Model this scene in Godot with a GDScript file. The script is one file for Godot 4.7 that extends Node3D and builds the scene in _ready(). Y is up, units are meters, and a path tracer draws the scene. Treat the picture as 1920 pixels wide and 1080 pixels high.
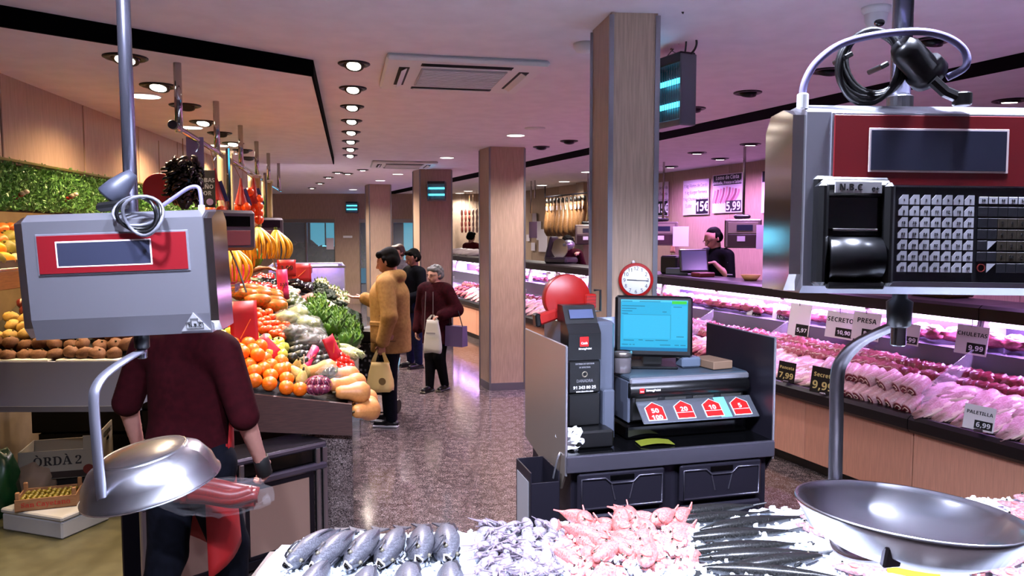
extends Node3D
# A food market hall seen over a fish counter. Plan positions are (x, forward, height); world z is minus forward.

const FOC := 1450.0
const EYE := 1.9
const CEIL := 2.9
const SOFFIT := 2.81
const PITCH := 0.07229
var mats := {}
var shapes := {}
var taken := {}
var rng := RandomNumberGenerator.new()


# ---------- places ----------
func ray(u: float, v: float) -> Vector3:
	var dx := (u - 960.0) / FOC
	var dy := -(v - 540.0) / FOC
	return Vector3(dx, dy * cos(PITCH) - sin(PITCH), -(dy * sin(PITCH) + cos(PITCH)))

func at_z(u: float, v: float, z: float) -> Vector3:
	var r := ray(u, v)
	return Vector3(0, EYE, 0) + r * (z / -r.z)

func at_h(u: float, v: float, h: float) -> Vector3:
	var r := ray(u, v)
	return Vector3(0, EYE, 0) + r * ((h - EYE) / r.y)

func pl(x: float, fwd: float, h := 0.0) -> Vector3:
	return Vector3(x, h, -fwd)

const MEAT_YAW := -1.1946
func mc(l: float, n: float, h := 0.0) -> Vector3:   # meat counter: l along it (away from the fish counter), n into it
	return Vector3(2.21 - 0.3674 * l + 0.930 * n, h, -(6.3 + 0.930 * l + 0.3674 * n))

const STALL_YAW := 1.7785
func sc(s: float, t: float, h := 0.0) -> Vector3:   # produce stall: s along the aisle, t across it
	return Vector3(-0.965 - 0.207 * s - 0.978 * t, h, -(4.6 + 0.978 * s - 0.207 * t))

func pile_h(s: float, t: float) -> float:
	var k := clampf(s / 1.5, 0.0, 1.0)
	var edge := lerpf(0.86, 0.95, k)
	var peak := lerpf(1.02, 1.43, k)
	return edge + (peak - edge) * sin(clampf(t / 0.9, 0.0, 1.0) * PI / 2.0)


# ---------- objects ----------
func numbered(called: String) -> String:
	var n: int = taken.get(called, 0)
	taken[called] = n + 1
	return called if n == 0 else "%s_%03d" % [called, n]

func tag(o: Node, label: String, category: String, group := "") -> Node:
	o.set_meta("label", label)
	o.set_meta("category", category)
	if group:
		o.set_meta("group", group)
	return o

func thing(called: String, label: String, category: String, at := Vector3.ZERO, yaw := 0.0, group := "") -> Node3D:
	var o := Node3D.new()
	o.name = numbered(called)
	add_child(o)
	o.position = at
	o.rotation.y = yaw
	tag(o, label, category, group)
	return o

func part(parent: Node, called: String, m: Mesh, mat: Material, at := Vector3.ZERO, basis := Basis()) -> MeshInstance3D:
	var o := MeshInstance3D.new()
	o.name = called
	o.mesh = m
	o.material_override = mat
	parent.add_child(o, true)
	o.transform = Transform3D(basis, at)
	return o

func single(called: String, m: Mesh, mat: Material, label: String, category: String, at := Vector3.ZERO, basis := Basis(), group := "") -> MeshInstance3D:
	var o := part(self, numbered(called), m, mat, at, basis)
	tag(o, label, category, group)
	return o

func struct(called: String, m: Mesh, mat: Material, at := Vector3.ZERO, basis := Basis()) -> MeshInstance3D:
	var o := part(self, numbered(called), m, mat, at, basis)
	o.set_meta("kind", "structure")
	return o

func stuff(o: Node) -> Node:
	o.set_meta("kind", "stuff")
	return o

func copy(o: Node3D, at: Vector3, basis: Basis, label := "") -> Node3D:
	var base: String = o.get_meta("base")
	var c: Node3D = o.duplicate()
	c.name = numbered(base)
	add_child(c)
	c.transform = Transform3D(basis, at)
	if label:
		c.set_meta("label", label)
	return c

const ORD := ["first", "second", "third", "fourth", "fifth", "sixth", "seventh", "eighth", "ninth", "tenth", "eleventh", "twelfth"]
func nth(k: int, what: String) -> String:
	return ORD[k] + " " + what

func ry(a: float) -> Basis:
	return Basis(Vector3.UP, a)

func eul(x: float, y: float, z: float) -> Basis:
	return Basis.from_euler(Vector3(x, y, z))


# ---------- meshes ----------
class MB:
	var st := SurfaceTool.new()
	func _init() -> void:
		st.begin(Mesh.PRIMITIVE_TRIANGLES)
	func add(s: PackedVector3Array, smooth := false) -> MB:
		if s.is_empty():
			return self
		var c := Vector3.ZERO
		for p in s:
			c += p
		c /= s.size()
		var vol := 0.0
		for i in range(0, s.size(), 3):
			vol += (s[i] - c).dot((s[i + 1] - c).cross(s[i + 2] - c))
		st.set_smooth_group(1 if smooth else -1)
		for i in range(0, s.size(), 3):
			st.add_vertex(s[i])
			if vol > 0.0:
				st.add_vertex(s[i + 2])
				st.add_vertex(s[i + 1])
			else:
				st.add_vertex(s[i + 1])
				st.add_vertex(s[i + 2])
		return self
	func done() -> ArrayMesh:
		st.generate_normals()
		st.index()
		return st.commit()

func moved(s: PackedVector3Array, at: Vector3, b := Basis()) -> PackedVector3Array:
	return Transform3D(b, at) * s

func one(s: PackedVector3Array, smooth := false) -> ArrayMesh:
	return MB.new().add(s, smooth).done()

func tri_out(s: PackedVector3Array, a: Vector3, b: Vector3, c: Vector3) -> void:   # convex shapes round the origin
	if (b - a).cross(c - a).dot(a + b + c) > 0.0:
		s.append_array([a, b, c])
	else:
		s.append_array([a, c, b])

func bx(size: Vector3, at := Vector3.ZERO, r := -1.0, b := Basis()) -> PackedVector3Array:
	var h := size / 2.0
	var least := minf(h.x, minf(h.y, h.z))
	r = minf(0.004, least * 0.4) if r < 0.0 else minf(r, least * 0.9)
	var s := PackedVector3Array()
	var q := [-1.0, 1.0]
	for i in 3:
		var j := (i + 1) % 3
		var k := (i + 2) % 3
		for a in q:
			var f := []
			for e in [[-1, -1], [1, -1], [1, 1], [-1, 1]]:
				var p := Vector3.ZERO
				p[i] = a * h[i]
				p[j] = e[0] * (h[j] - r)
				p[k] = e[1] * (h[k] - r)
				f.append(p)
			tri_out(s, f[0], f[1], f[2])
			tri_out(s, f[0], f[2], f[3])
			for c in q:
				var g := []
				for e in q:
					var p := Vector3.ZERO
					p[i] = a * h[i]
					p[j] = c * (h[j] - r)
					p[k] = e * (h[k] - r)
					var o := Vector3.ZERO
					o[i] = a * (h[i] - r)
					o[j] = c * h[j]
					o[k] = e * (h[k] - r)
					g.append(p)
					g.append(o)
				tri_out(s, g[0], g[1], g[3])
				tri_out(s, g[0], g[3], g[2])
	for a in q:
		for c in q:
			for e in q:
				tri_out(s, Vector3(a * h.x, c * (h.y - r), e * (h.z - r)), Vector3(a * (h.x - r), c * h.y, e * (h.z - r)), Vector3(a * (h.x - r), c * (h.y - r), e * h.z))
	return moved(s, at, b)

func box(size: Vector3, r := -1.0) -> ArrayMesh:
	var key := "box%s%s" % [size, r]
	if not shapes.has(key):
		shapes[key] = one(bx(size, Vector3.ZERO, r))
	return shapes[key]

func prism(poly: PackedVector2Array, y0: float, y1: float) -> PackedVector3Array:   # (x, z) outline, y from y0 to y1
	var s := PackedVector3Array()
	var n := poly.size()
	var idx := Geometry2D.triangulate_polygon(poly)
	for i in range(0, idx.size(), 3):
		var a := poly[idx[i]]
		var b := poly[idx[i + 1]]
		var c := poly[idx[i + 2]]
		if (b - a).cross(c - a) > 0.0:
			var t := b
			b = c
			c = t
		s.append_array([Vector3(a.x, y1, a.y), Vector3(b.x, y1, b.y), Vector3(c.x, y1, c.y)])
		s.append_array([Vector3(a.x, y0, a.y), Vector3(c.x, y0, c.y), Vector3(b.x, y0, b.y)])
	var cw := Geometry2D.is_polygon_clockwise(poly)
	for i in n:
		var a := poly[i]
		var b := poly[(i + 1) % n]
		if cw:
			var t := a
			a = b
			b = t
		var lo_a := Vector3(a.x, y0, a.y)
		var lo_b := Vector3(b.x, y0, b.y)
		s.append_array([lo_a, Vector3(a.x, y1, a.y), Vector3(b.x, y1, b.y), lo_a, Vector3(b.x, y1, b.y), lo_b])
	return s

func plan(pts: Array, y0: float, y1: float) -> PackedVector3Array:   # plan outline as [x, forward] pairs
	var p := PackedVector2Array()
	for q in pts:
		p.append(Vector2(q[0], -q[1]))
	return prism(p, y0, y1)

func extrude(pts: Array, depth: float) -> PackedVector3Array:   # (x, y) outline, z from -depth / 2 to depth / 2
	var p := PackedVector2Array()
	for q in pts:
		p.append(Vector2(q[0], q[1]))
	return Transform3D(Basis(Vector3(1, 0, 0), Vector3(0, 0, 1), Vector3(0, 1, 0)), Vector3.ZERO) * prism(p, -depth / 2, depth / 2)

func lathe(prof: Array, seg := 20) -> PackedVector3Array:   # [radius, y]
	var s := PackedVector3Array()
	for i in prof.size() - 1:
		for k in seg:
			var a0 := TAU * k / seg
			var a1 := TAU * (k + 1) / seg
			var p := Vector3(prof[i][0] * cos(a0), prof[i][1], prof[i][0] * sin(a0))
			var q := Vector3(prof[i][0] * cos(a1), prof[i][1], prof[i][0] * sin(a1))
			var r := Vector3(prof[i + 1][0] * cos(a0), prof[i + 1][1], prof[i + 1][0] * sin(a0))
			var t := Vector3(prof[i + 1][0] * cos(a1), prof[i + 1][1], prof[i + 1][0] * sin(a1))
			if prof[i][0] > 1e-5:
				s.append_array([p, q, t])
			if prof[i + 1][0] > 1e-5:
				s.append_array([p, t, r])
	return s

func cyl(r: float, h: float, seg := 20) -> PackedVector3Array:
	var c := minf(0.002, minf(r, h) * 0.2)
	return lathe([[0, -h / 2], [r - c, -h / 2], [r, -h / 2 + c], [r, h / 2 - c], [r - c, h / 2], [0, h / 2]], seg)

func rings(rows: Array, caps := true, closed := false) -> PackedVector3Array:   # rows of points, each a closed loop of the same count
	var s := PackedVector3Array()
	var n: int = rows[0].size()
	for i in (rows.size() if closed else rows.size() - 1):
		var a: PackedVector3Array = rows[i]
		var b: PackedVector3Array = rows[(i + 1) % rows.size()]
		for k in n:
			var m := (k + 1) % n
			s.append_array([a[k], a[m], b[m], a[k], b[m], b[k]])
	if caps and not closed:
		for e in 2:
			var r: PackedVector3Array = rows[0] if e == 0 else rows[-1]
			var c := Vector3.ZERO
			for p in r:
				c += p
			c /= n
			for k in n:
				if e == 0:
					s.append_array([c, r[(k + 1) % n], r[k]])
				else:
					s.append_array([c, r[k], r[(k + 1) % n]])
	return s

func tube(path: Array, r: float, seg := 8, closed := false, r_end := -1.0) -> PackedVector3Array:
	var rows := []
	var n := path.size()
	var up := Vector3.ZERO
	for i in n:
		var p: Vector3 = path[i]
		var before: Vector3 = path[(i - 1 + n) % n] if closed or i > 0 else p
		var after: Vector3 = path[(i + 1) % n] if closed or i < n - 1 else p
		var d := (after - before).normalized()
		if up == Vector3.ZERO:
			up = d.cross(Vector3(0.31, 0.9, 0.17)).normalized()
		up = (up - d * up.dot(d)).normalized()
		var side := d.cross(up)
		var rr := r if r_end < 0.0 else lerpf(r, r_end, float(i) / (n - 1))
		var row := PackedVector3Array()
		for k in seg:
			row.append(p + (up * cos(TAU * k / seg) + side * sin(TAU * k / seg)) * rr)
		rows.append(row)
	return rings(rows, true, closed)

func bar(a: Vector3, b: Vector3, r: float, seg := 10) -> PackedVector3Array:
	return tube([a, b], r, seg)

func curve(pts: Array, n := 6) -> Array:   # Catmull-Rom through the points
	var out := []
	for i in pts.size() - 1:
		var a: Vector3 = pts[maxi(i - 1, 0)]
		var b: Vector3 = pts[i]
		var c: Vector3 = pts[i + 1]
		var d: Vector3 = pts[mini(i + 2, pts.size() - 1)]
		for k in n:
			out.append(b.cubic_interpolate(c, a, d, float(k) / n))
	out.append(pts[-1])
	return out

func ball(r: Vector3, seg := 14, rows := 9, bump := 0.0, freq := 3.0, sd := 1) -> PackedVector3Array:
	var noise := FastNoiseLite.new()
	noise.seed = sd
	noise.frequency = freq
	var grid := []
	for i in range(rows + 1):
		var a := PI * i / rows
		var row := PackedVector3Array()
		for k in seg:
			var b := TAU * k / seg
			var d := Vector3(sin(a) * cos(b), cos(a), sin(a) * sin(b))
			row.append(d * r * (1.0 + bump * noise.get_noise_3dv(d)))
		grid.append(row)
	var s := PackedVector3Array()
	for i in rows:
		for k in seg:
			var m := (k + 1) % seg
			if i > 0:
				s.append_array([grid[i][k], grid[i][m], grid[i + 1][m]])
			if i < rows - 1:
				s.append_array([grid[i][k], grid[i + 1][m], grid[i + 1][k]])
	return s

func sheet(nx: int, ny: int, f: Callable, thick := 0.002) -> PackedVector3Array:   # a bent sheet with thickness, f(u, v) -> point
	var top := []
	for j in range(ny + 1):
		var row := PackedVector3Array()
		for i in range(nx + 1):
			row.append(f.call(float(i) / nx, float(j) / ny))
		top.append(row)
	var s := PackedVector3Array()
	var low := []
	for j in range(ny + 1):
		var row := PackedVector3Array()
		for i in range(nx + 1):
			var du: Vector3 = top[j][mini(i + 1, nx)] - top[j][maxi(i - 1, 0)]
			var dv: Vector3 = top[mini(j + 1, ny)][i] - top[maxi(j - 1, 0)][i]
			row.append(top[j][i] + du.cross(dv).normalized() * thick)
		low.append(row)
	for j in ny:
		for i in nx:
			s.append_array([top[j][i], top[j][i + 1], top[j + 1][i + 1], top[j][i], top[j + 1][i + 1], top[j + 1][i]])
			s.append_array([low[j][i], low[j + 1][i + 1], low[j][i + 1], low[j][i], low[j + 1][i], low[j + 1][i + 1]])
	for j in ny:
		s.append_array([top[j][0], top[j + 1][0], low[j + 1][0], top[j][0], low[j + 1][0], low[j][0]])
		s.append_array([top[j][nx], low[j + 1][nx], top[j + 1][nx], top[j][nx], low[j][nx], low[j + 1][nx]])
	for i in nx:
		s.append_array([top[0][i], low[0][i + 1], top[0][i + 1], top[0][i], low[0][i], low[0][i + 1]])
		s.append_array([top[ny][i], top[ny][i + 1], low[ny][i + 1], top[ny][i], low[ny][i + 1], low[ny][i]])
	return s

func text_mesh(words: String, size: float, depth := 0.001, face := "Droid Sans", bold := true) -> TextMesh:
	var f := SystemFont.new()
	f.font_names = PackedStringArray([face])
	f.font_weight = 700 if bold else 400
	var t := TextMesh.new()
	t.font = f
	t.text = words
	t.font_size = 32
	t.pixel_size = size / 24.0
	t.depth = depth
	t.curve_step = 3.0
	return t

func letters(parent: Node, words: String, size: float, mat: Material, at: Vector3, basis := Basis(), face := "Droid Sans", bold := true) -> MeshInstance3D:
	return part(parent, "lettering", text_mesh(words, size, 0.001, face, bold), mat, at, basis)


# ---------- materials ----------
func mt(called: String, c := Color.WHITE, rough := 0.6, metal := 0.0, more := {}) -> StandardMaterial3D:
	if mats.has(called):
		return mats[called]
	var m := StandardMaterial3D.new()
	m.resource_name = called
	m.albedo_color = c
	m.roughness = rough
	m.metallic = metal
	for k in more:
		m.set(k, more[k])
	mats[called] = m
	return m

func glow(called: String, c: Color, energy: float) -> StandardMaterial3D:
	return mt(called, c, 0.4, 0.0, {"emission_enabled": true, "emission": c, "emission_energy_multiplier": energy})

func noise_tex(freq: float, cols: Array, stops: Array, kind := FastNoiseLite.TYPE_SIMPLEX_SMOOTH, octaves := 3, hard := false, size := 512) -> NoiseTexture2D:
	var n := FastNoiseLite.new()
	n.noise_type = kind
	n.frequency = freq
	n.fractal_octaves = octaves
	n.seed = int(freq * 1000.0) + cols.size()
	if kind == FastNoiseLite.TYPE_CELLULAR:
		n.cellular_return_type = FastNoiseLite.RETURN_CELL_VALUE
		n.fractal_type = FastNoiseLite.FRACTAL_NONE
	var g := Gradient.new()
	g.offsets = PackedFloat32Array(stops)
	g.colors = PackedColorArray(cols)
	if hard:
		g.interpolation_mode = Gradient.GRADIENT_INTERPOLATE_CONSTANT
	var t := NoiseTexture2D.new()
	t.width = size
	t.height = size
	t.seamless = true
	t.noise = n
	t.color_ramp = g
	return t

func grained(called: String, a: Color, b: Color, scale: Vector3, rough := 0.5, freq := 0.02, world := true, bump := 0.0) -> StandardMaterial3D:
	if mats.has(called):
		return mats[called]
	var m := mt(called, Color.WHITE, rough)
	m.albedo_texture = noise_tex(freq, [a, a.lerp(b, 0.55), b], [0.25, 0.55, 0.8])
	m.uv1_triplanar = true
	m.uv1_world_triplanar = world
	m.uv1_scale = scale
	if bump > 0.0:
		m.heightmap_enabled = true
		m.heightmap_texture = m.albedo_texture
		m.heightmap_scale = bump
	return m


# ---------- soft bodies: capsules joined by a smooth minimum, meshed as surface nets ----------
func cap(a: Vector3, b: Vector3, ra: float, rb: float, flat := 1.0) -> Array:
	return [a, b, ra, rb, flat]

func blend(caps: Array, cell: float, k: float, cut := -1e6) -> PackedVector3Array:   # cut: nothing below this height
	var lo := Vector3.ONE * 1e6
	var hi := -lo
	for c in caps:
		var r := maxf(c[2], c[3]) * maxf(1.0, c[4]) + k + cell * 2.0
		lo = lo.min(c[0] - Vector3.ONE * r).min(c[1] - Vector3.ONE * r)
		hi = hi.max(c[0] + Vector3.ONE * r).max(c[1] + Vector3.ONE * r)
	var nx := int((hi.x - lo.x) / cell) + 2
	var ny := int((hi.y - lo.y) / cell) + 2
	var nz := int((hi.z - lo.z) / cell) + 2
	var f := PackedFloat32Array()
	f.resize(nx * ny * nz)
	f.fill(1.0)
	for c in caps:
		var flat: float = c[4]
		var a: Vector3 = c[0]
		var b: Vector3 = c[1]
		var ra: float = c[2]
		var dr: float = c[3] - ra
		var reach := maxf(c[2], c[3]) * maxf(1.0, flat) + k + cell * 2.0
		var p0 := ((a.min(b) - Vector3.ONE * reach) - lo) / cell
		var p1 := ((a.max(b) + Vector3.ONE * reach) - lo) / cell
		var sq := Vector3(1, 1, 1.0 / flat)
		var shrink := minf(1.0, flat)
		var a2 := a * sq
		var ab := (b - a) * sq
		var ll := maxf(ab.length_squared(), 1e-9)
		for z in range(maxi(0, int(p0.z)), mini(nz, int(p1.z) + 2)):
			var pz := (lo.z + z * cell) / flat
			for y in range(maxi(0, int(p0.y)), mini(ny, int(p1.y) + 2)):
				var at := (z * ny + y) * nx
				var py := lo.y + y * cell
				for x in range(maxi(0, int(p0.x)), mini(nx, int(p1.x) + 2)):
					var ap := Vector3(lo.x + x * cell, py, pz) - a2
					var t := clampf(ap.dot(ab) / ll, 0.0, 1.0)
					var d := ((ap - ab * t).length() - ra - dr * t) * shrink
					var e := f[at + x]
					var m := k - absf(d - e)
					if m > 0.0:
						f[at + x] = minf(d, e) - m * m * 0.25 / k
					elif d < e:
						f[at + x] = d
	for y in ny:
		var below := cut - (lo.y + y * cell)
		if below < -cell * 3.0:
			break
		for z in nz:
			var row := (z * ny + y) * nx
			for x in nx:
				f[row + x] = maxf(f[row + x], below)
	var vert := {}
	var s := PackedVector3Array()
	var sy := nx
	var sz := nx * ny
	var lim := cell * 1.9
	for z in nz - 1:
		for y in ny - 1:
			var at := z * sz + y * sy
			for x in nx - 1:
				var f0 := f[at + x]
				if f0 > lim or f0 < -lim:
					continue
				var i := at + x
				var v := [f0, f[i + 1], f[i + sy], f[i + sy + 1], f[i + sz], f[i + sz + 1], f[i + sz + sy], f[i + sz + sy + 1]]
				var neg := 0
				for q in v:
					if q < 0.0:
						neg += 1
				if neg == 0 or neg == 8:
					continue
				var sum := Vector3.ZERO
				var n := 0
				for e in EDGES:
					var d0: float = v[e[0]]
					var d1: float = v[e[1]]
					if (d0 < 0.0) != (d1 < 0.0):
						var t := d0 / (d0 - d1)
						var pa := Vector3(e[0] & 1, (e[0] >> 1) & 1, e[0] >> 2)
						var pb := Vector3(e[1] & 1, (e[1] >> 1) & 1, e[1] >> 2)
						sum += pa.lerp(pb, t)
						n += 1
				vert[i] = lo + (Vector3(x, y, z) + sum / n) * cell
	for i in vert:
		var step := [1, sy, sz]
		for ax in 3:
			var d: int = step[ax]
			var u: int = step[(ax + 1) % 3]
			var w: int = step[(ax + 2) % 3]
			if (f[i] < 0.0) == (f[i + d] < 0.0):
				continue
			if not (vert.has(i - u) and vert.has(i - w) and vert.has(i - u - w)):
				continue
			var p: Vector3 = vert[i]
			var q: Vector3 = vert[i - u]
			var r: Vector3 = vert[i - u - w]
			var t: Vector3 = vert[i - w]
			if f[i] < 0.0:
				s.append_array([p, q, r, p, r, t])
			else:
				s.append_array([p, r, q, p, t, r])
	return s

const EDGES := [[0, 1], [2, 3], [4, 5], [6, 7], [0, 2], [1, 3], [4, 6], [5, 7], [0, 4], [1, 5], [2, 6], [3, 7]]


# ---------- scene ----------
func _ready() -> void:
	rng.seed = 7
	set_view()
	build_shell()
	build_columns()
	build_ceiling_fittings()
	build_meat_counter()
	build_scales()
	build_fish_counter()
	build_till()
	build_stall()
	build_produce()
	build_wall_display()
	build_store()
	build_meat()
	build_people()
	build_hanging()
	build_meat_side()
	build_far_end()

func set_view() -> void:
	var cam := Camera3D.new()
	cam.name = "camera"
	cam.fov = rad_to_deg(2.0 * atan(540.0 / FOC))
	cam.near = 0.05
	cam.far = 200.0
	add_child(cam)
	cam.position = Vector3(0, EYE, 0)
	cam.rotation.x = -PITCH
	cam.current = true
	var env := Environment.new()
	env.background_mode = Environment.BG_COLOR
	env.background_color = Color(0.03, 0.045, 0.07)
	env.tonemap_mode = Environment.TONE_MAPPER_LINEAR
	env.tonemap_exposure = 1.15
	env.sdfgi_enabled = true
	env.ssao_enabled = true
	env.ssil_enabled = true
	var we := WorldEnvironment.new()
	we.name = "surroundings"
	we.environment = env
	add_child(we)
	# fish counter lamps, over the ice and behind the view
	for k in 4:
		fish_lamp(-0.75 + 0.75 * k, 1.2)

func fish_lamp(x: float, fwd: float) -> void:
	var t := thing("fish_counter_lamp", "white recessed spotlight in the ceiling above the ice", "lamp", pl(x, fwd, CEIL), 0.0, "spotlights over the fish counter")
	part(t, "housing", one(lathe([[0.06, -0.004], [0.095, -0.004], [0.095, -0.012], [0.07, -0.02], [0.06, -0.004]], 24), true), mt("black_plastic", Color(0.03, 0.03, 0.035), 0.4))
	part(t, "lamp_face", one(cyl(0.06, 0.006)), glow("lamp_white", Color(0.97, 0.98, 1.0), 6.0), Vector3(0, -0.008, 0))
	var l := SpotLight3D.new()
	l.name = "fish_spot_light"
	l.light_color = Color(0.86, 0.89, 1.0)
	l.light_energy = 11.0
	l.light_size = 0.06
	l.spot_angle = 52.0
	l.spot_angle_attenuation = 0.6
	l.spot_range = 30.0
	l.spot_attenuation = 2.0
	l.shadow_enabled = true
	t.add_child(l)
	l.position = Vector3(0, -0.03, 0)
	l.rotation = Vector3(-PI / 2 + 0.4, 0, 0)

func area(parent: Node, called: String, at: Vector3, basis: Basis, size: Vector2, c: Color, energy: float) -> AreaLight3D:
	var l := AreaLight3D.new()
	l.name = called
	l.area_size = size
	l.light_color = c
	l.light_energy = energy
	l.area_range = 30.0
	l.area_attenuation = 2.0
	l.area_normalize_energy = true
	l.shadow_enabled = true
	parent.add_child(l, true)
	l.transform = Transform3D(basis, at)
	return l

func wood_panel_mat(k: int) -> StandardMaterial3D:
	var tones := [Color(0.66, 0.56, 0.48), Color(0.69, 0.585, 0.51), Color(0.63, 0.53, 0.455)]
	var c: Color = tones[k % 3]
	return grained("oak_panel_%d" % (k % 3), c, c * 0.86, Vector3(5, 0.25, 5), 0.38, 0.03)

func build_shell() -> void:
	# granite floor
	var g := mt("granite", Color.WHITE, 0.12)
	g.albedo_texture = noise_tex(0.16, [Color(0.1, 0.09, 0.09), Color(0.3, 0.26, 0.255), Color(0.41, 0.355, 0.35), Color(0.5, 0.445, 0.435), Color(0.64, 0.59, 0.58)], [0.0, 0.2, 0.45, 0.7, 0.9], FastNoiseLite.TYPE_CELLULAR, 1, true, 1024)
	g.uv1_triplanar = true
	g.uv1_world_triplanar = true
	g.uv1_scale = Vector3.ONE * 1.5
	g.detail_enabled = true
	g.detail_blend_mode = BaseMaterial3D.BLEND_MODE_MUL
	g.detail_albedo = noise_tex(0.012, [Color(0.82, 0.8, 0.8), Color(1, 1, 1)], [0.3, 0.7])
	struct("floor", one(plan([[-9, -3], [9.5, -3], [9.5, 20.6], [-9, 20.6]], -0.2, 0.0)), g)
	struct("floor_storeroom", one(plan([[-4.4, 3.9], [-2.0, 4.12], [-2.12, 6.9], [-4.4, 6.9]], 0.0, 0.02)), grained("beige_vinyl", Color(0.32, 0.31, 0.22), Color(0.27, 0.26, 0.18), Vector3.ONE * 0.6, 0.35, 0.02))
	var white := grained("ceiling_paint", Color(0.86, 0.84, 0.85), Color(0.83, 0.81, 0.82), Vector3.ONE * 0.4, 0.75, 0.02)
	struct("ceiling", one(plan([[-9, -3], [9.5, -3], [9.5, 20.6], [-9, 20.6]], CEIL, CEIL + 0.15)), white)
	var black := mt("black_paint", Color(0.012, 0.012, 0.016), 0.9, 0.0, {"metallic_specular": 0.1})
	# lowered ceiling over the produce, with its black fascia
	struct("ceiling_lowered", one(plan([[-1.175, 4.61], [-5.0, 0.785], [-5.0, 10.5], [-2.41, 10.5]], SOFFIT, CEIL)), white)
	struct("trim_1", one(plan([[-1.158, 4.593], [-5.0, 0.751], [-5.0, 0.785], [-1.175, 4.612]], SOFFIT - 0.002, CEIL)), black)
	struct("trim_2", one(plan([[-1.158, 4.593], [-2.395, 10.51], [-2.41, 10.51], [-1.175, 4.61]], SOFFIT - 0.002, CEIL)), black)
	# black slot in the ceiling over the meat counter
	var a := mc(-9, -0.1)
	var b := mc(16, -0.1)
	var c := mc(16, 0.26)
	var d := mc(-9, 0.26)
	struct("trim_3", one(plan([[a.x, -a.z], [b.x, -b.z], [c.x, -c.z], [d.x, -d.z]], CEIL - 0.006, CEIL)), black)
	var cream := grained("cream_wall", Color(0.7, 0.64, 0.55), Color(0.66, 0.6, 0.51), Vector3.ONE * 0.5, 0.6, 0.02)
	# upper produce wall: oak panels over a void where the shelves stand
	var wl := struct("wall_left", one(plan([[-2.63, 2.0], [-3.0, 2.0], [-4.2, 11.0], [-3.83, 11.0]], 2.33, SOFFIT)), mt("panel_backing", Color(0.1, 0.07, 0.05), 0.8))
	for k in 8:
		var z0 := 2.22 + 1.14 * k
		var x0 := -2.949 - 0.134 * (z0 - 4.532)
		part(wl, "panel", one(bx(Vector3(1.132, 0.52, 0.02))), wood_panel_mat(k), pl(x0 - 0.076, z0 + 0.57, 2.56), ry(PI / 2 + 0.1332))
	struct("wall_left_lower", one(plan([[-3.3, 2.0], [-3.6, 2.0], [-4.85, 11.0], [-4.55, 11.0]], 0.0, 2.34)), grained("taupe_wall", Color(0.4, 0.34, 0.27), Color(0.36, 0.3, 0.24), Vector3.ONE * 0.5, 0.7, 0.02))
	struct("wall_left_near", one(plan([[-5.2, -1.6], [-5.0, -1.6], [-5.0, 2.0], [-5.2, 2.0]], 0.0, CEIL)), cream)
	struct("wall_left_return", one(plan([[-5.2, 1.9], [-3.0, 1.9], [-3.0, 2.0], [-5.2, 2.0]], 0.0, CEIL)), cream)
	struct("wall_left_end", one(plan([[-8.0, 11.0], [-3.8, 11.0], [-3.8, 11.1], [-8.0, 11.1]], 0.0, CEIL)), cream)
	struct("wall_left_far", one(plan([[-8.0, 11.0], [-7.8, 11.0], [-7.8, 20.6], [-8.0, 20.6]], 0.0, CEIL)), cream)
	struct("wall_back", one(plan([[-5.2, -1.8], [9.0, -1.8], [9.0, -1.6], [-5.2, -1.6]], 0.0, CEIL)), grained("white_tile_wall", Color(0.8, 0.8, 0.8), Color(0.76, 0.76, 0.77), Vector3.ONE * 0.5, 0.4, 0.02))
	# meat wall of oak panels
	var p0 := mc(-9, 2.92)
	var p1 := mc(16.5, 2.92)
	var p2 := mc(16.5, 3.1)
	var p3 := mc(-9, 3.1)
	var wr := struct("wall_right", one(plan([[p0.x, -p0.z], [p1.x, -p1.z], [p2.x, -p2.z], [p3.x, -p3.z]], 0.0, CEIL)), mt("panel_backing", Color(0.1, 0.07, 0.05), 0.8))
	for k in 17:
		part(wr, "panel", one(bx(Vector3(1.494, CEIL - 0.2, 0.02))), wood_panel_mat(k + 1), mc(-8.2 + 1.5 * k, 2.905, 0.2 + (CEIL - 0.2) / 2), ry(MEAT_YAW))
	for l in [2.95, 9.1]:
		part(wr, "pilaster", one(bx(Vector3(0.34, CEIL - 0.2, 0.22))), wood_panel_mat(2), mc(l, 2.8, 0.2 + (CEIL - 0.2) / 2), ry(MEAT_YAW))
	# raised floor behind the counter
	var q0 := mc(-9, 1.1)
	var q1 := mc(16.5, 1.1)
	struct("floor_raised", one(plan([[q0.x, -q0.z], [q1.x, -q1.z], [p1.x, -p1.z], [p0.x, -p0.z]], 0.0, 0.22)), mt("grey_vinyl", Color(0.3, 0.29, 0.3), 0.5))
	# far wall with its glazed openings
	var zf := 20.4
	var far := struct("wall_far", one(plan([[-8.0, zf], [0.6, zf], [0.6, zf + 0.2], [-8.0, zf + 0.2]], 2.24, CEIL)), wood_panel_mat(0))
	for w in [[-8.0, -6.2], [-4.66, -4.02], [-3.72, -3.15], [-2.45, 0.6]]:
		part(far, "panel", one(plan([[w[0], zf], [w[1], zf], [w[1], zf + 0.2], [w[0], zf + 0.2]], 0.0, 2.24)), wood_panel_mat(int(w[0] * 3.0) + 40))
	var steel := mt("brushed_steel", Color(0.62, 0.62, 0.64), 0.32, 1.0)
	var pane := mt("clear_glass", Color(0.9, 0.95, 1.0, 0.12), 0.03, 0.0, {"transparency": BaseMaterial3D.TRANSPARENCY_ALPHA})
	var n := 1
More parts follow.
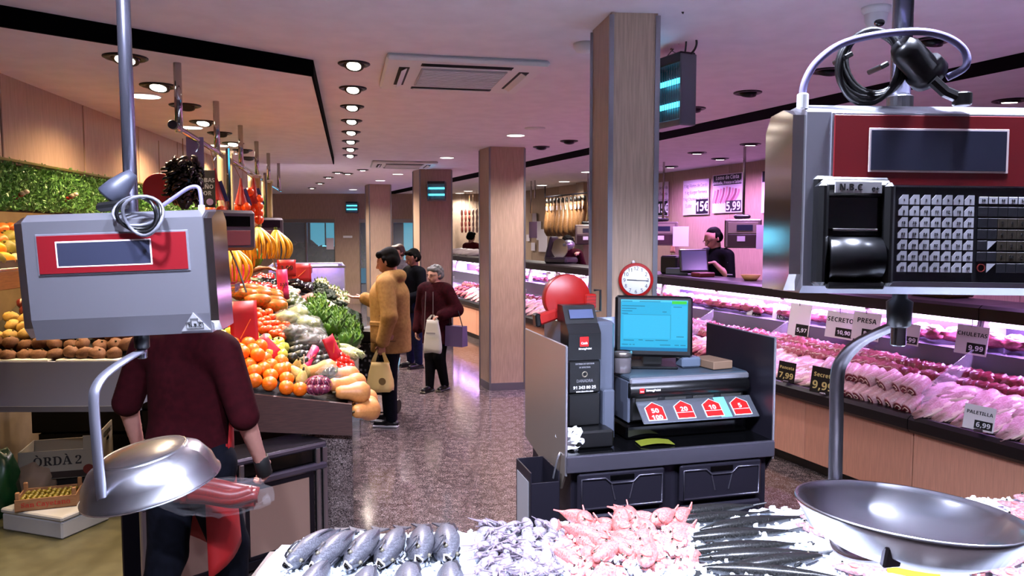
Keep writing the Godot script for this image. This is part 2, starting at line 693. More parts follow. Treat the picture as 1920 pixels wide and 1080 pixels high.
	for w in [[-6.2, -4.66], [-4.02, -3.72], [-3.15, -2.45]]:
		var wide: float = w[1] - w[0]
		var win := struct("window_%d" % n if n > 1 else "door_1", one(bx(Vector3(wide, 0.1, 0.12))), steel, pl((w[0] + w[1]) / 2, zf + 0.06, 2.19))
		var panes := 2 if n == 1 else 1
		for k in panes:
			part(win, "pane", one(bx(Vector3(wide / panes - 0.03, 2.1, 0.012))), pane, Vector3(-wide / 2 + wide / panes * (k + 0.5), -1.1, 0))
		for k in range(panes + 1):
			part(win, "frame", one(bx(Vector3(0.05, 2.2, 0.08))), steel, Vector3(-wide / 2 + wide / panes * k, -1.1, 0))
		n += 1

func build_columns() -> void:
	var trim := mt("column_trim", Color(0.55, 0.54, 0.57), 0.3, 0.8)
	# corners: front, side and depth as surveyed from the ceiling line
	var cols := [
		[Vector2(0.455, 3.61), Vector2(0.215, 0.02), Vector2(-0.054, 0.32)],
		[Vector2(-0.262, 9.17), Vector2(0.414, 0.08), Vector2(-0.135, 0.36)],
		[Vector2(-1.47, 12.43), Vector2(0.5, 0.1), Vector2(-0.155, 0.36)],
		[Vector2(-2.986, 16.27), Vector2(0.43, 0.14), Vector2(-0.146, 0.36)]]
	for i in 4:
		var o: Vector2 = cols[i][0]
		var e: Vector2 = cols[i][1]
		var s: Vector2 = cols[i][2]
		var p := [o, o + e, o + e + s, o + s]
		var base := plan(p.map(func(q): return [q.x, q.y]), 0.0, CEIL)
		var c := struct("column_%d" % (i + 1), one(base), wood_panel_mat(i))
		for q in p:
			part(c, "corner_trim", one(plan([[q.x - 0.011, q.y - 0.011], [q.x + 0.011, q.y - 0.011], [q.x + 0.011, q.y + 0.011], [q.x - 0.011, q.y + 0.011]], 0.0, CEIL - 0.012)), trim)
		var mid: Vector2 = o + e / 2 + s / 2
		var skirt := p.map(func(q): return [mid.x + (q.x - mid.x) * 1.03, mid.y + (q.y - mid.y) * 1.03])
		part(c, "skirting", one(plan(skirt, 0.0, 0.09)), trim)

func ceiling_spot(called: String, label: String, group: String, at: Vector3, size: float, lit: bool, tilt: float, energy: float, col := Color(1.0, 0.94, 0.98), cone := 52.0) -> void:
	var t := thing(called, label, "ceiling light", at, 0.0, group)
	var r := size / 2.0
	part(t, "ring", one(lathe([[r * 0.66, 0.0], [r, 0.0], [r, -0.006], [r * 0.9, -0.012], [r * 0.66, -0.006], [r * 0.66, 0.0]], 28), true), mt("black_metal", Color(0.015, 0.015, 0.017), 0.4, 0.4))
	var b := eul(tilt, 0, 0)
	part(t, "lamp_can", one(lathe([[0, 0.02], [r * 0.62, 0.02], [r * 0.62, -0.016], [r * 0.52, -0.016], [0, -0.012]], 24), true), mt("black_metal"), Vector3(0, -0.002, 0), b)
	if lit:
		part(t, "lamp_face", one(cyl(r * 0.44, 0.006)), glow("spot_face", Color(1.0, 0.96, 0.9), 8.0), Vector3(0, -0.002, 0) + b * Vector3(0, -0.016, 0), b)
		spot_light(t, Vector3(0, -0.04, 0), b, energy, col, cone)

func spot_light(t: Node, at: Vector3, b: Basis, energy: float, col: Color, cone: float) -> void:
	var l := SpotLight3D.new()
	l.name = "spot_light"
	l.light_color = col
	l.light_energy = energy
	l.light_size = 0.05
	l.spot_angle = cone
	l.spot_angle_attenuation = 0.7
	l.spot_range = 30.0
	l.spot_attenuation = 2.0
	l.shadow_enabled = true
	t.add_child(l, true)
	l.transform = Transform3D(b * eul(-PI / 2, 0, 0), at)

func disc_light(label: String, group: String, at: Vector3, size: float, energy: float, col := Color(1.0, 0.97, 0.94)) -> void:
	var t := thing("round_panel_light", label, "ceiling light", at, 0.0, group)
	var r := size / 2.0
	part(t, "rim", one(lathe([[r * 0.9, 0.0], [r, 0.0], [r, -0.004], [r * 0.94, -0.009], [r * 0.9, -0.008], [r * 0.9, 0.0]], 28), true), mt("white_plastic", Color(0.85, 0.85, 0.85), 0.4))
	part(t, "light_face", one(cyl(r * 0.9, 0.006, 28)), glow("disc_face", Color(1.0, 0.98, 0.95), 4.0), Vector3(0, -0.005, 0))
	spot_light(t, Vector3(0, -0.02, 0), Basis(), energy, col, 75.0)

func build_ceiling_fittings() -> void:
	for k in 8:
		var z := 4.685 + 0.782 * k
		ceiling_spot("ceiling_spotlight", nth(k, "lit spotlight along the aisle from the corner of the lowered ceiling"), "aisle spotlights", pl(-0.94 - 0.1665 * k, z, CEIL), 0.19, true, -0.4, 4.2)
	var k := -1
	for p in [[680, 318], [652, 325], [633, 323], [616, 332], [600, 343], [585, 352]]:
		k += 1
		ceiling_spot("ceiling_spotlight", nth(k, "small spotlight of the far cluster, counted towards the entrance door"), "spotlights near the entrance", at_h(p[0], p[1], CEIL), 0.19, true, 0.0, 7.0, Color(1.0, 0.93, 0.86), 72.0)
	for p in [[967, 253], [838, 295], [746, 326], [713, 338], [662, 355]]:
		k += 1
		disc_light(nth(k - 6, "round panel light beside the columns, counted towards the far wall"), "panel lights beside the columns", at_h(p[0], p[1], CEIL), 0.2, 4.5)
	for p in [[271, 179], [357, 238], [410, 272], [428, 287]]:
		k += 1
		disc_light(nth(k - 11, "round panel light in the lowered ceiling from its black fascia"), "panel lights over the produce", at_h(p[0], p[1], SOFFIT), 0.22, 3.8, Color(1.0, 0.85, 0.66))
	for p in [[235, 107, 1], [297, 160, 1], [347, 197, 0], [381, 228, 1], [412, 249, 0], [437, 268, 1], [455, 281, 0], [465, 295, 0]]:
		var lit: bool = p[2] == 1
		ceiling_spot("produce_spotlight", "%s spotlight in a black ring in the lowered ceiling over the produce" % ("lit" if lit else "dark unlit"), "%s produce spotlights" % ("lit" if lit else "unlit"), at_h(p[0], p[1], SOFFIT), 0.22, lit, -0.3, 4.0, Color(1.0, 0.88, 0.72))
	for p in [[1402, 173, 1], [1300, 203, 1], [1067, 264, 1], [1015, 275, 0], [1550, 132, 0], [1745, 76, 0]]:
		var lit: bool = p[2] == 1
		ceiling_spot("ceiling_spotlight", "%s tilted spotlight between the black ceiling slot and the columns" % ("lit" if lit else "dark unlit"), "%s spotlights beside the black slot" % ("lit" if lit else "unlit"), at_h(p[0], p[1], CEIL), 0.2, lit, 0.5, 2.2)
	for p in [[1350, 297], [1257, 312], [1893, 188], [1407, 270], [1307, 286]]:
		ceiling_spot("ceiling_spotlight", "lit spotlight in a black ring in the ceiling behind the meat counter", "spotlights over the butchers", at_h(p[0], p[1], CEIL), 0.24, true, 0.1, 6.0, Color(0.86, 0.62, 1.0), 80.0)
	for p in [[1058, 340], [1102, 322], [1016, 347], [862, 362], [878, 358]]:
		disc_light("round white panel light in the ceiling by the hanging hams", "panel lights by the hams", at_h(p[0], p[1], CEIL), 0.24, 4.5)
	# ceiling air conditioners
	air_unit("white square ceiling air conditioner with open slots beside the aisle spotlights", [pl(-0.7, 4.40), pl(0.227, 4.60)], 0.94)
	air_unit("white ceiling air conditioner far along, where the spotlight row ends", [pl(-1.95, 10.9), pl(-1.05, 11.1)], 0.94)
	# dome camera
	var d := thing("security_camera", "white dome security camera on the ceiling beside the steel scale pole", "camera", at_h(1643, 14, CEIL))
	part(d, "mount", one(lathe([[0, 0], [0.062, 0], [0.062, -0.012], [0.052, -0.03], [0, -0.03]], 24), true), mt("white_plastic"))
	part(d, "dome", one(lathe([[0.05, -0.028], [0.047, -0.06], [0.035, -0.085], [0.0, -0.095]], 24), true), mt("white_plastic"))
	part(d, "lens", one(ball(Vector3(0.024, 0.018, 0.016))), mt("black_gloss", Color(0.01, 0.01, 0.012), 0.1), Vector3(0, -0.075, 0.034))
	single("smoke_detector", one(lathe([[0, 0], [0.07, 0], [0.07, -0.02], [0.055, -0.04], [0, -0.045]], 24), true), mt("white_plastic"), "round white smoke detector on the ceiling beside the tallest near column", "detector", at_h(1100, 82, CEIL))
	single("ceiling_speaker", one(lathe([[0, 0], [0.1, 0], [0.1, -0.006], [0.0, -0.012]], 24), true), mt("white_plastic"), "flat round white speaker cover flush with the ceiling by the panel light", "speaker", at_h(1003, 240, CEIL))

func air_unit(label: String, edge: Array, deep: float) -> void:
	var a: Vector3 = edge[0]
	var b: Vector3 = edge[1]
	var x := (b - a).normalized()
	var t := thing("ceiling_air_conditioner", label, "air conditioner", Vector3((a.x + b.x) / 2, CEIL, (a.z + b.z) / 2), -atan2(x.z, x.x))
	var w := a.distance_to(b)
	var white := mt("ac_plastic", Color(0.83, 0.83, 0.82), 0.45)
	var dark := mt("vent_dark", Color(0.06, 0.06, 0.06), 0.7)
	var c := Vector3(0, 0, -deep / 2)
	part(t, "panel", one(bx(Vector3(w, 0.035, deep), Vector3.ZERO, 0.014)), white, c + Vector3(0, -0.0175, 0))
	for k in 4:
		var q := ry(PI / 2 * k)
		var v := part(t, "air_slot", one(bx(Vector3(0.54, 0.006, 0.062))), dark, c + q * Vector3(0, -0.036, w * 0.38), q)
		part(v, "louvre", one(bx(Vector3(0.52, 0.004, 0.038))), white, Vector3(0, -0.012, 0.0), eul(0.5 if k % 2 else 0.15, 0, 0))
	part(t, "grille", one(bx(Vector3(0.52, 0.008, 0.52))), mt("grille_grey", Color(0.62, 0.62, 0.62), 0.6), c + Vector3(0, -0.038, 0))
	for k in 13:
		part(t, "grille_slat", box(Vector3(0.5, 0.006, 0.014)), white, c + Vector3(0, -0.045, -0.24 + 0.04 * k))

func prof(pts: Array, wide: float) -> PackedVector3Array:   # (z, y) outline swept along x
	return Transform3D(Basis(Vector3(0, 0, 1), Vector3(0, 1, 0), Vector3(-1, 0, 0)), Vector3.ZERO) * extrude(pts, wide)

func build_meat_counter() -> void:
	var black := mt("bumper_black", Color(0.025, 0.022, 0.03), 0.35)
	var inner := mt("case_lilac", Color(0.43, 0.41, 0.5), 0.35, 0.1)
	var steel := mt("brushed_steel")
	var brown := mt("canopy_brown", Color(0.12, 0.1, 0.1), 0.35, 0.3)
	var tones := [Color(0.78, 0.56, 0.46), Color(0.75, 0.53, 0.43)]
	var wl := 4.0
	for i in 5:
		var l := -3.3 + 4.006 * i
		var t := thing("meat_display_counter", ["refrigerated meat counter with the paletilla and chuletas cards", "refrigerated meat counter passing behind the till, with rows of white price cards", "refrigerated meat counter in front of the hanging hams", "refrigerated counter seen between the two middle columns", "last refrigerated counter by the entrance glazing"][i], "display counter", mc(l, 0.0), MEAT_YAW)
		part(t, "plinth", one(bx(Vector3(wl, 0.1, 0.04))), black, Vector3(0, 0.05, -0.1))
		for k in 4:
			part(t, "front_panel", box(Vector3(0.996, 0.47, 0.02)), grained("counter_front_%d" % (k % 2), tones[k % 2], tones[k % 2] * 0.9, Vector3(6, 0.3, 6), 0.4, 0.03), Vector3(-1.5 + k, 0.335, -0.01))
		part(t, "bumper", one(prof([[0.03, 0.565], [0.055, 0.59], [0.055, 0.655], [0.03, 0.68], [-0.06, 0.68], [-0.06, 0.565]], wl)), black)
		part(t, "deck", one(prof([[-0.03, 0.64], [-0.55, 0.92], [-0.55, 0.90], [-0.03, 0.62]], wl)), inner)
		part(t, "step", one(prof([[-0.53, 0.90], [-0.53, 1.08], [-0.82, 1.10], [-0.82, 1.08], [-0.55, 1.06], [-0.55, 0.90]], wl)), inner)
		part(t, "back_panel", one(bx(Vector3(wl, 0.9, 0.03))), mt("case_back", Color(0.27, 0.24, 0.32), 0.4), Vector3(0, 0.85, -0.83))
		part(t, "worktop", one(prof([[-0.57, 1.29], [-0.57, 1.375], [-0.60, 1.395], [-1.08, 1.395], [-1.08, 1.34], [-0.68, 1.31]], wl)), brown)
		part(t, "service_back", one(bx(Vector3(wl, 1.1, 0.03))), steel, Vector3(0, 0.79, -1.06))
		for e in [-1, 1]:
			part(t, "end_panel", one(prof([[-0.03, 0.1], [-0.03, 0.66], [-0.53, 0.96], [-0.6, 1.3], [-1.05, 1.34], [-1.05, 0.1]], 0.02)), mt("end_panel_clear", Color(0.75, 0.7, 0.8), 0.3), Vector3(e * (wl / 2 - 0.012), 0, 0))
		for k in 4:
			var x := -1.5 + k
			part(t, "light_tube", one(moved(cyl(0.016, 0.92, 12), Vector3.ZERO, eul(0, 0, PI / 2)), true), glow("meat_tube", Color(0.95, 0.82, 1.0), 5.0), Vector3(x, 1.268, -0.63))
			if k < 3:
				part(t, "tube_holder", box(Vector3(0.05, 0.03, 0.05)), mt("white_plastic"), Vector3(x + 0.5, 1.285, -0.63))
		area(t, "meat_strip_light", Vector3(0, 1.245, -0.62), eul(-PI / 2 + 0.42, 0, 0), Vector2(wl * 0.95, 0.05), Color(0.82, 0.62, 1.0), 11.0)


# ---------- hanging scales ----------
func scale_box(t: Node3D, operator_side: bool) -> void:
	var steel := mt("scale_steel", Color(0.66, 0.66, 0.7), 0.3, 0.85)
	var polished := mt("polished_steel", Color(0.72, 0.71, 0.7), 0.1, 1.0)
	var shell := [[0.02, 0.15], [0.05, 0.134], [0.05, -0.1 if not operator_side else -0.138], [0.036, -0.15], [-0.09, -0.15], [-0.09, 0.13], [-0.07, 0.15]]
	part(t, "housing", one(prof(shell, 0.412)), steel)
	for e in [-1, 1]:
		part(t, "side_cover", one(prof([[0.0, 0.145], [0.044, 0.13], [0.044, -0.12], [0.02, -0.147], [-0.085, -0.147], [-0.085, 0.12], [-0.06, 0.145]], 0.02)), polished, Vector3(e * 0.216, 0, 0))
	var red := mt("display_red", Color(0.4, 0.05, 0.08), 0.35)
	var glass := mt("display_grey", Color(0.16, 0.17, 0.23), 0.12)
	var pale := mt("pale_print", Color(0.85, 0.78, 0.78), 0.4)
	var y := 0.075 if operator_side else 0.055
	var x := 0.018 if operator_side else -0.004
	var w := 0.365 if operator_side else 0.34
	var d := part(t, "display", one(bx(Vector3(w + 0.008, 0.116 if operator_side else 0.098, 0.004))), mt("display_rim", Color(0.6, 0.6, 0.64), 0.3, 0.7), Vector3(x, y, 0.051))
	part(d, "red_face", one(bx(Vector3(w, 0.108 if operator_side else 0.09, 0.003))), red, Vector3(0, 0, 0.003))
	part(d, "window_line", one(bx(Vector3(0.218, 0.068 if operator_side else 0.062, 0.002))), pale, Vector3(-0.02, 0, 0.0042))
	part(d, "display_window", one(bx(Vector3(0.211, 0.062 if operator_side else 0.055, 0.0024))), glass, Vector3(-0.02, 0, 0.0046))
	if not operator_side:
		var b := part(t, "maker_badge", one(extrude([[-0.034, -0.022], [0.034, -0.022], [0.0, 0.026]], 0.002)), mt("badge_silver", Color(0.75, 0.75, 0.76), 0.3, 0.4), Vector3(0.168, -0.122, 0.046), eul(0.28, 0, 0))
		part(b, "badge_outline", one(tube([Vector3(-0.02, -0.016, 0), Vector3(-0.02, 0.0, 0), Vector3(-0.007, 0.002, 0), Vector3(-0.009, 0.01, 0), Vector3(0.009, 0.01, 0), Vector3(0.007, 0.002, 0), Vector3(0.02, 0.0, 0), Vector3(0.02, -0.016, 0)], 0.0009, 5, true)), mt("ink", Color(0.06, 0.06, 0.07), 0.6), Vector3(0, 0, 0.0015))
		letters(b, "N.B.C", 0.009, mt("ink"), Vector3(0, -0.007, 0.0015))
		return
	# label printer
	var black := mt("black_plastic")
	var p := part(t, "printer", one(bx(Vector3(0.118, 0.172, 0.012), Vector3.ZERO, 0.005)), black, Vector3(-0.135, -0.052, 0.053))
	for e in [-1, 1]:
		part(p, "cheek", one(bx(Vector3(0.016, 0.16, 0.03), Vector3.ZERO, 0.006)), black, Vector3(e * 0.051, -0.005, 0.012))
	part(p, "mouth", one(bx(Vector3(0.086, 0.05, 0.004))), mt("black_gloss"), Vector3(0, 0.028, 0.007))
	part(p, "tear_bar", one(bx(Vector3(0.07, 0.004, 0.01))), mt("polished_steel"), Vector3(0, 0.002, 0.014))
	part(p, "paper_chute", one(moved(lathe([[0.0, -0.04], [0.036, -0.04], [0.036, 0.04], [0.0, 0.04]], 28), Vector3.ZERO, eul(0, 0, PI / 2)), true), mt("black_satin", Color(0.035, 0.037, 0.045), 0.28), Vector3(0, -0.042, 0.004))
	part(p, "chute_lip", one(bx(Vector3(0.09, 0.012, 0.034), Vector3.ZERO, 0.003)), mt("black_satin"), Vector3(0, -0.078, 0.012), eul(0.5, 0, 0))
	var pl8 := part(t, "name_plate", one(bx(Vector3(0.118, 0.024, 0.02), Vector3.ZERO, 0.008)), black, Vector3(-0.132, 0.0155, 0.06))
	part(pl8, "plate_face", one(bx(Vector3(0.072, 0.018, 0.002))), mt("badge_silver"), Vector3(0, 0, 0.0105))
	letters(pl8, "N.B.C", 0.0105, mt("ink"), Vector3(-0.012, 0.0, 0.012))
	letters(pl8, "e+", 0.008, mt("ink"), Vector3(0.026, -0.002, 0.012))
	# keypad
	var k := part(t, "keypad", one(bx(Vector3(0.282, 0.15, 0.004))), mt("keypad_dark", Color(0.07, 0.075, 0.1), 0.4), Vector3(0.07, -0.055, 0.051))
	var white := mt("key_white", Color(0.72, 0.72, 0.76), 0.45)
	var cut := one(extrude([[-0.0075, -0.0076], [0.0075, -0.0076], [0.0075, 0.0076], [-0.001, 0.0076], [-0.0075, 0.0]], 0.002))
	var full := one(bx(Vector3(0.0135, 0.011, 0.002)))
	var square := one(bx(Vector3(0.0148, 0.0148, 0.002)))
	var ink := mt("ink")
	var number := {}
	for j in 7:
		for i in 7:
			var q := part(k, "key", cut, white, Vector3(-0.1235 + 0.0172 * i, 0.054 - 0.0176 * j, 0.003))
			part(q, "lettering", text_mesh(str(j * 7 + i + 1), 0.0042, 0.0004), ink, Vector3(0.001, -0.001, 0.0012))
		for i in 5:
			var at := Vector3(0.0015 + 0.0155 * i, 0.054 - 0.0176 * j, 0.003)
			if j == 0:
				var q := part(k, "key", full, white, at)
				part(q, "lettering", text_mesh(str(50 + i), 0.004, 0.0004), ink, Vector3(0, 0, 0.0012))
			elif j >= 2 and i >= 2 and j < 6:
				var q := part(k, "key", square, mt("key_olive", Color(0.2, 0.17, 0.13), 0.5), at)
				part(q, "lettering", text_mesh(["7", "8", "9", "4", "5", "6", "1", "2", "3", "0", "00", "C"][(j - 2) * 3 + i - 2], 0.005, 0.0004), ink, Vector3(0, 0, 0.0012))
			elif j == 6 and i == 0:
				part(k, "key", one(moved(lathe([[0.005, 0.001], [0.0065, 0.001], [0.0065, -0.001], [0.005, -0.001], [0.005, 0.001]], 20), Vector3.ZERO, eul(PI / 2, 0, 0))), mt("key_red", Color(0.45, 0.12, 0.1), 0.5), at)
			elif i == 1 and j in [4, 6]:
				part(k, "key", one(extrude([[-0.007, -0.007], [0.007, 0.007], [-0.007, 0.007]], 0.002)), white, at)
			else:
				part(k, "key", square, mt("key_dark", Color(0.1, 0.1, 0.13), 0.45), at)
		for i in 3:
			var q := part(k, "key", square, white, Vector3(0.081 + 0.0172 * i, 0.054 - 0.0176 * j, 0.003))
			part(q, "lettering", text_mesh(str(60 + j * 3 + i), 0.004, 0.0004), ink, Vector3(0, 0, 0.0012))

func flat_bar(path: Array, wide: float, thick: float, side: Vector3) -> PackedVector3Array:
	var rows := []
	for i in path.size():
		var d: Vector3 = (path[mini(i + 1, path.size() - 1)] - path[maxi(i - 1, 0)]).normalized()
		var b := side.cross(d).normalized()
		var s := d.cross(b).normalized()
		var p: Vector3 = path[i]
		rows.append(PackedVector3Array([p + s * wide / 2 + b * thick / 2, p - s * wide / 2 + b * thick / 2, p - s * wide / 2 - b * thick / 2, p + s * wide / 2 - b * thick / 2]))
	return rings(rows)

func build_scales() -> void:
	var steel := mt("brushed_steel")
	var pole_steel := mt("pole_steel", Color(0.5, 0.5, 0.56), 0.25, 0.9)
	var rubber := mt("cable_black", Color(0.018, 0.018, 0.022), 0.4)
	var lilac := mt("cable_lilac", Color(0.42, 0.4, 0.55), 0.4)
	var dark := mt("black_plastic")
	var dish := mt("pan_steel", Color(0.74, 0.74, 0.76), 0.27, 1.0)
	var bolt := mt("bolt_steel", Color(0.6, 0.6, 0.62), 0.25, 1.0)
	# --- scale facing the customers, over the end of the ice
	var c := at_z(236, 513, 1.9)
	var t := thing("hanging_scale", "silver hanging scale with a red display strip and an upturned pan below", "scale", c, 0.0)
	var head := Node3D.new()
	head.name = "scale_head"
	t.add_child(head)
	head.rotation = Vector3(0.04, 0.1, 0.035)
	scale_box(head, false)
	var top := at_z(229, -30, 1.97)
	part(t, "pole", one(bar(Vector3(at_z(247, 400, 1.97).x, c.y + 0.12, -1.97) - c, Vector3(at_z(229, 0, 1.97).x, CEIL, -1.97) - c, 0.0165, 18), true), pole_steel)
	var j := at_z(266, 640, 1.92) - c
	part(t, "swivel_joint", one(lathe([[0, 0.05], [0.012, 0.05], [0.012, 0.02], [0.018, 0.015], [0.018, -0.015], [0.012, -0.02], [0, -0.02]], 16), true), dark, j)
	part(t, "collar", one(cyl(0.012, 0.03)), bolt, j + Vector3(0, -0.028, 0))
	var arm := curve([at_z(268, 657, 1.92) - c, at_z(240, 672, 1.86) - c, at_z(200, 700, 1.8) - c, at_z(181, 725, 1.77) - c, at_z(176, 755, 1.76) - c, at_z(182, 840, 1.76) - c, at_z(190, 925, 1.77) - c, at_z(194, 944, 1.78) - c, at_z(208, 953, 1.8) - c, at_z(235, 945, 1.84) - c, at_z(262, 935, 1.89) - c], 4)
	part(t, "arm", one(flat_bar(arm, 0.024, 0.006, Vector3(1, 0, 0.1)), true), mt("arm_aluminium", Color(0.62, 0.62, 0.68), 0.35, 0.8))
	var pan := part(t, "pan", one(lathe([[0.0, 0.094], [0.05, 0.093], [0.095, 0.086], [0.135, 0.064], [0.156, 0.032], [0.163, 0.002], [0.168, -0.002], [0.168, -0.008], [0.162, -0.008], [0.152, 0.026], [0.132, 0.058], [0.094, 0.08], [0.0, 0.088]], 44), true), dish, at_z(284, 905, 1.92) - c, eul(0.1, 0, 0.17))
	part(pan, "pan_rib", one(lathe([[0.098, 0.083], [0.102, 0.086], [0.107, 0.079]], 44), true), dish)
	var plug := at_z(222, 352, 1.9) - c
	part(t, "power_plug", one(moved(lathe([[0, 0.05], [0.012, 0.05], [0.02, 0.03], [0.028, 0.0], [0.031, -0.03], [0.026, -0.036], [0.02, -0.034], [0.016, -0.02], [0, -0.02]], 20), Vector3.ZERO, eul(-0.3, 0, -0.7)), true), mt("plug_grey", Color(0.2, 0.21, 0.26), 0.45), plug)
	part(t, "power_socket", one(bx(Vector3(0.075, 0.022, 0.03), Vector3.ZERO, 0.007)), dark, at_z(212, 386, 1.88) - c, eul(0, 0, 0.12))
	for k in 4:
		var loop := []
		var o := at_z(254 + 5 * k, 396 + 3 * k, 1.84 - 0.008 * k) - c
		for i in 22:
			var a := TAU * i / 22.0
			loop.append(o + Vector3(cos(a) * (0.052 - 0.006 * (k % 2)), sin(a) * (0.034 + 0.004 * k), 0.012 * sin(a * 2 + k)))
		part(t, "cable_coil", one(tube(loop, 0.0042, 7, true), true), rubber if k % 3 else mt("cable_grey", Color(0.35, 0.35, 0.38), 0.4))
	part(t, "cable", one(tube(curve([at_z(300, 389, 1.9) - c, at_z(330, 368, 1.9) - c, at_z(355, 352, 1.9) - c, at_z(372, 352, 1.9) - c, at_z(377, 372, 1.9) - c, at_z(378, 396, 1.9) - c]), 0.0048, 8), true), lilac)
	part(t, "cable_gland", one(cyl(0.008, 0.02)), mt("badge_silver"), at_z(378, 392, 1.9) - c)
	# --- scale facing the fishmonger
	c = at_z(1724, 378, 1.27)
	t = thing("hanging_scale", "steel hanging scale with keypad, label printer and a deep round pan below", "scale", c, 0.0)
	head = Node3D.new()
	head.name = "scale_head"
	t.add_child(head)
	head.rotation = Vector3(-0.03, 0.0, -0.012)
	scale_box(head, true)
	var px := at_z(1694, 0, 1.33).x - c.x
	part(t, "pole", one(bar(Vector3(px, 0.12, -0.06), Vector3(px, CEIL - c.y, -0.06), 0.0165, 18), true), pole_steel)
	part(t, "pole_clamp", one(cyl(0.021, 0.03)), bolt, Vector3(px, 0.165, -0.06))
	j = at_z(1686, 590, 1.3) - c
	part(t, "swivel_joint", one(lathe([[0, 0.05], [0.012, 0.05], [0.012, 0.028], [0.021, 0.022], [0.019, -0.018], [0.012, -0.022], [0, -0.022]], 18), true), dark, j)
	part(t, "collar", one(cyl(0.0125, 0.034)), bolt, j + Vector3(0, -0.036, 0))
	arm = curve([at_z(1690, 606, 1.3) - c, at_z(1655, 620, 1.33) - c, at_z(1610, 643, 1.38) - c, at_z(1582, 672, 1.41) - c, at_z(1570, 705, 1.42) - c, at_z(1568, 800, 1.42) - c, at_z(1566, 900, 1.42) - c, at_z(1566, 985, 1.42) - c, at_z(1575, 1030, 1.39) - c, at_z(1620, 1050, 1.31) - c, at_z(1690, 1052, 1.21) - c], 4)
	part(t, "arm", one(flat_bar(arm, 0.024, 0.007, Vector3(1, 0, 0.1)), true), mt("arm_steel", Color(0.42, 0.4, 0.42), 0.35, 0.9))
	var pc := at_z(1702, 958, 1.22) - c
	pan = part(t, "pan", one(lathe([[0.0, -0.068], [0.07, -0.066], [0.11, -0.056], [0.145, -0.034], [0.163, -0.006], [0.168, 0.004], [0.172, 0.005], [0.173, 0.0], [0.167, -0.008], [0.15, -0.038], [0.113, -0.06], [0.07, -0.071], [0.0, -0.073]], 56), true), dish, pc, eul(-0.06, 0, -0.07))
	part(t, "pan_bracket", one(bx(Vector3(0.03, 0.036, 0.012), Vector3.ZERO, 0.003)), mt("arm_steel"), at_z(1672, 1042, 1.1) - c, eul(0.2, 0.2, 0))
	for k in 5:
		var loop := []
		var o := at_z(1630 + 2 * k, 126 - 2 * k, 1.26 + 0.008 * k) - c
		for i in 30:
			var a := TAU * i / 30.0
			loop.append(o + Vector3(cos(a) * (0.047 + 0.002 * (k % 3)), sin(a) * (0.056 - 0.0015 * k), 0.01 * sin(a + k)))
		part(t, "cable_coil", one(tube(loop, 0.0048, 8, true), true), rubber)
	for e in [[1580, 110], [1646, 128]]:
		part(t, "cable_tie", one(bx(Vector3(0.014, 0.008, 0.05))), dark, at_z(e[0], e[1], 1.27) - c, eul(0, 0, 0.5))
	part(t, "power_plug", one(moved(lathe([[0, 0.05], [0.017, 0.05], [0.023, 0.038], [0.024, -0.008], [0.03, -0.01], [0.03, -0.028], [0.024, -0.03], [0.0, -0.025]], 24), Vector3.ZERO, eul(0.6, 0.0, 0.9)), true), mt("plug_black", Color(0.04, 0.04, 0.05), 0.3), at_z(1724, 122, 1.24) - c)
	part(t, "plug_lid", one(tube([at_z(1748, 150, 1.22) - c, at_z(1772, 172, 1.22) - c, at_z(1800, 184, 1.22) - c], 0.009, 8)), dark)
	part(t, "lid_cap", one(cyl(0.014, 0.02)), dark, at_z(1804, 186, 1.22) - c)
	part(t, "cable", one(tube(curve([at_z(1505, 196, 1.24) - c, at_z(1508, 158, 1.24) - c, at_z(1530, 118, 1.24) - c, at_z(1575, 84, 1.24) - c, at_z(1640, 66, 1.23) - c, at_z(1720, 59, 1.22) - c, at_z(1775, 70, 1.22) - c, at_z(1808, 95, 1.22) - c, at_z(1810, 125, 1.22) - c, at_z(1775, 146, 1.23) - c]), 0.0058, 10), true), lilac)
	part(t, "cable_gland", one(cyl(0.009, 0.024)), mt("badge_silver"), at_z(1505, 190, 1.24) - c)


# ---------- fish counter ----------
const ICE := 0.95
func ice_far(x: float) -> float:
	return 2.47 + 0.15 * x + 0.02 * sin(x * 9.0)

func fish_body(sx: float, sy: float, long: float, head := 0.2) -> ArrayMesh:   # nose towards +z
	var rows := []
	var spine := [[0.5, 0.14], [0.48, 0.28], [0.43, 0.48], [0.35, 0.72], [0.24, 0.93], [0.1, 1.0], [-0.08, 0.9], [-0.24, 0.62], [-0.36, 0.34], [-0.44, 0.2], [-0.475, 0.17]]
	for r in spine:
		var row := PackedVector3Array()
		for k in 12:
			var a := TAU * k / 12.0
			row.append(Vector3(cos(a) * sx * r[1] * (1.0 if r[0] > -0.3 else 0.6), sin(a) * sy * r[1], r[0] * long))
		rows.append(row)
	return one(rings(rows), true)

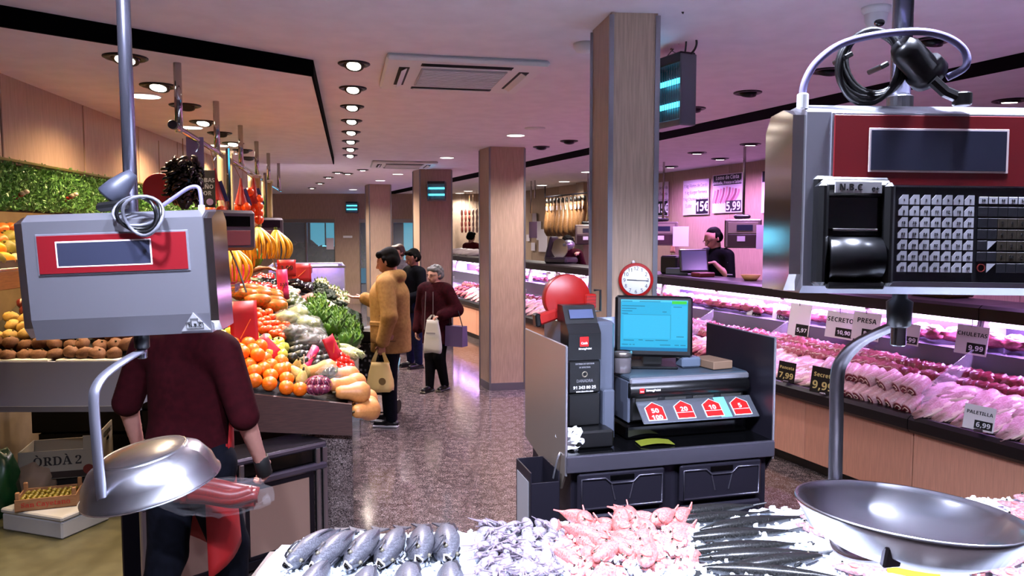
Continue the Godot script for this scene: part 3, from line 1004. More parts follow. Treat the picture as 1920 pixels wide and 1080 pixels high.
func fish(called: String, label: String, group: String, long: float, sx: float, sy: float, mat: Material, fin: Material, mouth: bool) -> Node3D:
	var t := thing(called, label, "fish", Vector3(0, -5, 0), 0.0, group)
	t.set_meta("base", called)
	part(t, "body", fish_body(sx, sy, long), mat)
	part(t, "tail_fin", one(extrude([[-0.44 * long, -0.18 * sy], [-0.56 * long, -0.6 * sy], [-0.54 * long, 0.0], [-0.56 * long, 0.6 * sy], [-0.44 * long, 0.18 * sy]], 0.004)), fin, Vector3.ZERO, eul(0, 0, -0.9) * ry(-PI / 2))
	if mouth:
		part(t, "dorsal_fin", one(extrude([[0.16 * long, 0.9 * sy], [0.1 * long, 1.12 * sy], [-0.12 * long, 0.98 * sy], [-0.3 * long, 0.5 * sy], [-0.1 * long, 0.8 * sy]], 0.004)), fin, Vector3.ZERO, ry(-PI / 2))
	for e in [-1, 1]:
		var q := part(t, "eye", one(ball(Vector3(0.13, 0.13, 0.13) * sy, 10, 7), true), mt("fish_eye_white", Color(0.4, 0.38, 0.32), 0.2), Vector3(e * sx * 0.55, sy * 0.28, 0.4 * long))
		part(q, "pupil", one(ball(Vector3(0.06, 0.12, 0.12) * sy, 8, 6), true), mt("black_gloss"), Vector3(e * sy * 0.14, 0.02 * sy, 0.02 * sy))
		part(t, "gill_cover", one(moved(lathe([[0.5 * sy, 0.0], [0.56 * sy, 0.006], [0.6 * sy, 0.0]], 14), Vector3.ZERO, eul(0, 0, PI / 2)), true), fin, Vector3(e * sx * 0.78, -0.05 * sy, 0.27 * long))
		if mouth:
			part(t, "side_fin", one(extrude([[0.2 * long, 0], [0.08 * long, 0.16 * sy], [0.0, -0.05 * sy], [0.08 * long, -0.2 * sy]], 0.004)), fin, Vector3(e * sx * 0.97, -0.3 * sy, 0), ry(-PI / 2 - e * 0.08))
	if mouth:
		part(t, "mouth", one(ball(Vector3(sx * 0.3, sy * 0.1, 0.02), 10, 6)), mt("black_gloss"), Vector3(0, -sy * 0.12, 0.488 * long))
		part(t, "lip", one(moved(tube([Vector3(-0.34 * sx, -0.02 * sy, -0.02 * long), Vector3(-0.2 * sx, 0.1 * sy, 0.02 * long), Vector3(0.2 * sx, 0.1 * sy, 0.02 * long), Vector3(0.34 * sx, -0.02 * sy, -0.02 * long), Vector3(0.2 * sx, -0.2 * sy, 0.012 * long), Vector3(-0.2 * sx, -0.2 * sy, 0.012 * long)], 0.004, 6, true), Vector3(0, -0.08 * sy, 0.478 * long)), true), mt("fish_lip", Color(0.75, 0.72, 0.68), 0.35))
	return t

func lay(proto: Node3D, first: bool, head: Vector3, tail: Vector3, roll := 0.0, label := "") -> void:
	var d := (head - tail).normalized()
	var side := Vector3.UP.cross(d).normalized()
	var b := Basis(side, d.cross(side), d) * eul(0, 0, roll)
	if first:
		proto.transform = Transform3D(b, (head + tail) / 2)
		if label:
			proto.set_meta("label", label)
	else:
		copy(proto, (head + tail) / 2, b, label)

func build_fish_counter() -> void:
	var steel := mt("brushed_steel")
	var t := thing("fish_counter", "steel fish counter holding the bed of crushed ice", "counter")
	part(t, "tray", one(plan([[-0.76, 1.2], [2.6, 1.2], [2.6, 2.84], [-0.76, 2.36]], ICE - 0.12, ICE - 0.05)), steel)
	part(t, "front_panel", one(plan([[-0.76, 2.30], [2.6, 2.78], [2.6, 2.82], [-0.76, 2.34]], 0.1, ICE - 0.12)), steel)
	part(t, "side_panel", one(plan([[-0.76, 1.2], [-0.72, 1.2], [-0.72, 2.32], [-0.76, 2.32]], 0.1, ICE - 0.12)), steel)
	part(t, "plinth", one(plan([[-0.7, 1.25], [2.55, 1.25], [2.55, 2.7], [-0.7, 2.25]], 0.0, 0.1)), mt("black_paint"))
	var n := FastNoiseLite.new()
	n.seed = 3
	n.frequency = 9.0
	var n2 := FastNoiseLite.new()
	n2.seed = 9
	n2.frequency = 38.0
	var ice := mt("crushed_ice", Color(0.9, 0.93, 0.97), 0.35)
	var x0 := -0.74
	var x1 := 2.6
	var f := func(u: float, v: float) -> Vector3:
		var x := lerpf(x0, x1, u)
		var zf := ice_far(x)
		var near_edge := 1.25
		var z := lerpf(near_edge, zf, v)
		var rim := clampf(minf((x - x0) / 0.05, (zf - z) / 0.04), 0.0, 1.0)
		if x < -0.6:
			z -= (1.0 - sqrt(clampf((x - x0) / 0.14, 0.0, 1.0))) * 0.12 * v
		var h := ICE + 0.018 * n.get_noise_2d(x, z) + 0.012 * n2.get_noise_2d(x, z) - 0.045 * pow(1.0 - rim, 2.0)
		return Vector3(x, h, -z)
	var bed := part(self, "crushed_ice_bed", one(sheet(230, 90, f, -0.03), true), ice)
	tag(bed, "bed of white crushed ice under the fish", "ice")
	stuff(bed)
	# loose lumps of ice
	var lumps := MB.new()
	for k in 2600:
		var x := rng.randf_range(-0.66, 2.3)
		var z := rng.randf_range(1.95, ice_far(x) - 0.05)
		var r := rng.randf_range(0.004, 0.011)
		lumps.add(moved(ball(Vector3(r, r * 0.8, r * 1.1), 5, 3, 0.5, 2.0, k), Vector3(x, ICE + 0.008 + 0.018 * n.get_noise_2d(x, z), -z), eul(rng.randf() * 3, rng.randf() * 6, 0)))
	for k in 800:
		var q := at_h(rng.randf_range(900 if k % 5 == 0 else 1060, 1300), rng.randf_range(985, 1085), ICE + 0.04)
		var r := rng.randf_range(0.004, 0.01)
		lumps.add(moved(ball(Vector3(r, r * 0.8, r * 1.1), 5, 3, 0.5, 2.0, k), q + Vector3(0, rng.randf_range(-0.02, 0.012), 0), eul(rng.randf() * 3, rng.randf() * 6, 0)))
	var lo := part(self, "loose_ice", lumps.done(), ice)
	tag(lo, "loose lumps of crushed ice scattered among the fish", "ice")
	stuff(lo)
	# big grey fish
	var grey := grained("fish_grey", Color(0.44, 0.44, 0.47), Color(0.2, 0.2, 0.23), Vector3.ONE * 5.0, 0.36, 0.06, false)
	var fin := mt("fish_fin_grey", Color(0.2, 0.2, 0.23), 0.4)
	var g := fish("grey_fish", "large whole grey fish lying on the ice, mouth towards the fishmonger", "large grey fish", 0.33, 0.036, 0.05, grey, fin, true)
	var spots := [[540, 1056, 640, 992], [590, 1060, 672, 990], [654, 1058, 712, 990], [716, 1054, 752, 990], [788, 1046, 788, 990], [842, 1044, 828, 986], [560, 1130, 610, 1062], [668, 1140, 690, 1072], [764, 1130, 760, 1066], [846, 1130, 838, 1066]]
	for i in spots.size():
		var p: Array = spots[i]
		var hd := at_h(p[0], p[1], ICE + 0.042)
		var tl := at_h(p[2], p[3], ICE + 0.012)
		tl = hd + (tl - hd).normalized() * 0.32
		lay(g, i == 0, hd, tl, rng.randf_range(-0.9, -0.5), nth(i if i < 6 else i - 6, "large grey fish from the ice end by the upturned pan, %s row" % ("outer" if i < 6 else "inner")))
	# small cuttlefish
	var pale := grained("cuttlefish_skin", Color(0.74, 0.72, 0.76), Color(0.4, 0.36, 0.42), Vector3.ONE * 9.0, 0.3, 0.04, false)
	var sq := thing("cuttlefish", "small pale grey cuttlefish heaped on the ice between grey and pink fish", "cuttlefish", Vector3(0, -5, 0), 0.0, "small cuttlefish")
	sq.set_meta("base", "cuttlefish")
	part(sq, "mantle", one(rings([[0.0, 0.004], [0.012, 0.014], [0.035, 0.019], [0.06, 0.018], [0.078, 0.012], [0.086, 0.004]].map(func(r):
		var row := PackedVector3Array()
		for k in 10:
			row.append(Vector3(cos(TAU * k / 10) * r[1], sin(TAU * k / 10) * r[1] * 0.8, r[0] - 0.045))
		return row)), true), pale)
	part(sq, "head", one(ball(Vector3(0.012, 0.01, 0.014), 10, 7), true), mt("cuttlefish_head", Color(0.5, 0.45, 0.5), 0.35), Vector3(0, 0, 0.05))
	for k in 5:
		var a := (k - 2) * 0.28
		part(sq, "tentacle", one(tube(curve([Vector3(a * 0.02, 0, 0.056), Vector3(a * 0.05, -0.003, 0.072), Vector3(a * 0.08, -0.004, 0.088)], 3), 0.0035, 5, false, 0.001), true), mt("cuttlefish_head"))
	for i in 64:
		var row := i / 9
		var u := 905.0 + (i % 9) * 17.5 + rng.randf_range(-6, 6) + (row % 2) * 7
		var v := 984.0 + row * 14.0 + rng.randf_range(-3, 3)
		var at := at_h(u, v, ICE + 0.014 + 0.014 * (i % 2))
		var b := eul(rng.randf_range(-0.5, 0.1), rng.randf_range(-0.5, 0.5), rng.randf_range(-0.5, 0.5))
		if i == 0:
			sq.transform = Transform3D(b, at)
		else:
			copy(sq, at, b)
	# pink fish
	var pink := grained("fish_pink", Color(0.84, 0.56, 0.53), Color(0.68, 0.29, 0.28), Vector3.ONE * 8.0, 0.28, 0.03, false)
	var pf := fish("pink_fish", "small pink fish heaped on the ice beside the dark hake", "small pink fish", 0.15, 0.024, 0.028, pink, mt("fish_fin_pink", Color(0.8, 0.45, 0.42), 0.4), false)
	for i in 55:
		var row := i / 11
		var u := 1066.0 + (i % 11) * 19.0 + row * 5.0 + rng.randf_range(-8, 8)
		var v := 984.0 + row * 20.0 + rng.randf_range(-5, 5)
		var hd := at_h(u, v, ICE + 0.018 + 0.022 * ((i * 7) % 3) * (0.5 if i % 11 < 2 or i % 11 > 8 else 1.0))
		var a := rng.randf_range(-0.9, 0.9) + (PI if rng.randf() < 0.3 else 0.0)
		lay(pf, i == 0, hd, hd - Vector3(sin(a), rng.randf_range(-0.06, 0.06), cos(a)) * 0.15, rng.randf_range(-1.6, -0.6) * (1 if i % 2 else -1))
	# dark hake
	var dark := grained("fish_dark", Color(0.15, 0.15, 0.145), Color(0.06, 0.06, 0.062), Vector3.ONE * 6.0, 0.26, 0.04, false)
	var hk := fish("hake", "long dark slender hake stretched on the ice behind the deep round pan", "dark hake", 0.4, 0.024, 0.024, dark, mt("fish_fin_dark", Color(0.14, 0.14, 0.14), 0.35), false)
	var lines := [[1226, 968, 1412, 948], [1238, 984, 1420, 962], [1312, 994, 1462, 974], [1268, 1012, 1470, 996], [1282, 1036, 1500, 1020], [1304, 1048, 1468, 1040], [1316, 1064, 1495, 1078], [1542, 1042, 1430, 1058], [1300, 1090, 1450, 1098]]
	for i in lines.size():
		var p: Array = lines[i]
		var hd := at_h(p[0], p[1], ICE + 0.016)
		var tl := at_h(p[2], p[3], ICE + 0.012)
		lay(hk, i == 0, hd, hd + (tl - hd).normalized() * 0.4, rng.randf_range(-0.7, 0.7), nth(i, "long dark hake on the ice counted from the till drawers"))
	# mixed fish past the pan
	var rose := fish("rose_fish", "pale rose fish on the ice beyond the hake", "pale rose fish", 0.26, 0.016, 0.03, grained("fish_rose", Color(0.78, 0.6, 0.6), Color(0.5, 0.32, 0.34), Vector3.ONE * 6.0, 0.3, 0.03, false), mt("fish_fin_pink"), false)
	var more := [[1500, 968, 1590, 975], [1492, 982, 1580, 1003], [1870, 940, 1950, 960], [1880, 970, 1960, 965], [1860, 1005, 1950, 1020], [1890, 1040, 1980, 1060], [1850, 1066, 1930, 1085], [1560, 1060, 1650, 1075], [1590, 1020, 1660, 1030], [1800, 1070, 1890, 1055], [1900, 930, 1990, 945]]
	for i in more.size():
		var p: Array = more[i]
		var hd := at_h(p[0], p[1], ICE + 0.02)
		var tl := at_h(p[2], p[3], ICE + 0.02)
		lay(rose, i == 0, hd, hd + (tl - hd).normalized() * 0.26, rng.randf_range(1.0, 1.9))
	# yellow price card under the pan
	var card := thing("price_card", "yellow plastic price card standing in the ice under the deep pan", "price card", at_h(1712, 1085, ICE + 0.02), -0.3)
	part(card, "card", one(bx(Vector3(0.13, 0.075, 0.004), Vector3.ZERO, 0.001)), mt("card_yellow", Color(0.9, 0.88, 0.08), 0.5), Vector3(0, 0.03, 0), eul(-0.35, 0, 0))
	part(card, "clip", one(bx(Vector3(0.02, 0.03, 0.014), Vector3.ZERO, 0.003)), mt("black_plastic"), Vector3(0.03, 0.06, 0.0), eul(-0.35, 0, 0))


# ---------- till station ----------
func build_till() -> void:
	# the front runs from (0.2025, 2.85) to (1.056, 3.08)
	var yaw := atan2(-0.23, 0.853) * -1.0
	var o := pl(0.2025, 2.85)
	var wide := 0.884
	var deep := 0.54
	var dark := mt("station_steel", Color(0.16, 0.15, 0.19), 0.3, 0.6)
	var pale := mt("station_pale", Color(0.52, 0.48, 0.44), 0.35, 0.5)
	var edge := mt("station_edge", Color(0.6, 0.6, 0.63), 0.3, 0.8)
	var t := thing("till_station", "dark steel till counter with side screens and drawers standing before the column", "counter", o, yaw)
	var top := 1.05
	part(t, "worktop", one(bx(Vector3(wide, 0.02, deep))), mt("worktop_black", Color(0.03, 0.03, 0.035), 0.12, 0.2), Vector3(wide / 2, top, -deep / 2))
	part(t, "front_apron", one(bx(Vector3(wide + 0.004, 0.065, 0.02))), mt("apron_grey", Color(0.3, 0.29, 0.33), 0.3, 0.6), Vector3(wide / 2, top - 0.022, 0.006))
	part(t, "carcass", one(bx(Vector3(wide - 0.04, 0.94, deep - 0.03))), dark, Vector3(wide / 2 + 0.01, 0.53, -deep / 2 - 0.012))
	part(t, "plinth", one(bx(Vector3(wide - 0.08, 0.06, deep - 0.06))), mt("black_paint"), Vector3(wide / 2, 0.03, -deep / 2))
	for e in [0, 1]:
		var x: float = wide * e
		part(t, "side_screen", one(prof([[0.0, 0.99], [0.0, 1.475], [-deep, 1.475], [-deep, 1.0], [-0.05, 0.92]], 0.008)), pale if e == 0 else dark, Vector3(x, 0, 0))
		part(t, "screen_edge", one(bar(Vector3(x, 0.985, 0.002), Vector3(x, 1.475, 0.002), 0.005, 8)), edge)
		part(t, "screen_edge", one(bar(Vector3(x, 1.475, 0.0), Vector3(x, 1.475, -deep), 0.004, 8)), edge)
	# drawers
	for e in 2:
		for k in 4:
			var c := Vector3(0.225 + 0.425 * e, 0.915 - 0.165 * k, 0.0)
			var d := part(t, "drawer", one(bx(Vector3(0.36, 0.15, 0.02), Vector3.ZERO, 0.008)), dark, c)
			part(d, "rim", one(tube([Vector3(-0.165, -0.062, 0.012), Vector3(-0.165, 0.052, 0.012), Vector3(-0.07, 0.052, 0.012), Vector3(-0.045, 0.03, 0.012), Vector3(0.045, 0.03, 0.012), Vector3(0.07, 0.052, 0.012), Vector3(0.165, 0.052, 0.012), Vector3(0.165, -0.062, 0.012)], 0.0045, 6, true), true), mt("drawer_rim", Color(0.3, 0.29, 0.33), 0.25, 0.7))
			part(d, "handle_recess", one(bx(Vector3(0.1, 0.022, 0.006))), mt("black_gloss"), Vector3(0, 0.05, 0.009))
			for q in [-1, 1]:
				part(d, "rib", one(bar(Vector3(q * 0.045, 0.028, 0.012), Vector3(q * 0.03, -0.035, 0.012), 0.003, 6)), mt("drawer_rim"))
	# waste bin hooked on the side
	var b := thing("waste_bin", "narrow open black bin with a printed sheet hooked to the till counter side", "bin", o + ry(yaw) * Vector3(-0.075, 0.62, -0.06), yaw)
	for w in [[Vector3(-0.055, 0.19, -0.06), Vector3(0.006, 0.38, 0.2)], [Vector3(0.055, 0.19, -0.06), Vector3(0.006, 0.38, 0.2)], [Vector3(0, 0.17, 0.04), Vector3(0.11, 0.34, 0.006)], [Vector3(0, 0.19, -0.16), Vector3(0.11, 0.38, 0.006)], [Vector3(0, 0.005, -0.06), Vector3(0.11, 0.01, 0.2)]]:
		part(b, "wall", one(bx(w[1])), dark, w[0])
	part(b, "printed_sheet", one(bx(Vector3(0.002, 0.3, 0.16))), mt("sheet_grey", Color(0.55, 0.55, 0.57), 0.6), Vector3(-0.0595, 0.19, -0.06))
	part(b, "hook", one(tube(curve([Vector3(0.045, 0.34, 0.0), Vector3(0.055, 0.42, 0.02), Vector3(0.07, 0.44, 0.01)]), 0.004, 6)), edge)
	# coin machine
	var y := top + 0.012
	var bl := mt("machine_black", Color(0.022, 0.022, 0.026), 0.35)
	var gr := mt("machine_grey", Color(0.26, 0.28, 0.33), 0.4)
	var r := ry(yaw)
	var m := thing("coin_machine", "tall black coin machine with grey sides beside the screen, red logo on front", "coin machine", o + r * Vector3(0.05, y, -0.22), yaw)
	part(m, "body", one(bx(Vector3(0.19, 0.46, 0.36), Vector3.ZERO, 0.012)), gr, Vector3(0.125, 0.25, -0.14))
	part(m, "foot", one(bx(Vector3(0.17, 0.07, 0.2), Vector3.ZERO, 0.008)), bl, Vector3(0.085, 0.035, 0.06))
	part(m, "lower_face", one(bx(Vector3(0.135, 0.13, 0.06), Vector3.ZERO, 0.006)), bl, Vector3(0.075, 0.135, 0.05))
	part(m, "middle_face", one(bx(Vector3(0.135, 0.13, 0.06), Vector3.ZERO, 0.006)), bl, Vector3(0.075, 0.268, 0.05))
	part(m, "upper_face", one(prof([[0.08, 0.335], [0.08, 0.44], [0.05, 0.475], [-0.02, 0.485], [-0.02, 0.335]], 0.135)), bl, Vector3(0.075, 0, 0))
	part(m, "hood", one(prof([[0.045, 0.475], [0.0, 0.545], [-0.06, 0.545], [-0.06, 0.475]], 0.135)), bl, Vector3(0.075, 0, 0))
	part(m, "coin_slot_window", one(bx(Vector3(0.1, 0.04, 0.004))), mt("slot_glass", Color(0.25, 0.28, 0.38), 0.15), Vector3(0.078, 0.512, 0.028), eul(-0.57, 0, 0))
	part(m, "grey_skirt", one(bx(Vector3(0.05, 0.2, 0.05), Vector3.ZERO, 0.006)), gr, Vector3(0.18, 0.11, 0.055))
	var logo := mt("logo_red", Color(0.75, 0.06, 0.06), 0.4)
	var white := mt("print_white", Color(0.85, 0.85, 0.87), 0.5)
	var lg := part(m, "logo", box(Vector3(0.036, 0.038, 0.001)), logo, Vector3(0.072, 0.408, 0.081))
	letters(lg, "Cash", 0.009, white, Vector3(0, -0.006, 0.0008))
	letters(m, "StrongPoint", 0.0072, white, Vector3(0.076, 0.38, 0.081))
	letters(m, "SISTEMA DE GESTION", 0.0058, mt("print_grey", Color(0.5, 0.5, 0.52), 0.5), Vector3(0.075, 0.32, 0.081))
	letters(m, "DE EFECTIVO", 0.0058, mt("print_grey"), Vector3(0.075, 0.306, 0.081))
	part(m, "ring_emblem", one(moved(lathe([[0.007, 0], [0.01, 0.001], [0.0125, 0], [0.01, -0.001], [0.007, 0]], 20), Vector3.ZERO, eul(PI / 2, 0, 0)), true), mt("emblem_gold", Color(0.6, 0.57, 0.5), 0.3, 0.7), Vector3(0.075, 0.278, 0.081))
	letters(m, "DANADRA", 0.0115, mt("print_grey"), Vector3(0.075, 0.252, 0.081), Basis(), "Droid Sans", false)
	letters(m, "91 343 80 25", 0.0125, white, Vector3(0.075, 0.226, 0.081))
	letters(m, "www.danadra.com", 0.006, white, Vector3(0.075, 0.21, 0.081))
	# red reel behind the coin machine
	var tape := thing("bag_sealer", "round red hand tape dispenser with black ends resting on the coin machine", "dispenser", o + r * Vector3(0.115, y + 0.535, -0.34), yaw)
	var red := mt("sealer_red", Color(0.52, 0.05, 0.03), 0.4)
	part(tape, "drum", one(moved(cyl(0.098, 0.05, 40), Vector3.ZERO, eul(PI / 2, 0, 0)), true), red, Vector3(0.0, 0.03, 0))
	part(tape, "nozzle", one(bx(Vector3(0.09, 0.045, 0.045), Vector3.ZERO, 0.008)), red, Vector3(-0.085, -0.045, 0.012), eul(0, 0, 0.3))
	part(tape, "nozzle_end", one(bx(Vector3(0.024, 0.055, 0.05), Vector3.ZERO, 0.006)), bl, Vector3(-0.13, -0.058, 0.012), eul(0, 0, 0.1))
	part(tape, "grip", one(bx(Vector3(0.05, 0.062, 0.05), Vector3.ZERO, 0.006)), red, Vector3(0.098, 0.015, 0.01))
	for k in 4:
		part(tape, "rib", box(Vector3(0.042, 0.003, 0.054)), mt("rib_dark_red", Color(0.4, 0.03, 0.03), 0.5), Vector3(0.098, -0.004 + 0.013 * k, 0.01))
	part(tape, "grip_frame", one(tube([Vector3(0.11, -0.025, 0.036), Vector3(0.138, -0.025, 0.036), Vector3(0.138, 0.062, 0.036), Vector3(0.11, 0.062, 0.036)], 0.005, 6)), bl)
	# crumpled tissue
	single("crumpled_tissue", one(ball(Vector3(0.05, 0.042, 0.045), 16, 11, 0.9, 2.4, 5)), mt("tissue_white", Color(0.78, 0.78, 0.8), 0.8), "crumpled white tissue on the black worktop at the foot of the coin machine", "tissue", o + r * Vector3(0.055, y + 0.036, -0.09), r)
	# banknote machine
	var n := thing("banknote_machine", "low banknote recycler with red numbered slots under the screen", "banknote machine", o + r * Vector3(0.3, y, -0.2), yaw)
	part(n, "body", one(bx(Vector3(0.52, 0.17, 0.38), Vector3.ZERO, 0.01)), bl, Vector3(0.29, 0.15, -0.15))
	part(n, "base", one(bx(Vector3(0.55, 0.06, 0.36), Vector3.ZERO, 0.008)), mt("black_gloss"), Vector3(0.28, 0.03, -0.12))
	part(n, "side_cover", one(bx(Vector3(0.012, 0.17, 0.38), Vector3.ZERO, 0.004)), gr, Vector3(0.025, 0.15, -0.15))
	part(n, "lid", one(bx(Vector3(0.54, 0.02, 0.4), Vector3.ZERO, 0.006)), mt("lid_dusty", Color(0.2, 0.24, 0.28), 0.35), Vector3(0.29, 0.245, -0.15))
	part(n, "lid_edge", one(bx(Vector3(0.54, 0.026, 0.016), Vector3.ZERO, 0.006)), edge, Vector3(0.29, 0.238, 0.052))
	part(n, "nose", one(moved(cyl(0.032, 0.54, 20), Vector3.ZERO, eul(0, 0, PI / 2)), true), bl, Vector3(0.29, 0.198, 0.035))
	var lg2 := part(n, "logo", box(Vector3(0.02, 0.02, 0.001)), logo, Vector3(0.068, 0.2, 0.068))
	letters(lg2, "Cash", 0.005, white, Vector3(0, -0.003, 0.0008))
	letters(n, "StrongPoint", 0.0085, white, Vector3(0.118, 0.2, 0.068))
	var tray := part(n, "note_tray", one(bx(Vector3(0.52, 0.008, 0.11), Vector3.ZERO, 0.003)), mt("tray_steel", Color(0.5, 0.52, 0.56), 0.25, 0.8), Vector3(0.31, 0.115, 0.085), eul(0.72, 0, 0))
	var marks := ["50", "20", "10", "5"]
	for k in 4:
		var x := -0.195 + 0.128 * k
		var tab := part(tray, "note_slot", one(Transform3D(eul(-PI / 2, 0, 0), Vector3.ZERO) * extrude([[-0.04, -0.045], [0.04, -0.045], [0.04, 0.018], [0.0, 0.044], [-0.04, 0.018]], 0.003)), mt("print_white"), Vector3(x, 0.0055, 0.0))
		part(tab, "slot_face", one(Transform3D(eul(-PI / 2, 0, 0), Vector3.ZERO) * extrude([[-0.037, -0.042], [0.037, -0.042], [0.037, 0.017], [0.0, 0.041], [-0.037, 0.017]], 0.003)), logo, Vector3(0, 0.001, 0))
		part(tab, "lettering", text_mesh(marks[k], 0.022), white, Vector3(0, 0.003, 0.0), eul(-PI / 2, 0, 0))
		if k == 0:
			part(tab, "lettering", text_mesh("100", 0.022), white, Vector3(0, 0.003, 0.032), eul(-PI / 2, 0, 0))
		else:
			part(tab, "slot_line", box(Vector3(0.074, 0.0006, 0.002)), white, Vector3(0, 0.003, 0.016))
		part(n, "slot_plate", box(Vector3(0.095, 0.012, 0.004)), mt("slot_plate", Color(0.16, 0.16, 0.15), 0.4), Vector3(0.1 + 0.128 * k, 0.158, 0.042))
	part(tray, "banknote", box(Vector3(0.05, 0.0006, 0.1)), mt("note_cyan", Color(0.35, 0.7, 0.75), 0.6), Vector3(0.11, 0.005, 0.0))
	# screen
	var s := thing("till_screen", "black touch screen showing a bright blue till program", "monitor", o + r * Vector3(0.52, y + 0.255, -0.36), yaw - 0.32)
	part(s, "foot", one(bx(Vector3(0.2, 0.012, 0.16), Vector3.ZERO, 0.005)), bl, Vector3(0, 0.006, 0))
	part(s, "stem", one(prof([[0.02, 0.0], [0.03, 0.12], [-0.03, 0.12], [-0.06, 0.0]], 0.08)), bl, Vector3(0, 0, -0.02))
	var tilt := eul(-0.1, 0, -0.015)
	part(s, "casing", one(bx(Vector3(0.33, 0.262, 0.04), Vector3.ZERO, 0.01)), bl, Vector3(0, 0.178, 0.02), tilt)
	var im := Image.create(320, 240, false, Image.FORMAT_RGB8)
	im.fill(Color(0.16, 0.62, 0.8))
	im.fill_rect(Rect2i(0, 0, 320, 10), Color(0.3, 0.72, 0.88))
	im.fill_rect(Rect2i(244, 4, 70, 14), Color(0.25, 0.75, 0.25))
	im.fill_rect(Rect2i(14, 70, 224, 112), Color(0.2, 0.66, 0.84))
	im.fill_rect(Rect2i(240, 26, 76, 160), Color(0.2, 0.66, 0.84))
	im.fill_rect(Rect2i(0, 224, 320, 16), Color(0.1, 0.42, 0.62))
	var ink := Color(0.07, 0.3, 0.42)
	for q in [[6, 6, 50], [90, 6, 96], [6, 28, 110], [6, 40, 70], [6, 52, 46], [200, 54, 16], [6, 64, 30], [252, 30, 40], [16, 190, 50], [88, 188, 20], [120, 190, 40], [168, 188, 60], [268, 170, 32], [8, 210, 28], [44, 210, 10], [60, 210, 8], [190, 210, 50], [260, 210, 20], [288, 210, 22]]:
		for x in range(q[0], q[0] + q[2], 5):
			im.fill_rect(Rect2i(x, q[1], 3, 4), ink)
	im.fill_rect(Rect2i(14, 70, 224, 1), ink)
	im.fill_rect(Rect2i(238, 70, 1, 112), ink)
	var tex := ImageTexture.create_from_image(im)
	var sm := mt("till_screen_glow", Color(0.02, 0.02, 0.02), 0.2, 0.0, {"emission_enabled": true, "emission": Color.BLACK, "emission_energy_multiplier": 1.25})
	sm.emission_texture = tex
	var quad := QuadMesh.new()
	quad.size = Vector2(0.285, 0.218)
	part(s, "screen", quad, sm, Vector3(0, 0.178, 0.02) + tilt * Vector3(0, 0.004, 0.0205), tilt)
	area(s, "screen_light", Vector3(0, 0.178, 0.02) + tilt * Vector3(0, 0.0, 0.03), tilt * ry(PI), Vector2(0.28, 0.21), Color(0.3, 0.75, 0.9), 0.05)
	part(s, "cable", one(tube(curve([Vector3(-0.02, 0.1, -0.04), Vector3(-0.1, 0.04, 0.02), Vector3(-0.17, 0.012, 0.05), Vector3(-0.24, 0.01, 0.03)]), 0.004, 6), true), mt("cable_cream", Color(0.6, 0.56, 0.48), 0.5))
	# jar, papers and boxes on the machine
	var jar := thing("glass_jar", "squat glass jar with a screw rim between coin machine and screen", "jar", o + r * Vector3(0.335, y + 0.255, -0.26), yaw)
	part(jar, "glass", one(lathe([[0.0, 0.0], [0.036, 0.0], [0.038, 0.006], [0.038, 0.062], [0.035, 0.068], [0.035, 0.085], [0.033, 0.085], [0.033, 0.066], [0.036, 0.06], [0.036, 0.01], [0, 0.008]], 24), true), mt("jar_glass", Color(0.36, 0.34, 0.35), 0.15, 0.3))
	part(jar, "rim", one(lathe([[0.036, 0.066], [0.041, 0.068], [0.041, 0.088], [0.036, 0.09]], 24), true), mt("jar_rim", Color(0.45, 0.42, 0.4), 0.3, 0.8))
	single("paper_bag", one(sheet(8, 8, func(u: float, v: float) -> Vector3: return Vector3(u * 0.15 - 0.03 * v, v * 0.13, 0.02 * sin(u * 3.0) - v * 0.03), 0.004), true), mt("paper_blue_grey", Color(0.5, 0.53, 0.62), 0.7), "crumpled pale blue paper sheet leaning behind the glass jar", "paper", o + r * Vector3(0.28, y + 0.34, -0.4), r)
	single("plastic_tub", one(bx(Vector3(0.09, 0.045, 0.07), Vector3.ZERO, 0.008)), mt("tub_grey", Color(0.3, 0.34, 0.4), 0.25), "grey translucent plastic tub beside the screen foot", "tub", o + r * Vector3(0.66, y + 0.28, -0.3), r)
	single("wooden_box", one(bx(Vector3(0.1, 0.035, 0.16), Vector3.ZERO, 0.003)), mt("box_tan", Color(0.42, 0.33, 0.26), 0.6), "small tan wooden box on the banknote machine by the dark side screen", "box", o + r * Vector3(0.76, y + 0.275, -0.28), r * ry(0.15))
	single("leaflet", one(sheet(6, 4, func(u: float, v: float) -> Vector3: return Vector3(u * 0.14, 0.008 * sin(u * 3.1), v * 0.07), 0.002)), mt("leaflet_green", Color(0.38, 0.4, 0.1), 0.5), "folded yellow-green leaflet on the black worktop before the banknote machine", "leaflet", o + r * Vector3(0.33, y + 0.004, -0.11), r * ry(-0.1))
	# clock on the column
	var cz := 3.6
	var k := thing("wall_clock", "small round red wall clock with a white dial on the near column", "clock", at_z(1192, 525, cz), -0.085)
	part(k, "case", one(moved(cyl(0.08, 0.03, 40), Vector3.ZERO, eul(PI / 2, 0, 0)), true), mt("clock_red", Color(0.6, 0.08, 0.07), 0.35))
	part(k, "dial", one(moved(cyl(0.066, 0.006, 40), Vector3.ZERO, eul(PI / 2, 0, 0)), true), mt("dial_white", Color(0.85, 0.85, 0.86), 0.5), Vector3(0, 0, 0.015))
	for i in 12:
		var a := TAU * (i + 1) / 12.0
		part(k, "lettering", text_mesh(str(i + 1), 0.0165, 0.0006, "Droid Sans", false), mt("ink"), Vector3(sin(a) * 0.054, cos(a) * 0.054, 0.0186))
	part(k, "hour_hand", box(Vector3(0.044, 0.004, 0.0014)), mt("ink"), Vector3(-0.02, 0.001, 0.02), eul(0, 0, -0.04))
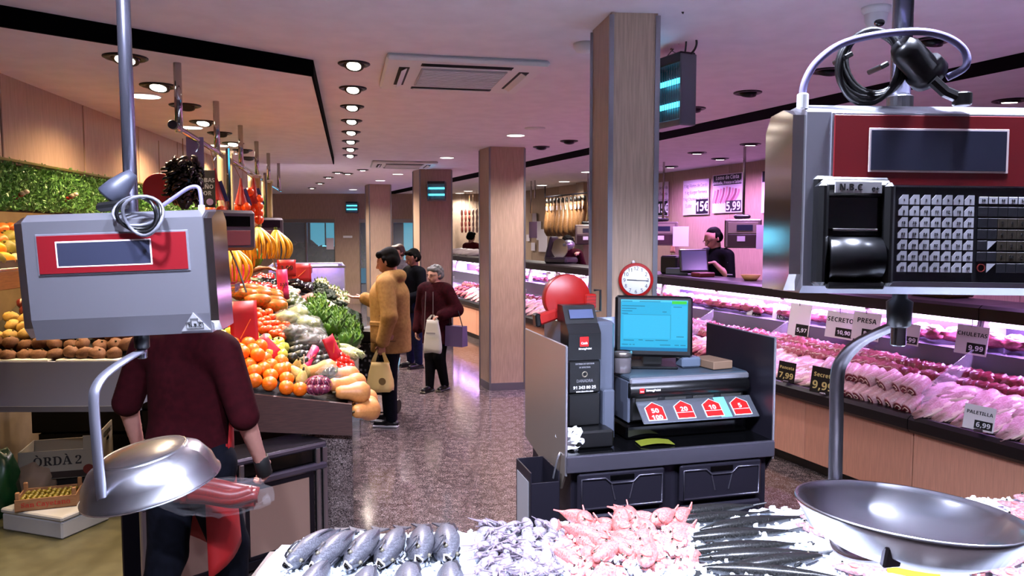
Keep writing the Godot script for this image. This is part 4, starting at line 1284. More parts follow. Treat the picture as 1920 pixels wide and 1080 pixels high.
	part(k, "minute_hand", box(Vector3(0.058, 0.003, 0.0014)), mt("ink"), Vector3(0.025, -0.001, 0.021), eul(0, 0, -0.03))
	part(k, "hanger", one(ball(Vector3(0.008, 0.008, 0.006), 10, 6)), mt("print_white"), Vector3(-0.012, 0.084, 0.0))


# ---------- fruit and vegetables ----------
func proto(called: String, label: String, category: String, group: String) -> Node3D:
	var t := thing(called, label, category, Vector3(0, -9, 0), 0.0, group)
	t.set_meta("base", called)
	t.set_meta("fresh", true)
	return t

func put(p: Node3D, at: Vector3, b := Basis(), label := "") -> Node3D:
	if p.has_meta("fresh"):
		p.remove_meta("fresh")
		p.transform = Transform3D(b, at)
		if label:
			p.set_meta("label", label)
		return p
	return copy(p, at, b, label)

func turn() -> Basis:
	return eul(rng.randf_range(-0.6, 0.6), rng.randf() * TAU, rng.randf_range(-0.6, 0.6))

func heap(p: Node3D, s0: float, s1: float, t0: float, t1: float, pitch: float, sink: float, b := Basis(), spin := true) -> void:
	var row := 0
	var s := s0
	while s <= s1 + 0.001:
		var t := t0 + (pitch * 0.5 if row % 2 else 0.0)
		while t <= t1 + 0.001:
			var ss := s + rng.randf_range(-0.12, 0.12) * pitch
			var tt := t + rng.randf_range(-0.12, 0.12) * pitch
			put(p, sc(ss, tt, pile_h(ss, tt) + sink + rng.randf_range(-0.006, 0.012)), (turn() if spin else ry(rng.randf_range(-0.3, 0.3))) * b)
			t += pitch
		s += pitch * 0.88
		row += 1

func fruit(called: String, label: String, group: String, r: float, mat: Material, seed_n := 1, squash := 0.96) -> Node3D:
	var p := proto(called, label, "fruit", group)
	part(p, "flesh", one(ball(Vector3(r, r * squash, r), 16, 10, 0.05, 1.3, seed_n), true), mat)
	part(p, "stem_scar", one(moved(cyl(r * 0.12, 0.004, 8), Vector3(0, r * squash * 0.99, 0))), mt("stem_brown", Color(0.25, 0.22, 0.1), 0.7))
	return p

func speckle(called: String, a: Color, b: Color, size: float, rough := 0.4) -> StandardMaterial3D:
	return grained(called, a, b, Vector3.ONE * size, rough, 0.03, false)

func long_fruit(called: String, label: String, cat: String, group: String, profile: Array, mat: Material, cap_mat: Material, seg := 14) -> Node3D:
	var p := proto(called, label, cat, group)
	part(p, "flesh", one(lathe(profile, seg), true), mat)
	var top: float = profile[-1][1]
	part(p, "stalk", one(lathe([[0, top - 0.004], [0.008, top - 0.002], [0.006, top + 0.018], [0, top + 0.02]], 8), true), cap_mat)
	return p

func leaf_mesh(long: float, wide: float, bend: float) -> ArrayMesh:
	return one(sheet(4, 6, func(u: float, v: float) -> Vector3:
		var w := wide * sin(PI * pow(v, 0.7)) * (u - 0.5)
		return Vector3(w, bend * v * v * long + absf(u - 0.5) * wide * 0.3 + 0.006 * sin(v * 14.0 + u * 9.0), v * long), 0.0015), true)

func price_card(at: Vector3, yaw: float, tilt: float, w: float, h: float, col: String, label: String, words := "", turned := 0.0) -> void:
	var t := thing("price_card", label, "price card", at, yaw)
	var tones := {"red": Color(0.62, 0.06, 0.05), "pink": Color(0.85, 0.2, 0.38), "rose": Color(0.8, 0.13, 0.2)}
	part(t, "stick", one(bar(Vector3(0, -0.1, -0.004), Vector3(0, h * 0.5, -0.004), 0.004, 6)), mt("stick_pale", Color(0.8, 0.75, 0.68), 0.6))
	var b := eul(tilt, 0, turned)
	var c := part(t, "card", one(sheet(6, 4, func(u: float, v: float) -> Vector3: return Vector3((u - 0.5) * w, v * h, 0.02 * sin(u * PI)), 0.0015), true), mt("card_" + col, tones[col], 0.45), Vector3(0, 0, 0), b)
	part(c, "pen_stroke", one(bar(Vector3(-w * 0.2, h * 0.3, 0.022), Vector3(w * 0.2, h * 0.65, 0.022), 0.003, 5)), mt("pen_orange", Color(0.85, 0.4, 0.15), 0.5))
	if words:
		part(c, "lettering", text_mesh(words, minf(h * 0.3, w * 1.1 / words.length())), mt("ink"), Vector3(0, h * 0.5, 0.024))

func build_stall() -> void:
	var t := thing("produce_stall", "long sloping fruit and vegetable stall with a wooden end board on a granite base", "stall")
	var wood := grained("stall_wood", Color(0.27, 0.17, 0.15), Color(0.21, 0.13, 0.12), Vector3(0.6, 6, 0.6), 0.5, 0.03)
	# end board rises towards the ridge
	var end := func(th0: float, th1: float) -> PackedVector3Array:
		var a := sc(th0, 0.0)
		var m := sc(th0, 0.9)
		var c := sc(th0, 1.04)
		var off := sc(th1, 0.0) - a
		var rows := []
		for q in [[a, 0.67, 0.862], [m, 0.76, 1.0], [c, 0.77, 1.01]]:
			var p: Vector3 = q[0]
			rows.append(PackedVector3Array([p + Vector3(0, q[1], 0), p + Vector3(0, q[2], 0), p + Vector3(0, q[2], 0) + off, p + Vector3(0, q[1], 0) + off]))
		return rings(rows)
	part(t, "end_board", one(end.call(0.0, 0.03)), wood)
	part(t, "far_end_board", one(end.call(5.6, 5.63)), wood)
	for e in [0.0, 1.015]:
		var p := [sc(0.03, e), sc(5.6, e), sc(5.6, e + 0.025), sc(0.03, e + 0.025)]
		part(t, "side_board", one(plan(p.map(func(q): return [q.x, -q.z]), 0.68, 0.86 if e < 0.5 else 1.0)), wood)
	part(t, "deck", one(sheet(16, 24, func(u: float, v: float) -> Vector3:
		var tt := 0.02 + u * 0.99
		var s := 0.03 + v * 5.57
		return sc(s, tt, pile_h(s, tt) - 0.05), 0.012), true), mt("deck_dark", Color(0.09, 0.07, 0.05), 0.8))
	var gr: Material = mats["granite"]
	var p2 := [sc(0.06, 0.0), sc(5.5, 0.0), sc(5.5, 0.3), sc(0.06, 0.3)]
	part(t, "granite_base", one(plan(p2.map(func(q): return [q.x, -q.z]), 0.0, 0.68)), gr)
	var p3 := [sc(0.35, 0.3), sc(5.5, 0.3), sc(5.5, 0.98), sc(0.35, 0.98)]
	part(t, "inner_base", one(plan(p3.map(func(q): return [q.x, -q.z]), 0.0, 0.66)), mt("base_purple", Color(0.2, 0.17, 0.22), 0.4))
	# steel cupboard set at an angle under the stall end
	var k := thing("steel_cupboard", "low steel cupboard with cream doors and dark rails under the stall end", "cupboard", pl(-1.85, 3.75), PI / 4)
	var dark := mt("cupboard_dark", Color(0.1, 0.09, 0.12), 0.3, 0.6)
	var steel := mt("brushed_steel")
	part(k, "top", one(bx(Vector3(1.06, 0.03, 0.28))), dark, Vector3(0.53, 0.655, -0.14))
	part(k, "top_rail", one(bx(Vector3(1.06, 0.035, 0.03), Vector3.ZERO, 0.01)), mt("rail_steel", Color(0.4, 0.38, 0.44), 0.25, 0.8), Vector3(0.53, 0.65, 0.0))
	part(k, "slot", one(bx(Vector3(1.02, 0.1, 0.01))), mt("black_gloss"), Vector3(0.53, 0.6, -0.015))
	part(k, "lower_rail", one(bx(Vector3(1.06, 0.045, 0.04), Vector3.ZERO, 0.012)), mt("rail_steel"), Vector3(0.53, 0.53, 0.005))
	for e in 2:
		var c := Vector3(0.28 + 0.48 * e, 0.29, -0.01)
		var d := part(k, "door", one(bx(Vector3(0.4, 0.4, 0.016))), mt("door_cream", Color(0.5, 0.4, 0.35), 0.35), c)
		for q in [-1, 1]:
			part(d, "door_frame", one(bx(Vector3(0.03, 0.42, 0.024))), dark, Vector3(q * 0.2, 0, 0.002))
			part(d, "door_frame", one(bx(Vector3(0.42, 0.03, 0.024))), dark, Vector3(0, q * 0.2, 0.002))
	part(k, "bottom_rail", one(bx(Vector3(1.06, 0.05, 0.03))), dark, Vector3(0.53, 0.06, 0.0))
	for x in [0.015, 0.53, 1.0, 1.045]:
		part(k, "post", one(bx(Vector3(0.03, 0.64, 0.03), Vector3.ZERO, 0.006)), steel, Vector3(x, 0.32, 0.002))
	part(k, "back", one(bx(Vector3(1.06, 0.62, 0.02))), dark, Vector3(0.53, 0.33, -0.27))

func build_produce() -> void:
	var green := mt("stalk_green", Color(0.25, 0.33, 0.12), 0.6)
	# --- citrus and round fruit at the stall end
	var orange := fruit("orange", "large orange heaped behind the wooden end board", "oranges at the stall end", 0.046, speckle("orange_peel", Color(0.93, 0.46, 0.05), Color(0.86, 0.36, 0.03), 5.0, 0.38))
	heap(orange, 0.07, 0.13, 0.3, 0.58, 0.088, 0.0)
	heap(orange, 0.2, 0.46, 0.4, 0.86, 0.088, 0.0)
	heap(orange, 0.3, 0.5, 0.56, 0.82, 0.09, 0.06)
	var melon := fruit("melon", "pale netted melon at the corner of the stall end board", "small melons", 0.066, speckle("melon_skin", Color(0.72, 0.52, 0.36), Color(0.63, 0.44, 0.3), 4.0, 0.55), 4)
	heap(melon, 0.1, 0.12, 0.68, 0.84, 0.13, 0.0)
	heap(melon, 0.24, 0.26, 0.82, 0.9, 0.13, 0.02)
	var mand := fruit("mandarin", "small deep orange mandarin in the heap above the yellow apples", "mandarins", 0.034, speckle("mandarin_peel", Color(0.93, 0.36, 0.04), Color(0.85, 0.26, 0.02), 5.0, 0.4), 2, 0.82)
	heap(mand, 0.88, 1.28, 0.46, 0.9, 0.066, 0.0)
	var apple_p := [[0.0, -0.03], [0.018, -0.035], [0.036, -0.022], [0.042, 0.004], [0.036, 0.026], [0.02, 0.035], [0.006, 0.03], [0.0, 0.026]]
	var apple := long_fruit("yellow_apple", "yellow green apple between the oranges and the mandarins", "fruit", "yellow apples", apple_p, speckle("apple_yellow", Color(0.8, 0.77, 0.3), Color(0.7, 0.7, 0.22), 4.0, 0.3), mt("stem_brown"))
	heap(apple, 0.54, 0.82, 0.44, 0.84, 0.08, 0.0)
	put(apple, sc(0.62, 0.76, pile_h(0.62, 0.76) + 0.06), turn())
	put(apple, sc(0.56, 0.74, pile_h(0.56, 0.74) + 0.05), turn())
	var pear_p := [[0.0, -0.045], [0.02, -0.046], [0.036, -0.03], [0.038, -0.008], [0.028, 0.018], [0.018, 0.04], [0.01, 0.05], [0.0, 0.052]]
	var pear := long_fruit("pear", "pale yellow pear tucked beside the oranges", "fruit", "pale pears", pear_p, speckle("pear_skin", Color(0.78, 0.7, 0.42), Color(0.68, 0.58, 0.3), 5.0, 0.4), mt("stem_brown"))
	heap(pear, 0.26, 0.5, 0.3, 0.37, 0.075, 0.0)
	var gpear := long_fruit("green_pear", "small green pear beside the lettuces", "fruit", "green pears", pear_p, speckle("pear_green", Color(0.62, 0.66, 0.24), Color(0.52, 0.56, 0.18), 5.0, 0.4), mt("stem_brown"))
	heap(gpear, 1.18, 1.36, 0.12, 0.24, 0.072, 0.0)
	# --- pineapples
	var pine := proto("pineapple", "ripe brown pineapple on the ridge above the oranges", "fruit", "pineapples")
	part(pine, "flesh", one(ball(Vector3(0.06, 0.095, 0.06), 18, 14, 0.12, 7.0, 3)), speckle("pineapple_skin", Color(0.5, 0.33, 0.12), Color(0.3, 0.2, 0.07), 9.0, 0.6))
	for i in 14:
		part(pine, "leaf", leaf_mesh(0.1, 0.024, 0.3), speckle("pine_leaf", Color(0.28, 0.36, 0.16), Color(0.2, 0.26, 0.12), 6.0), Vector3(0, 0.085, 0), ry(i * 2.4) * eul(-1.1 + 0.05 * i, 0, 0))
	for q in [[0.6, 0.87], [0.72, 0.92], [0.5, 0.93], [0.66, 1.0]]:
		put(pine, sc(q[0], q[1], pile_h(q[0], q[1]) + 0.03), eul(1.0, rng.randf() * 2.0 - 0.4, 0.3))
	# --- long and odd shapes
	var pap_p := [[0.0, -0.1], [0.025, -0.096], [0.045, -0.06], [0.05, 0.0], [0.042, 0.06], [0.022, 0.096], [0.0, 0.1]]
	var pap := long_fruit("papaya", "long papaya ripening from green to orange", "fruit", "papayas", pap_p, speckle("papaya_skin", Color(0.85, 0.4, 0.1), Color(0.42, 0.4, 0.12), 2.2, 0.35), green)
	for q in [[1.36, 0.68], [1.42, 0.58], [1.48, 0.68], [1.55, 0.6], [1.62, 0.7], [1.42, 0.78], [1.58, 0.8], [1.36, 0.56], [1.7, 0.62], [1.68, 0.76]]:
		put(pap, sc(q[0], q[1], pile_h(q[0], q[1]) + 0.03), ry(rng.randf_range(-0.3, 0.3)) * eul(0, 0, PI / 2))
	var peach := fruit("peach", "blushing peach above the papayas", "peaches", 0.038, speckle("peach_skin", Color(0.9, 0.6, 0.3), Color(0.84, 0.4, 0.2), 4.0, 0.6), 3)
	heap(peach, 1.8, 2.0, 0.55, 0.72, 0.075, 0.0)
	var pepper := fruit("red_pepper", "glossy red pepper near the ridge of the stall", "red peppers", 0.042, mt("pepper_red", Color(0.68, 0.07, 0.03), 0.2), 9, 1.15)
	heap(pepper, 1.95, 2.4, 0.62, 0.85, 0.085, 0.01)
	heap(pepper, 3.0, 3.5, 0.78, 0.88, 0.085, 0.01)
	var egg_p := [[0.0, -0.085], [0.025, -0.082], [0.04, -0.055], [0.038, -0.015], [0.028, 0.03], [0.02, 0.06], [0.0, 0.066]]
	var eggp := long_fruit("aubergine", "dark glossy aubergine on the upper stall", "vegetable", "aubergines on the upper stall", egg_p, mt("aubergine_skin", Color(0.045, 0.02, 0.05), 0.12), green)
	heap(eggp, 2.5, 2.95, 0.66, 0.84, 0.09, 0.01, eul(0, 0, PI / 2), false)
	heap(eggp, 3.5, 3.8, 0.45, 0.6, 0.09, 0.01, eul(0, 0, PI / 2), false)
	var garlic := fruit("garlic", "white garlic bulb beside the aubergines", "garlic bulbs", 0.03, mt("garlic_skin", Color(0.75, 0.7, 0.62), 0.5), 5, 0.9)
	heap(garlic, 2.75, 3.1, 0.5, 0.64, 0.06, 0.0)
	var avo := long_fruit("avocado", "mid green avocado stacked above the lettuces", "fruit", "green avocados", pear_p, speckle("avocado_green", Color(0.3, 0.36, 0.16), Color(0.22, 0.27, 0.12), 5.0, 0.4), mt("stem_brown"))
	heap(avo, 1.85, 2.4, 0.34, 0.54, 0.078, 0.0, eul(0, 0, PI / 2), false)
	var davo := long_fruit("dark_avocado", "dark green avocado beside the tomatoes", "fruit", "dark avocados", pear_p, speckle("avocado_dark", Color(0.14, 0.16, 0.08), Color(0.09, 0.1, 0.05), 5.0, 0.4), mt("stem_brown"))
	heap(davo, 0.56, 0.84, 0.16, 0.42, 0.076, 0.0, eul(0, 0, PI / 2), false)
	var sweet := proto("sweet_potato", "rosy sweet potato between avocados and broccoli", "vegetable", "sweet potatoes")
	part(sweet, "flesh", one(ball(Vector3(0.04, 0.036, 0.09), 12, 10, 0.5, 1.6, 8), true), speckle("sweet_potato_skin", Color(0.68, 0.4, 0.32), Color(0.56, 0.3, 0.25), 5.0, 0.7))
	heap(sweet, 2.75, 3.35, 0.24, 0.42, 0.1, 0.01, Basis(), false)
	# --- tomatoes
	var tom := fruit("tomato", "ripe red tomato at the aisle edge of the stall", "tomatoes", 0.036, mt("tomato_skin", Color(0.82, 0.16, 0.07), 0.18), 6, 0.85)
	heap(tom, 0.68, 1.14, 0.0, 0.12, 0.07, 0.012)
	heap(tom, 0.9, 1.1, 0.0, 0.05, 0.07, -0.03)
	# --- butternut squashes at the corner
	var sq_p := [[0.0, -0.11], [0.04, -0.108], [0.068, -0.075], [0.066, -0.03], [0.046, 0.02], [0.042, 0.07], [0.03, 0.095], [0.0, 0.1]]
	var squash := long_fruit("butternut_squash", "tan butternut squash at the stall corner by the aisle", "vegetable", "butternut squashes", sq_p, speckle("squash_skin", Color(0.78, 0.54, 0.3), Color(0.72, 0.47, 0.25), 3.0, 0.45), mt("stem_brown"), 18)
	for q in [[0.42, 0.2, 0.03, 1.7, 0.2], [0.22, 0.06, 0.04, 1.3, 0.9], [0.12, 0.0, 0.045, 1.5, 0.4], [0.34, 0.0, 0.04, 1.5, 1.2], [0.5, 0.06, 0.035, 1.4, 0.3]]:
		put(squash, sc(q[0], q[1], pile_h(q[0], q[1]) + q[2]), ry(q[4]) * eul(0, 0, q[3]))
	for q in [[0.1, -0.075, 0.8], [0.24, -0.07, 0.79], [0.4, -0.07, 0.8]]:
		put(squash, sc(q[0], q[1], q[2]), ry(-0.3) * eul(1.45, 0, 0.2), "tan butternut squash hanging over the aisle edge of the stall")
	# --- greens
	var let := proto("lettuce", "leafy green lettuce on the aisle side of the stall", "vegetable", "lettuces")
	for i in 22:
		part(let, "leaf", leaf_mesh(0.14 - 0.003 * i, 0.11, 0.5), speckle("lettuce_leaf_%d" % (i % 2), [Color(0.3, 0.48, 0.12), Color(0.4, 0.58, 0.18)][i % 2], [Color(0.2, 0.36, 0.08), Color(0.3, 0.46, 0.12)][i % 2], 5.0, 0.45), Vector3(0, 0.0, 0), ry(i * 2.4) * eul(-0.25 - 0.05 * i, 0, 0))
	for q in 30:
		var s := 1.4 + 0.17 * (q / 3.0) + rng.randf_range(-0.04, 0.04)
		var tt := 0.02 + 0.13 * (q % 3) + rng.randf_range(-0.03, 0.03)
		if s < 3.1:
			put(let, sc(s, tt, pile_h(s, tt) + 0.0), ry(rng.randf() * TAU) * eul(rng.randf_range(-0.3, 0.3), 0, rng.randf_range(-0.3, 0.3)))
	var endive := proto("endive", "pale white and green chicory head at the aisle edge", "vegetable", "chicory heads")
	part(endive, "heart", one(ball(Vector3(0.035, 0.035, 0.085), 14, 10, 0.2, 2.0, 4), true), speckle("endive_white", Color(0.78, 0.8, 0.62), Color(0.6, 0.66, 0.35), 3.0, 0.4))
	for i in 6:
		part(endive, "leaf", leaf_mesh(0.15, 0.06, 0.15), mats["endive_white"], Vector3(0, 0, -0.08), eul(0, 0, i * 1.05))
	for q in [[1.2, 0.02], [1.34, 0.03], [1.3, -0.03], [1.75, 0.0], [1.9, 0.01]]:
		put(endive, sc(q[0], q[1], pile_h(q[0], q[1]) + 0.04), ry(STALL_YAW + rng.randf_range(-0.4, 0.4)) * eul(0.35, 0, 0))
	var leek := proto("leek", "long leek with dark green leaves hanging to the aisle", "vegetable", "leeks")
	part(leek, "shaft", one(tube([Vector3(0, 0, -0.2), Vector3(0, 0, 0.05)], 0.014, 8), true), mt("leek_white", Color(0.75, 0.78, 0.62), 0.4))
	for i in 4:
		part(leek, "leaf", leaf_mesh(0.3, 0.035, -0.25 + 0.08 * i), speckle("leek_leaf", Color(0.16, 0.26, 0.12), Color(0.1, 0.18, 0.09), 4.0, 0.5), Vector3(0, 0, 0.03), eul(0, (i - 1.5) * 0.14, 0))
	for i in 20:
		var s := 2.75 + 0.075 * i
		put(leek, sc(s, 0.16, pile_h(s, 0.16) + 0.04), ry(STALL_YAW + rng.randf_range(-0.15, 0.15)) * eul(0.5, 0, 0))
	var floret := one(ball(Vector3(0.03, 0.024, 0.03), 9, 6, 0.5, 6.0, 2))
	for kind in 2:
		var name_: String = ["broccoli", "cauliflower"][kind]
		var head := proto(name_, ["dark green broccoli head beside the cauliflowers", "white cauliflower with green leaves at the far aisle end of the stall"][kind], "vegetable", name_ + " heads")
		var fm := [speckle("broccoli_green", Color(0.1, 0.2, 0.07), Color(0.06, 0.13, 0.05), 12.0, 0.7), speckle("cauliflower_white", Color(0.84, 0.8, 0.66), Color(0.72, 0.68, 0.52), 12.0, 0.6)]
		part(head, "stem", one(lathe([[0, -0.08], [0.03, -0.08], [0.04, 0.0], [0, 0.0]], 10), true), mt("stem_pale", Color(0.5, 0.6, 0.32), 0.5))
		for i in 17:
			var a := i * 2.4
			var r := 0.018 * sqrt(float(i))
			part(head, "floret", floret, fm[kind], Vector3(cos(a) * r, 0.045 - r * r * 7.0, sin(a) * r))
		for i in (3 if kind == 0 else 8):
			part(head, "leaf", leaf_mesh(0.13, 0.07, 0.4), mt("stem_pale") if kind else mats["leek_leaf"], Vector3(0, -0.05, 0), ry(i * 0.8) * eul(-0.6, 0, 0))
		var spots := [[[3.7, 0.3], [3.9, 0.22], [4.05, 0.32], [4.2, 0.24], [4.35, 0.33], [3.8, 0.12]], [[4.3, 0.1], [4.5, 0.2], [4.65, 0.08], [4.8, 0.24], [4.95, 0.12], [5.15, 0.2], [5.3, 0.08], [4.6, 0.32], [5.0, 0.34]]]
		for q in spots[kind]:
			put(head, sc(q[0], q[1], pile_h(q[0], q[1]) + 0.05), ry(rng.randf() * TAU) * eul(rng.randf_range(-0.3, 0.3), 0, 0.2))
	var asp := proto("asparagus_bundle", "bundle of thin green asparagus on the stall ridge", "vegetable", "asparagus bundles")
	for i in 9:
		part(asp, "spear", one(tube([Vector3((i % 3) * 0.014, (i / 3) * 0.013, -0.1), Vector3((i % 3) * 0.014, (i / 3) * 0.013, 0.09), Vector3((i % 3) * 0.014, (i / 3) * 0.013, 0.115)], 0.007, 6, false, 0.003), true), mt("asparagus_green", Color(0.35, 0.42, 0.16), 0.5))
	part(asp, "band", one(bx(Vector3(0.05, 0.046, 0.02), Vector3(0.014, 0.013, 0), 0.01)), mt("band_white", Color(0.75, 0.75, 0.72), 0.5))
	for q in [[2.3, 0.86], [2.42, 0.9], [2.55, 0.88], [2.2, 0.93]]:
		put(asp, sc(q[0], q[1], pile_h(q[0], q[1]) + 0.03), ry(rng.randf_range(0.8, 1.4)))
	# --- bagged salads, onion net and film tray
	var film := mt("film_bag", Color(0.85, 0.88, 0.85, 0.1), 0.1, 0.0, {"transparency": BaseMaterial3D.TRANSPARENCY_ALPHA, "metallic_specular": 0.35})
	var bag := proto("salad_bag", "clear plastic bag of pale salad leaves above the lettuces", "vegetable", "salad bags")
	part(bag, "leaves", one(ball(Vector3(0.075, 0.055, 0.085), 16, 10, 0.4, 2.6, 6), true), speckle("salad_pale", Color(0.62, 0.64, 0.36), Color(0.45, 0.5, 0.24), 6.0, 0.5))
	part(bag, "film", one(ball(Vector3(0.088, 0.066, 0.1), 18, 12, 0.35, 2.2, 7)), film)
	for q in [[1.24, 0.36], [1.36, 0.3], [1.44, 0.4], [1.2, 0.46]]:
		put(bag, sc(q[0], q[1], pile_h(q[0], q[1]) + 0.03), ry(rng.randf() * TAU))
	var dbag := proto("dark_salad_bag", "clear plastic bag of dark red salad leaves beside the dark avocados", "vegetable", "dark salad bags")
	part(dbag, "leaves", one(ball(Vector3(0.07, 0.055, 0.085), 16, 10, 0.4, 2.6, 9), true), speckle("salad_dark", Color(0.25, 0.27, 0.15), Color(0.22, 0.13, 0.1), 5.0, 0.5))
	part(dbag, "film", one(ball(Vector3(0.085, 0.07, 0.1), 18, 12, 0.4, 2.2, 8)), film)
	for q in [[0.88, 0.3], [1.0, 0.34], [1.08, 0.26], [0.92, 0.4], [0.98, 0.22]]:
		put(dbag, sc(q[0], q[1], pile_h(q[0], q[1]) + 0.04), ry(rng.randf() * TAU))
	var net := thing("onion_net", "net of purple onions behind the end board beside the oranges", "vegetable", sc(0.1, 0.2, pile_h(0.1, 0.2) + 0.02))
	for i in 9:
		part(net, "onion", one(ball(Vector3(0.034, 0.03, 0.034), 12, 8, 0.1, 2.0, i), true), mt("onion_purple", Color(0.38, 0.14, 0.24), 0.3), Vector3(0.04 * ((i % 3) - 1), 0.035 * (i / 6), 0.04 * ((i / 3) % 2) - 0.02))
	for i in 7:
		var lp := []
		for q in 16:
			var a := TAU * q / 16.0
			lp.append(Vector3(0.085 * cos(a), 0.02 + 0.06 * sin(a), 0).rotated(Vector3.UP, i * 0.45))
		part(net, "netting", one(tube(lp, 0.0016, 4, true)), mt("net_pink", Color(0.65, 0.3, 0.4), 0.5))
	var tray := thing("aubergine_tray", "tray of three round aubergines under clinging film at the stall corner", "vegetable", sc(0.34, 0.14, pile_h(0.34, 0.14) + 0.03), STALL_YAW)
	part(tray, "tray", one(bx(Vector3(0.2, 0.02, 0.14), Vector3.ZERO, 0.008)), mt("black_plastic"), Vector3.ZERO, eul(0.35, 0, 0))
	for i in 3:
		part(tray, "aubergine", one(ball(Vector3(0.036, 0.033, 0.046), 14, 9), true), mats["aubergine_skin"], Vector3(-0.06 + 0.06 * i, 0.04, 0.01 * (i % 2)))
		part(tray, "calyx", one(ball(Vector3(0.018, 0.012, 0.012), 8, 5)), green, Vector3(-0.06 + 0.06 * i, 0.05, 0.045))
	part(tray, "film", one(ball(Vector3(0.12, 0.065, 0.085), 18, 10, 0.2, 3.0, 3)), film, Vector3(0, 0.02, 0))
	# --- cards on sticks
	price_card(sc(0.46, 0.66, 1.12), 0.7, -0.1, 0.18, 0.34, "red", "large bent red price card standing among the oranges")
	price_card(sc(0.52, 0.5, 1.06), 0.15, -0.1, 0.17, 0.17, "rose", "tilted diamond rose price card above the yellow apples", "", 0.75)
	price_card(sc(0.5, 0.3, 1.0), 0.9, -0.5, 0.06, 0.2, "pink", "narrow pink price card lying over the dark avocados", "1,99", -0.8)
	price_card(sc(0.78, 0.1, 1.02), 0.9, -0.15, 0.1, 0.17, "rose", "rose price card on a wooden stick beside the tomatoes", "", 0.35)
	price_card(sc(1.75, 0.52, 1.36), 0.5, -0.05, 0.085, 0.24, "pink", "tall narrow pink price card with black writing above the papayas", "2,50", 0.05)
	price_card(sc(2.05, 0.92, 1.47), 0.4, -0.1, 0.22, 0.16, "pink", "wide pink price card on the stall ridge beside the wire basket")
	price_card(sc(3.4, 0.62, 1.45), 0.3, -0.1, 0.18, 0.17, "red", "red price card near the reaching hand", "3,99")
	price_card(sc(3.9, 0.5, 1.36), 0.4, -0.2, 0.2, 0.2, "red", "large red price card behind the aubergines")
	# wire basket on the ridge
	var wb := thing("wire_basket", "small steel wire basket on the ridge beside a pink card", "basket", sc(1.35, 0.9, 1.46), STALL_YAW)
	for i in 3:
		part(wb, "wire", one(tube([Vector3(-0.12, 0.03 * i, -0.08), Vector3(0.12, 0.03 * i, -0.08), Vector3(0.12, 0.03 * i, 0.08), Vector3(-0.12, 0.03 * i, 0.08)], 0.0035, 5, true)), mt("bolt_steel"))
	for i in 7:
		part(wb, "wire", one(bar(Vector3(-0.12 + 0.04 * i, 0, 0.08), Vector3(-0.12 + 0.04 * i, 0.06, 0.08), 0.003, 5)), mt("bolt_steel"))


# ---------- produce wall ----------
func wall_x(z: float) -> float:
	return -2.949 - 0.134 * (z - 4.532)

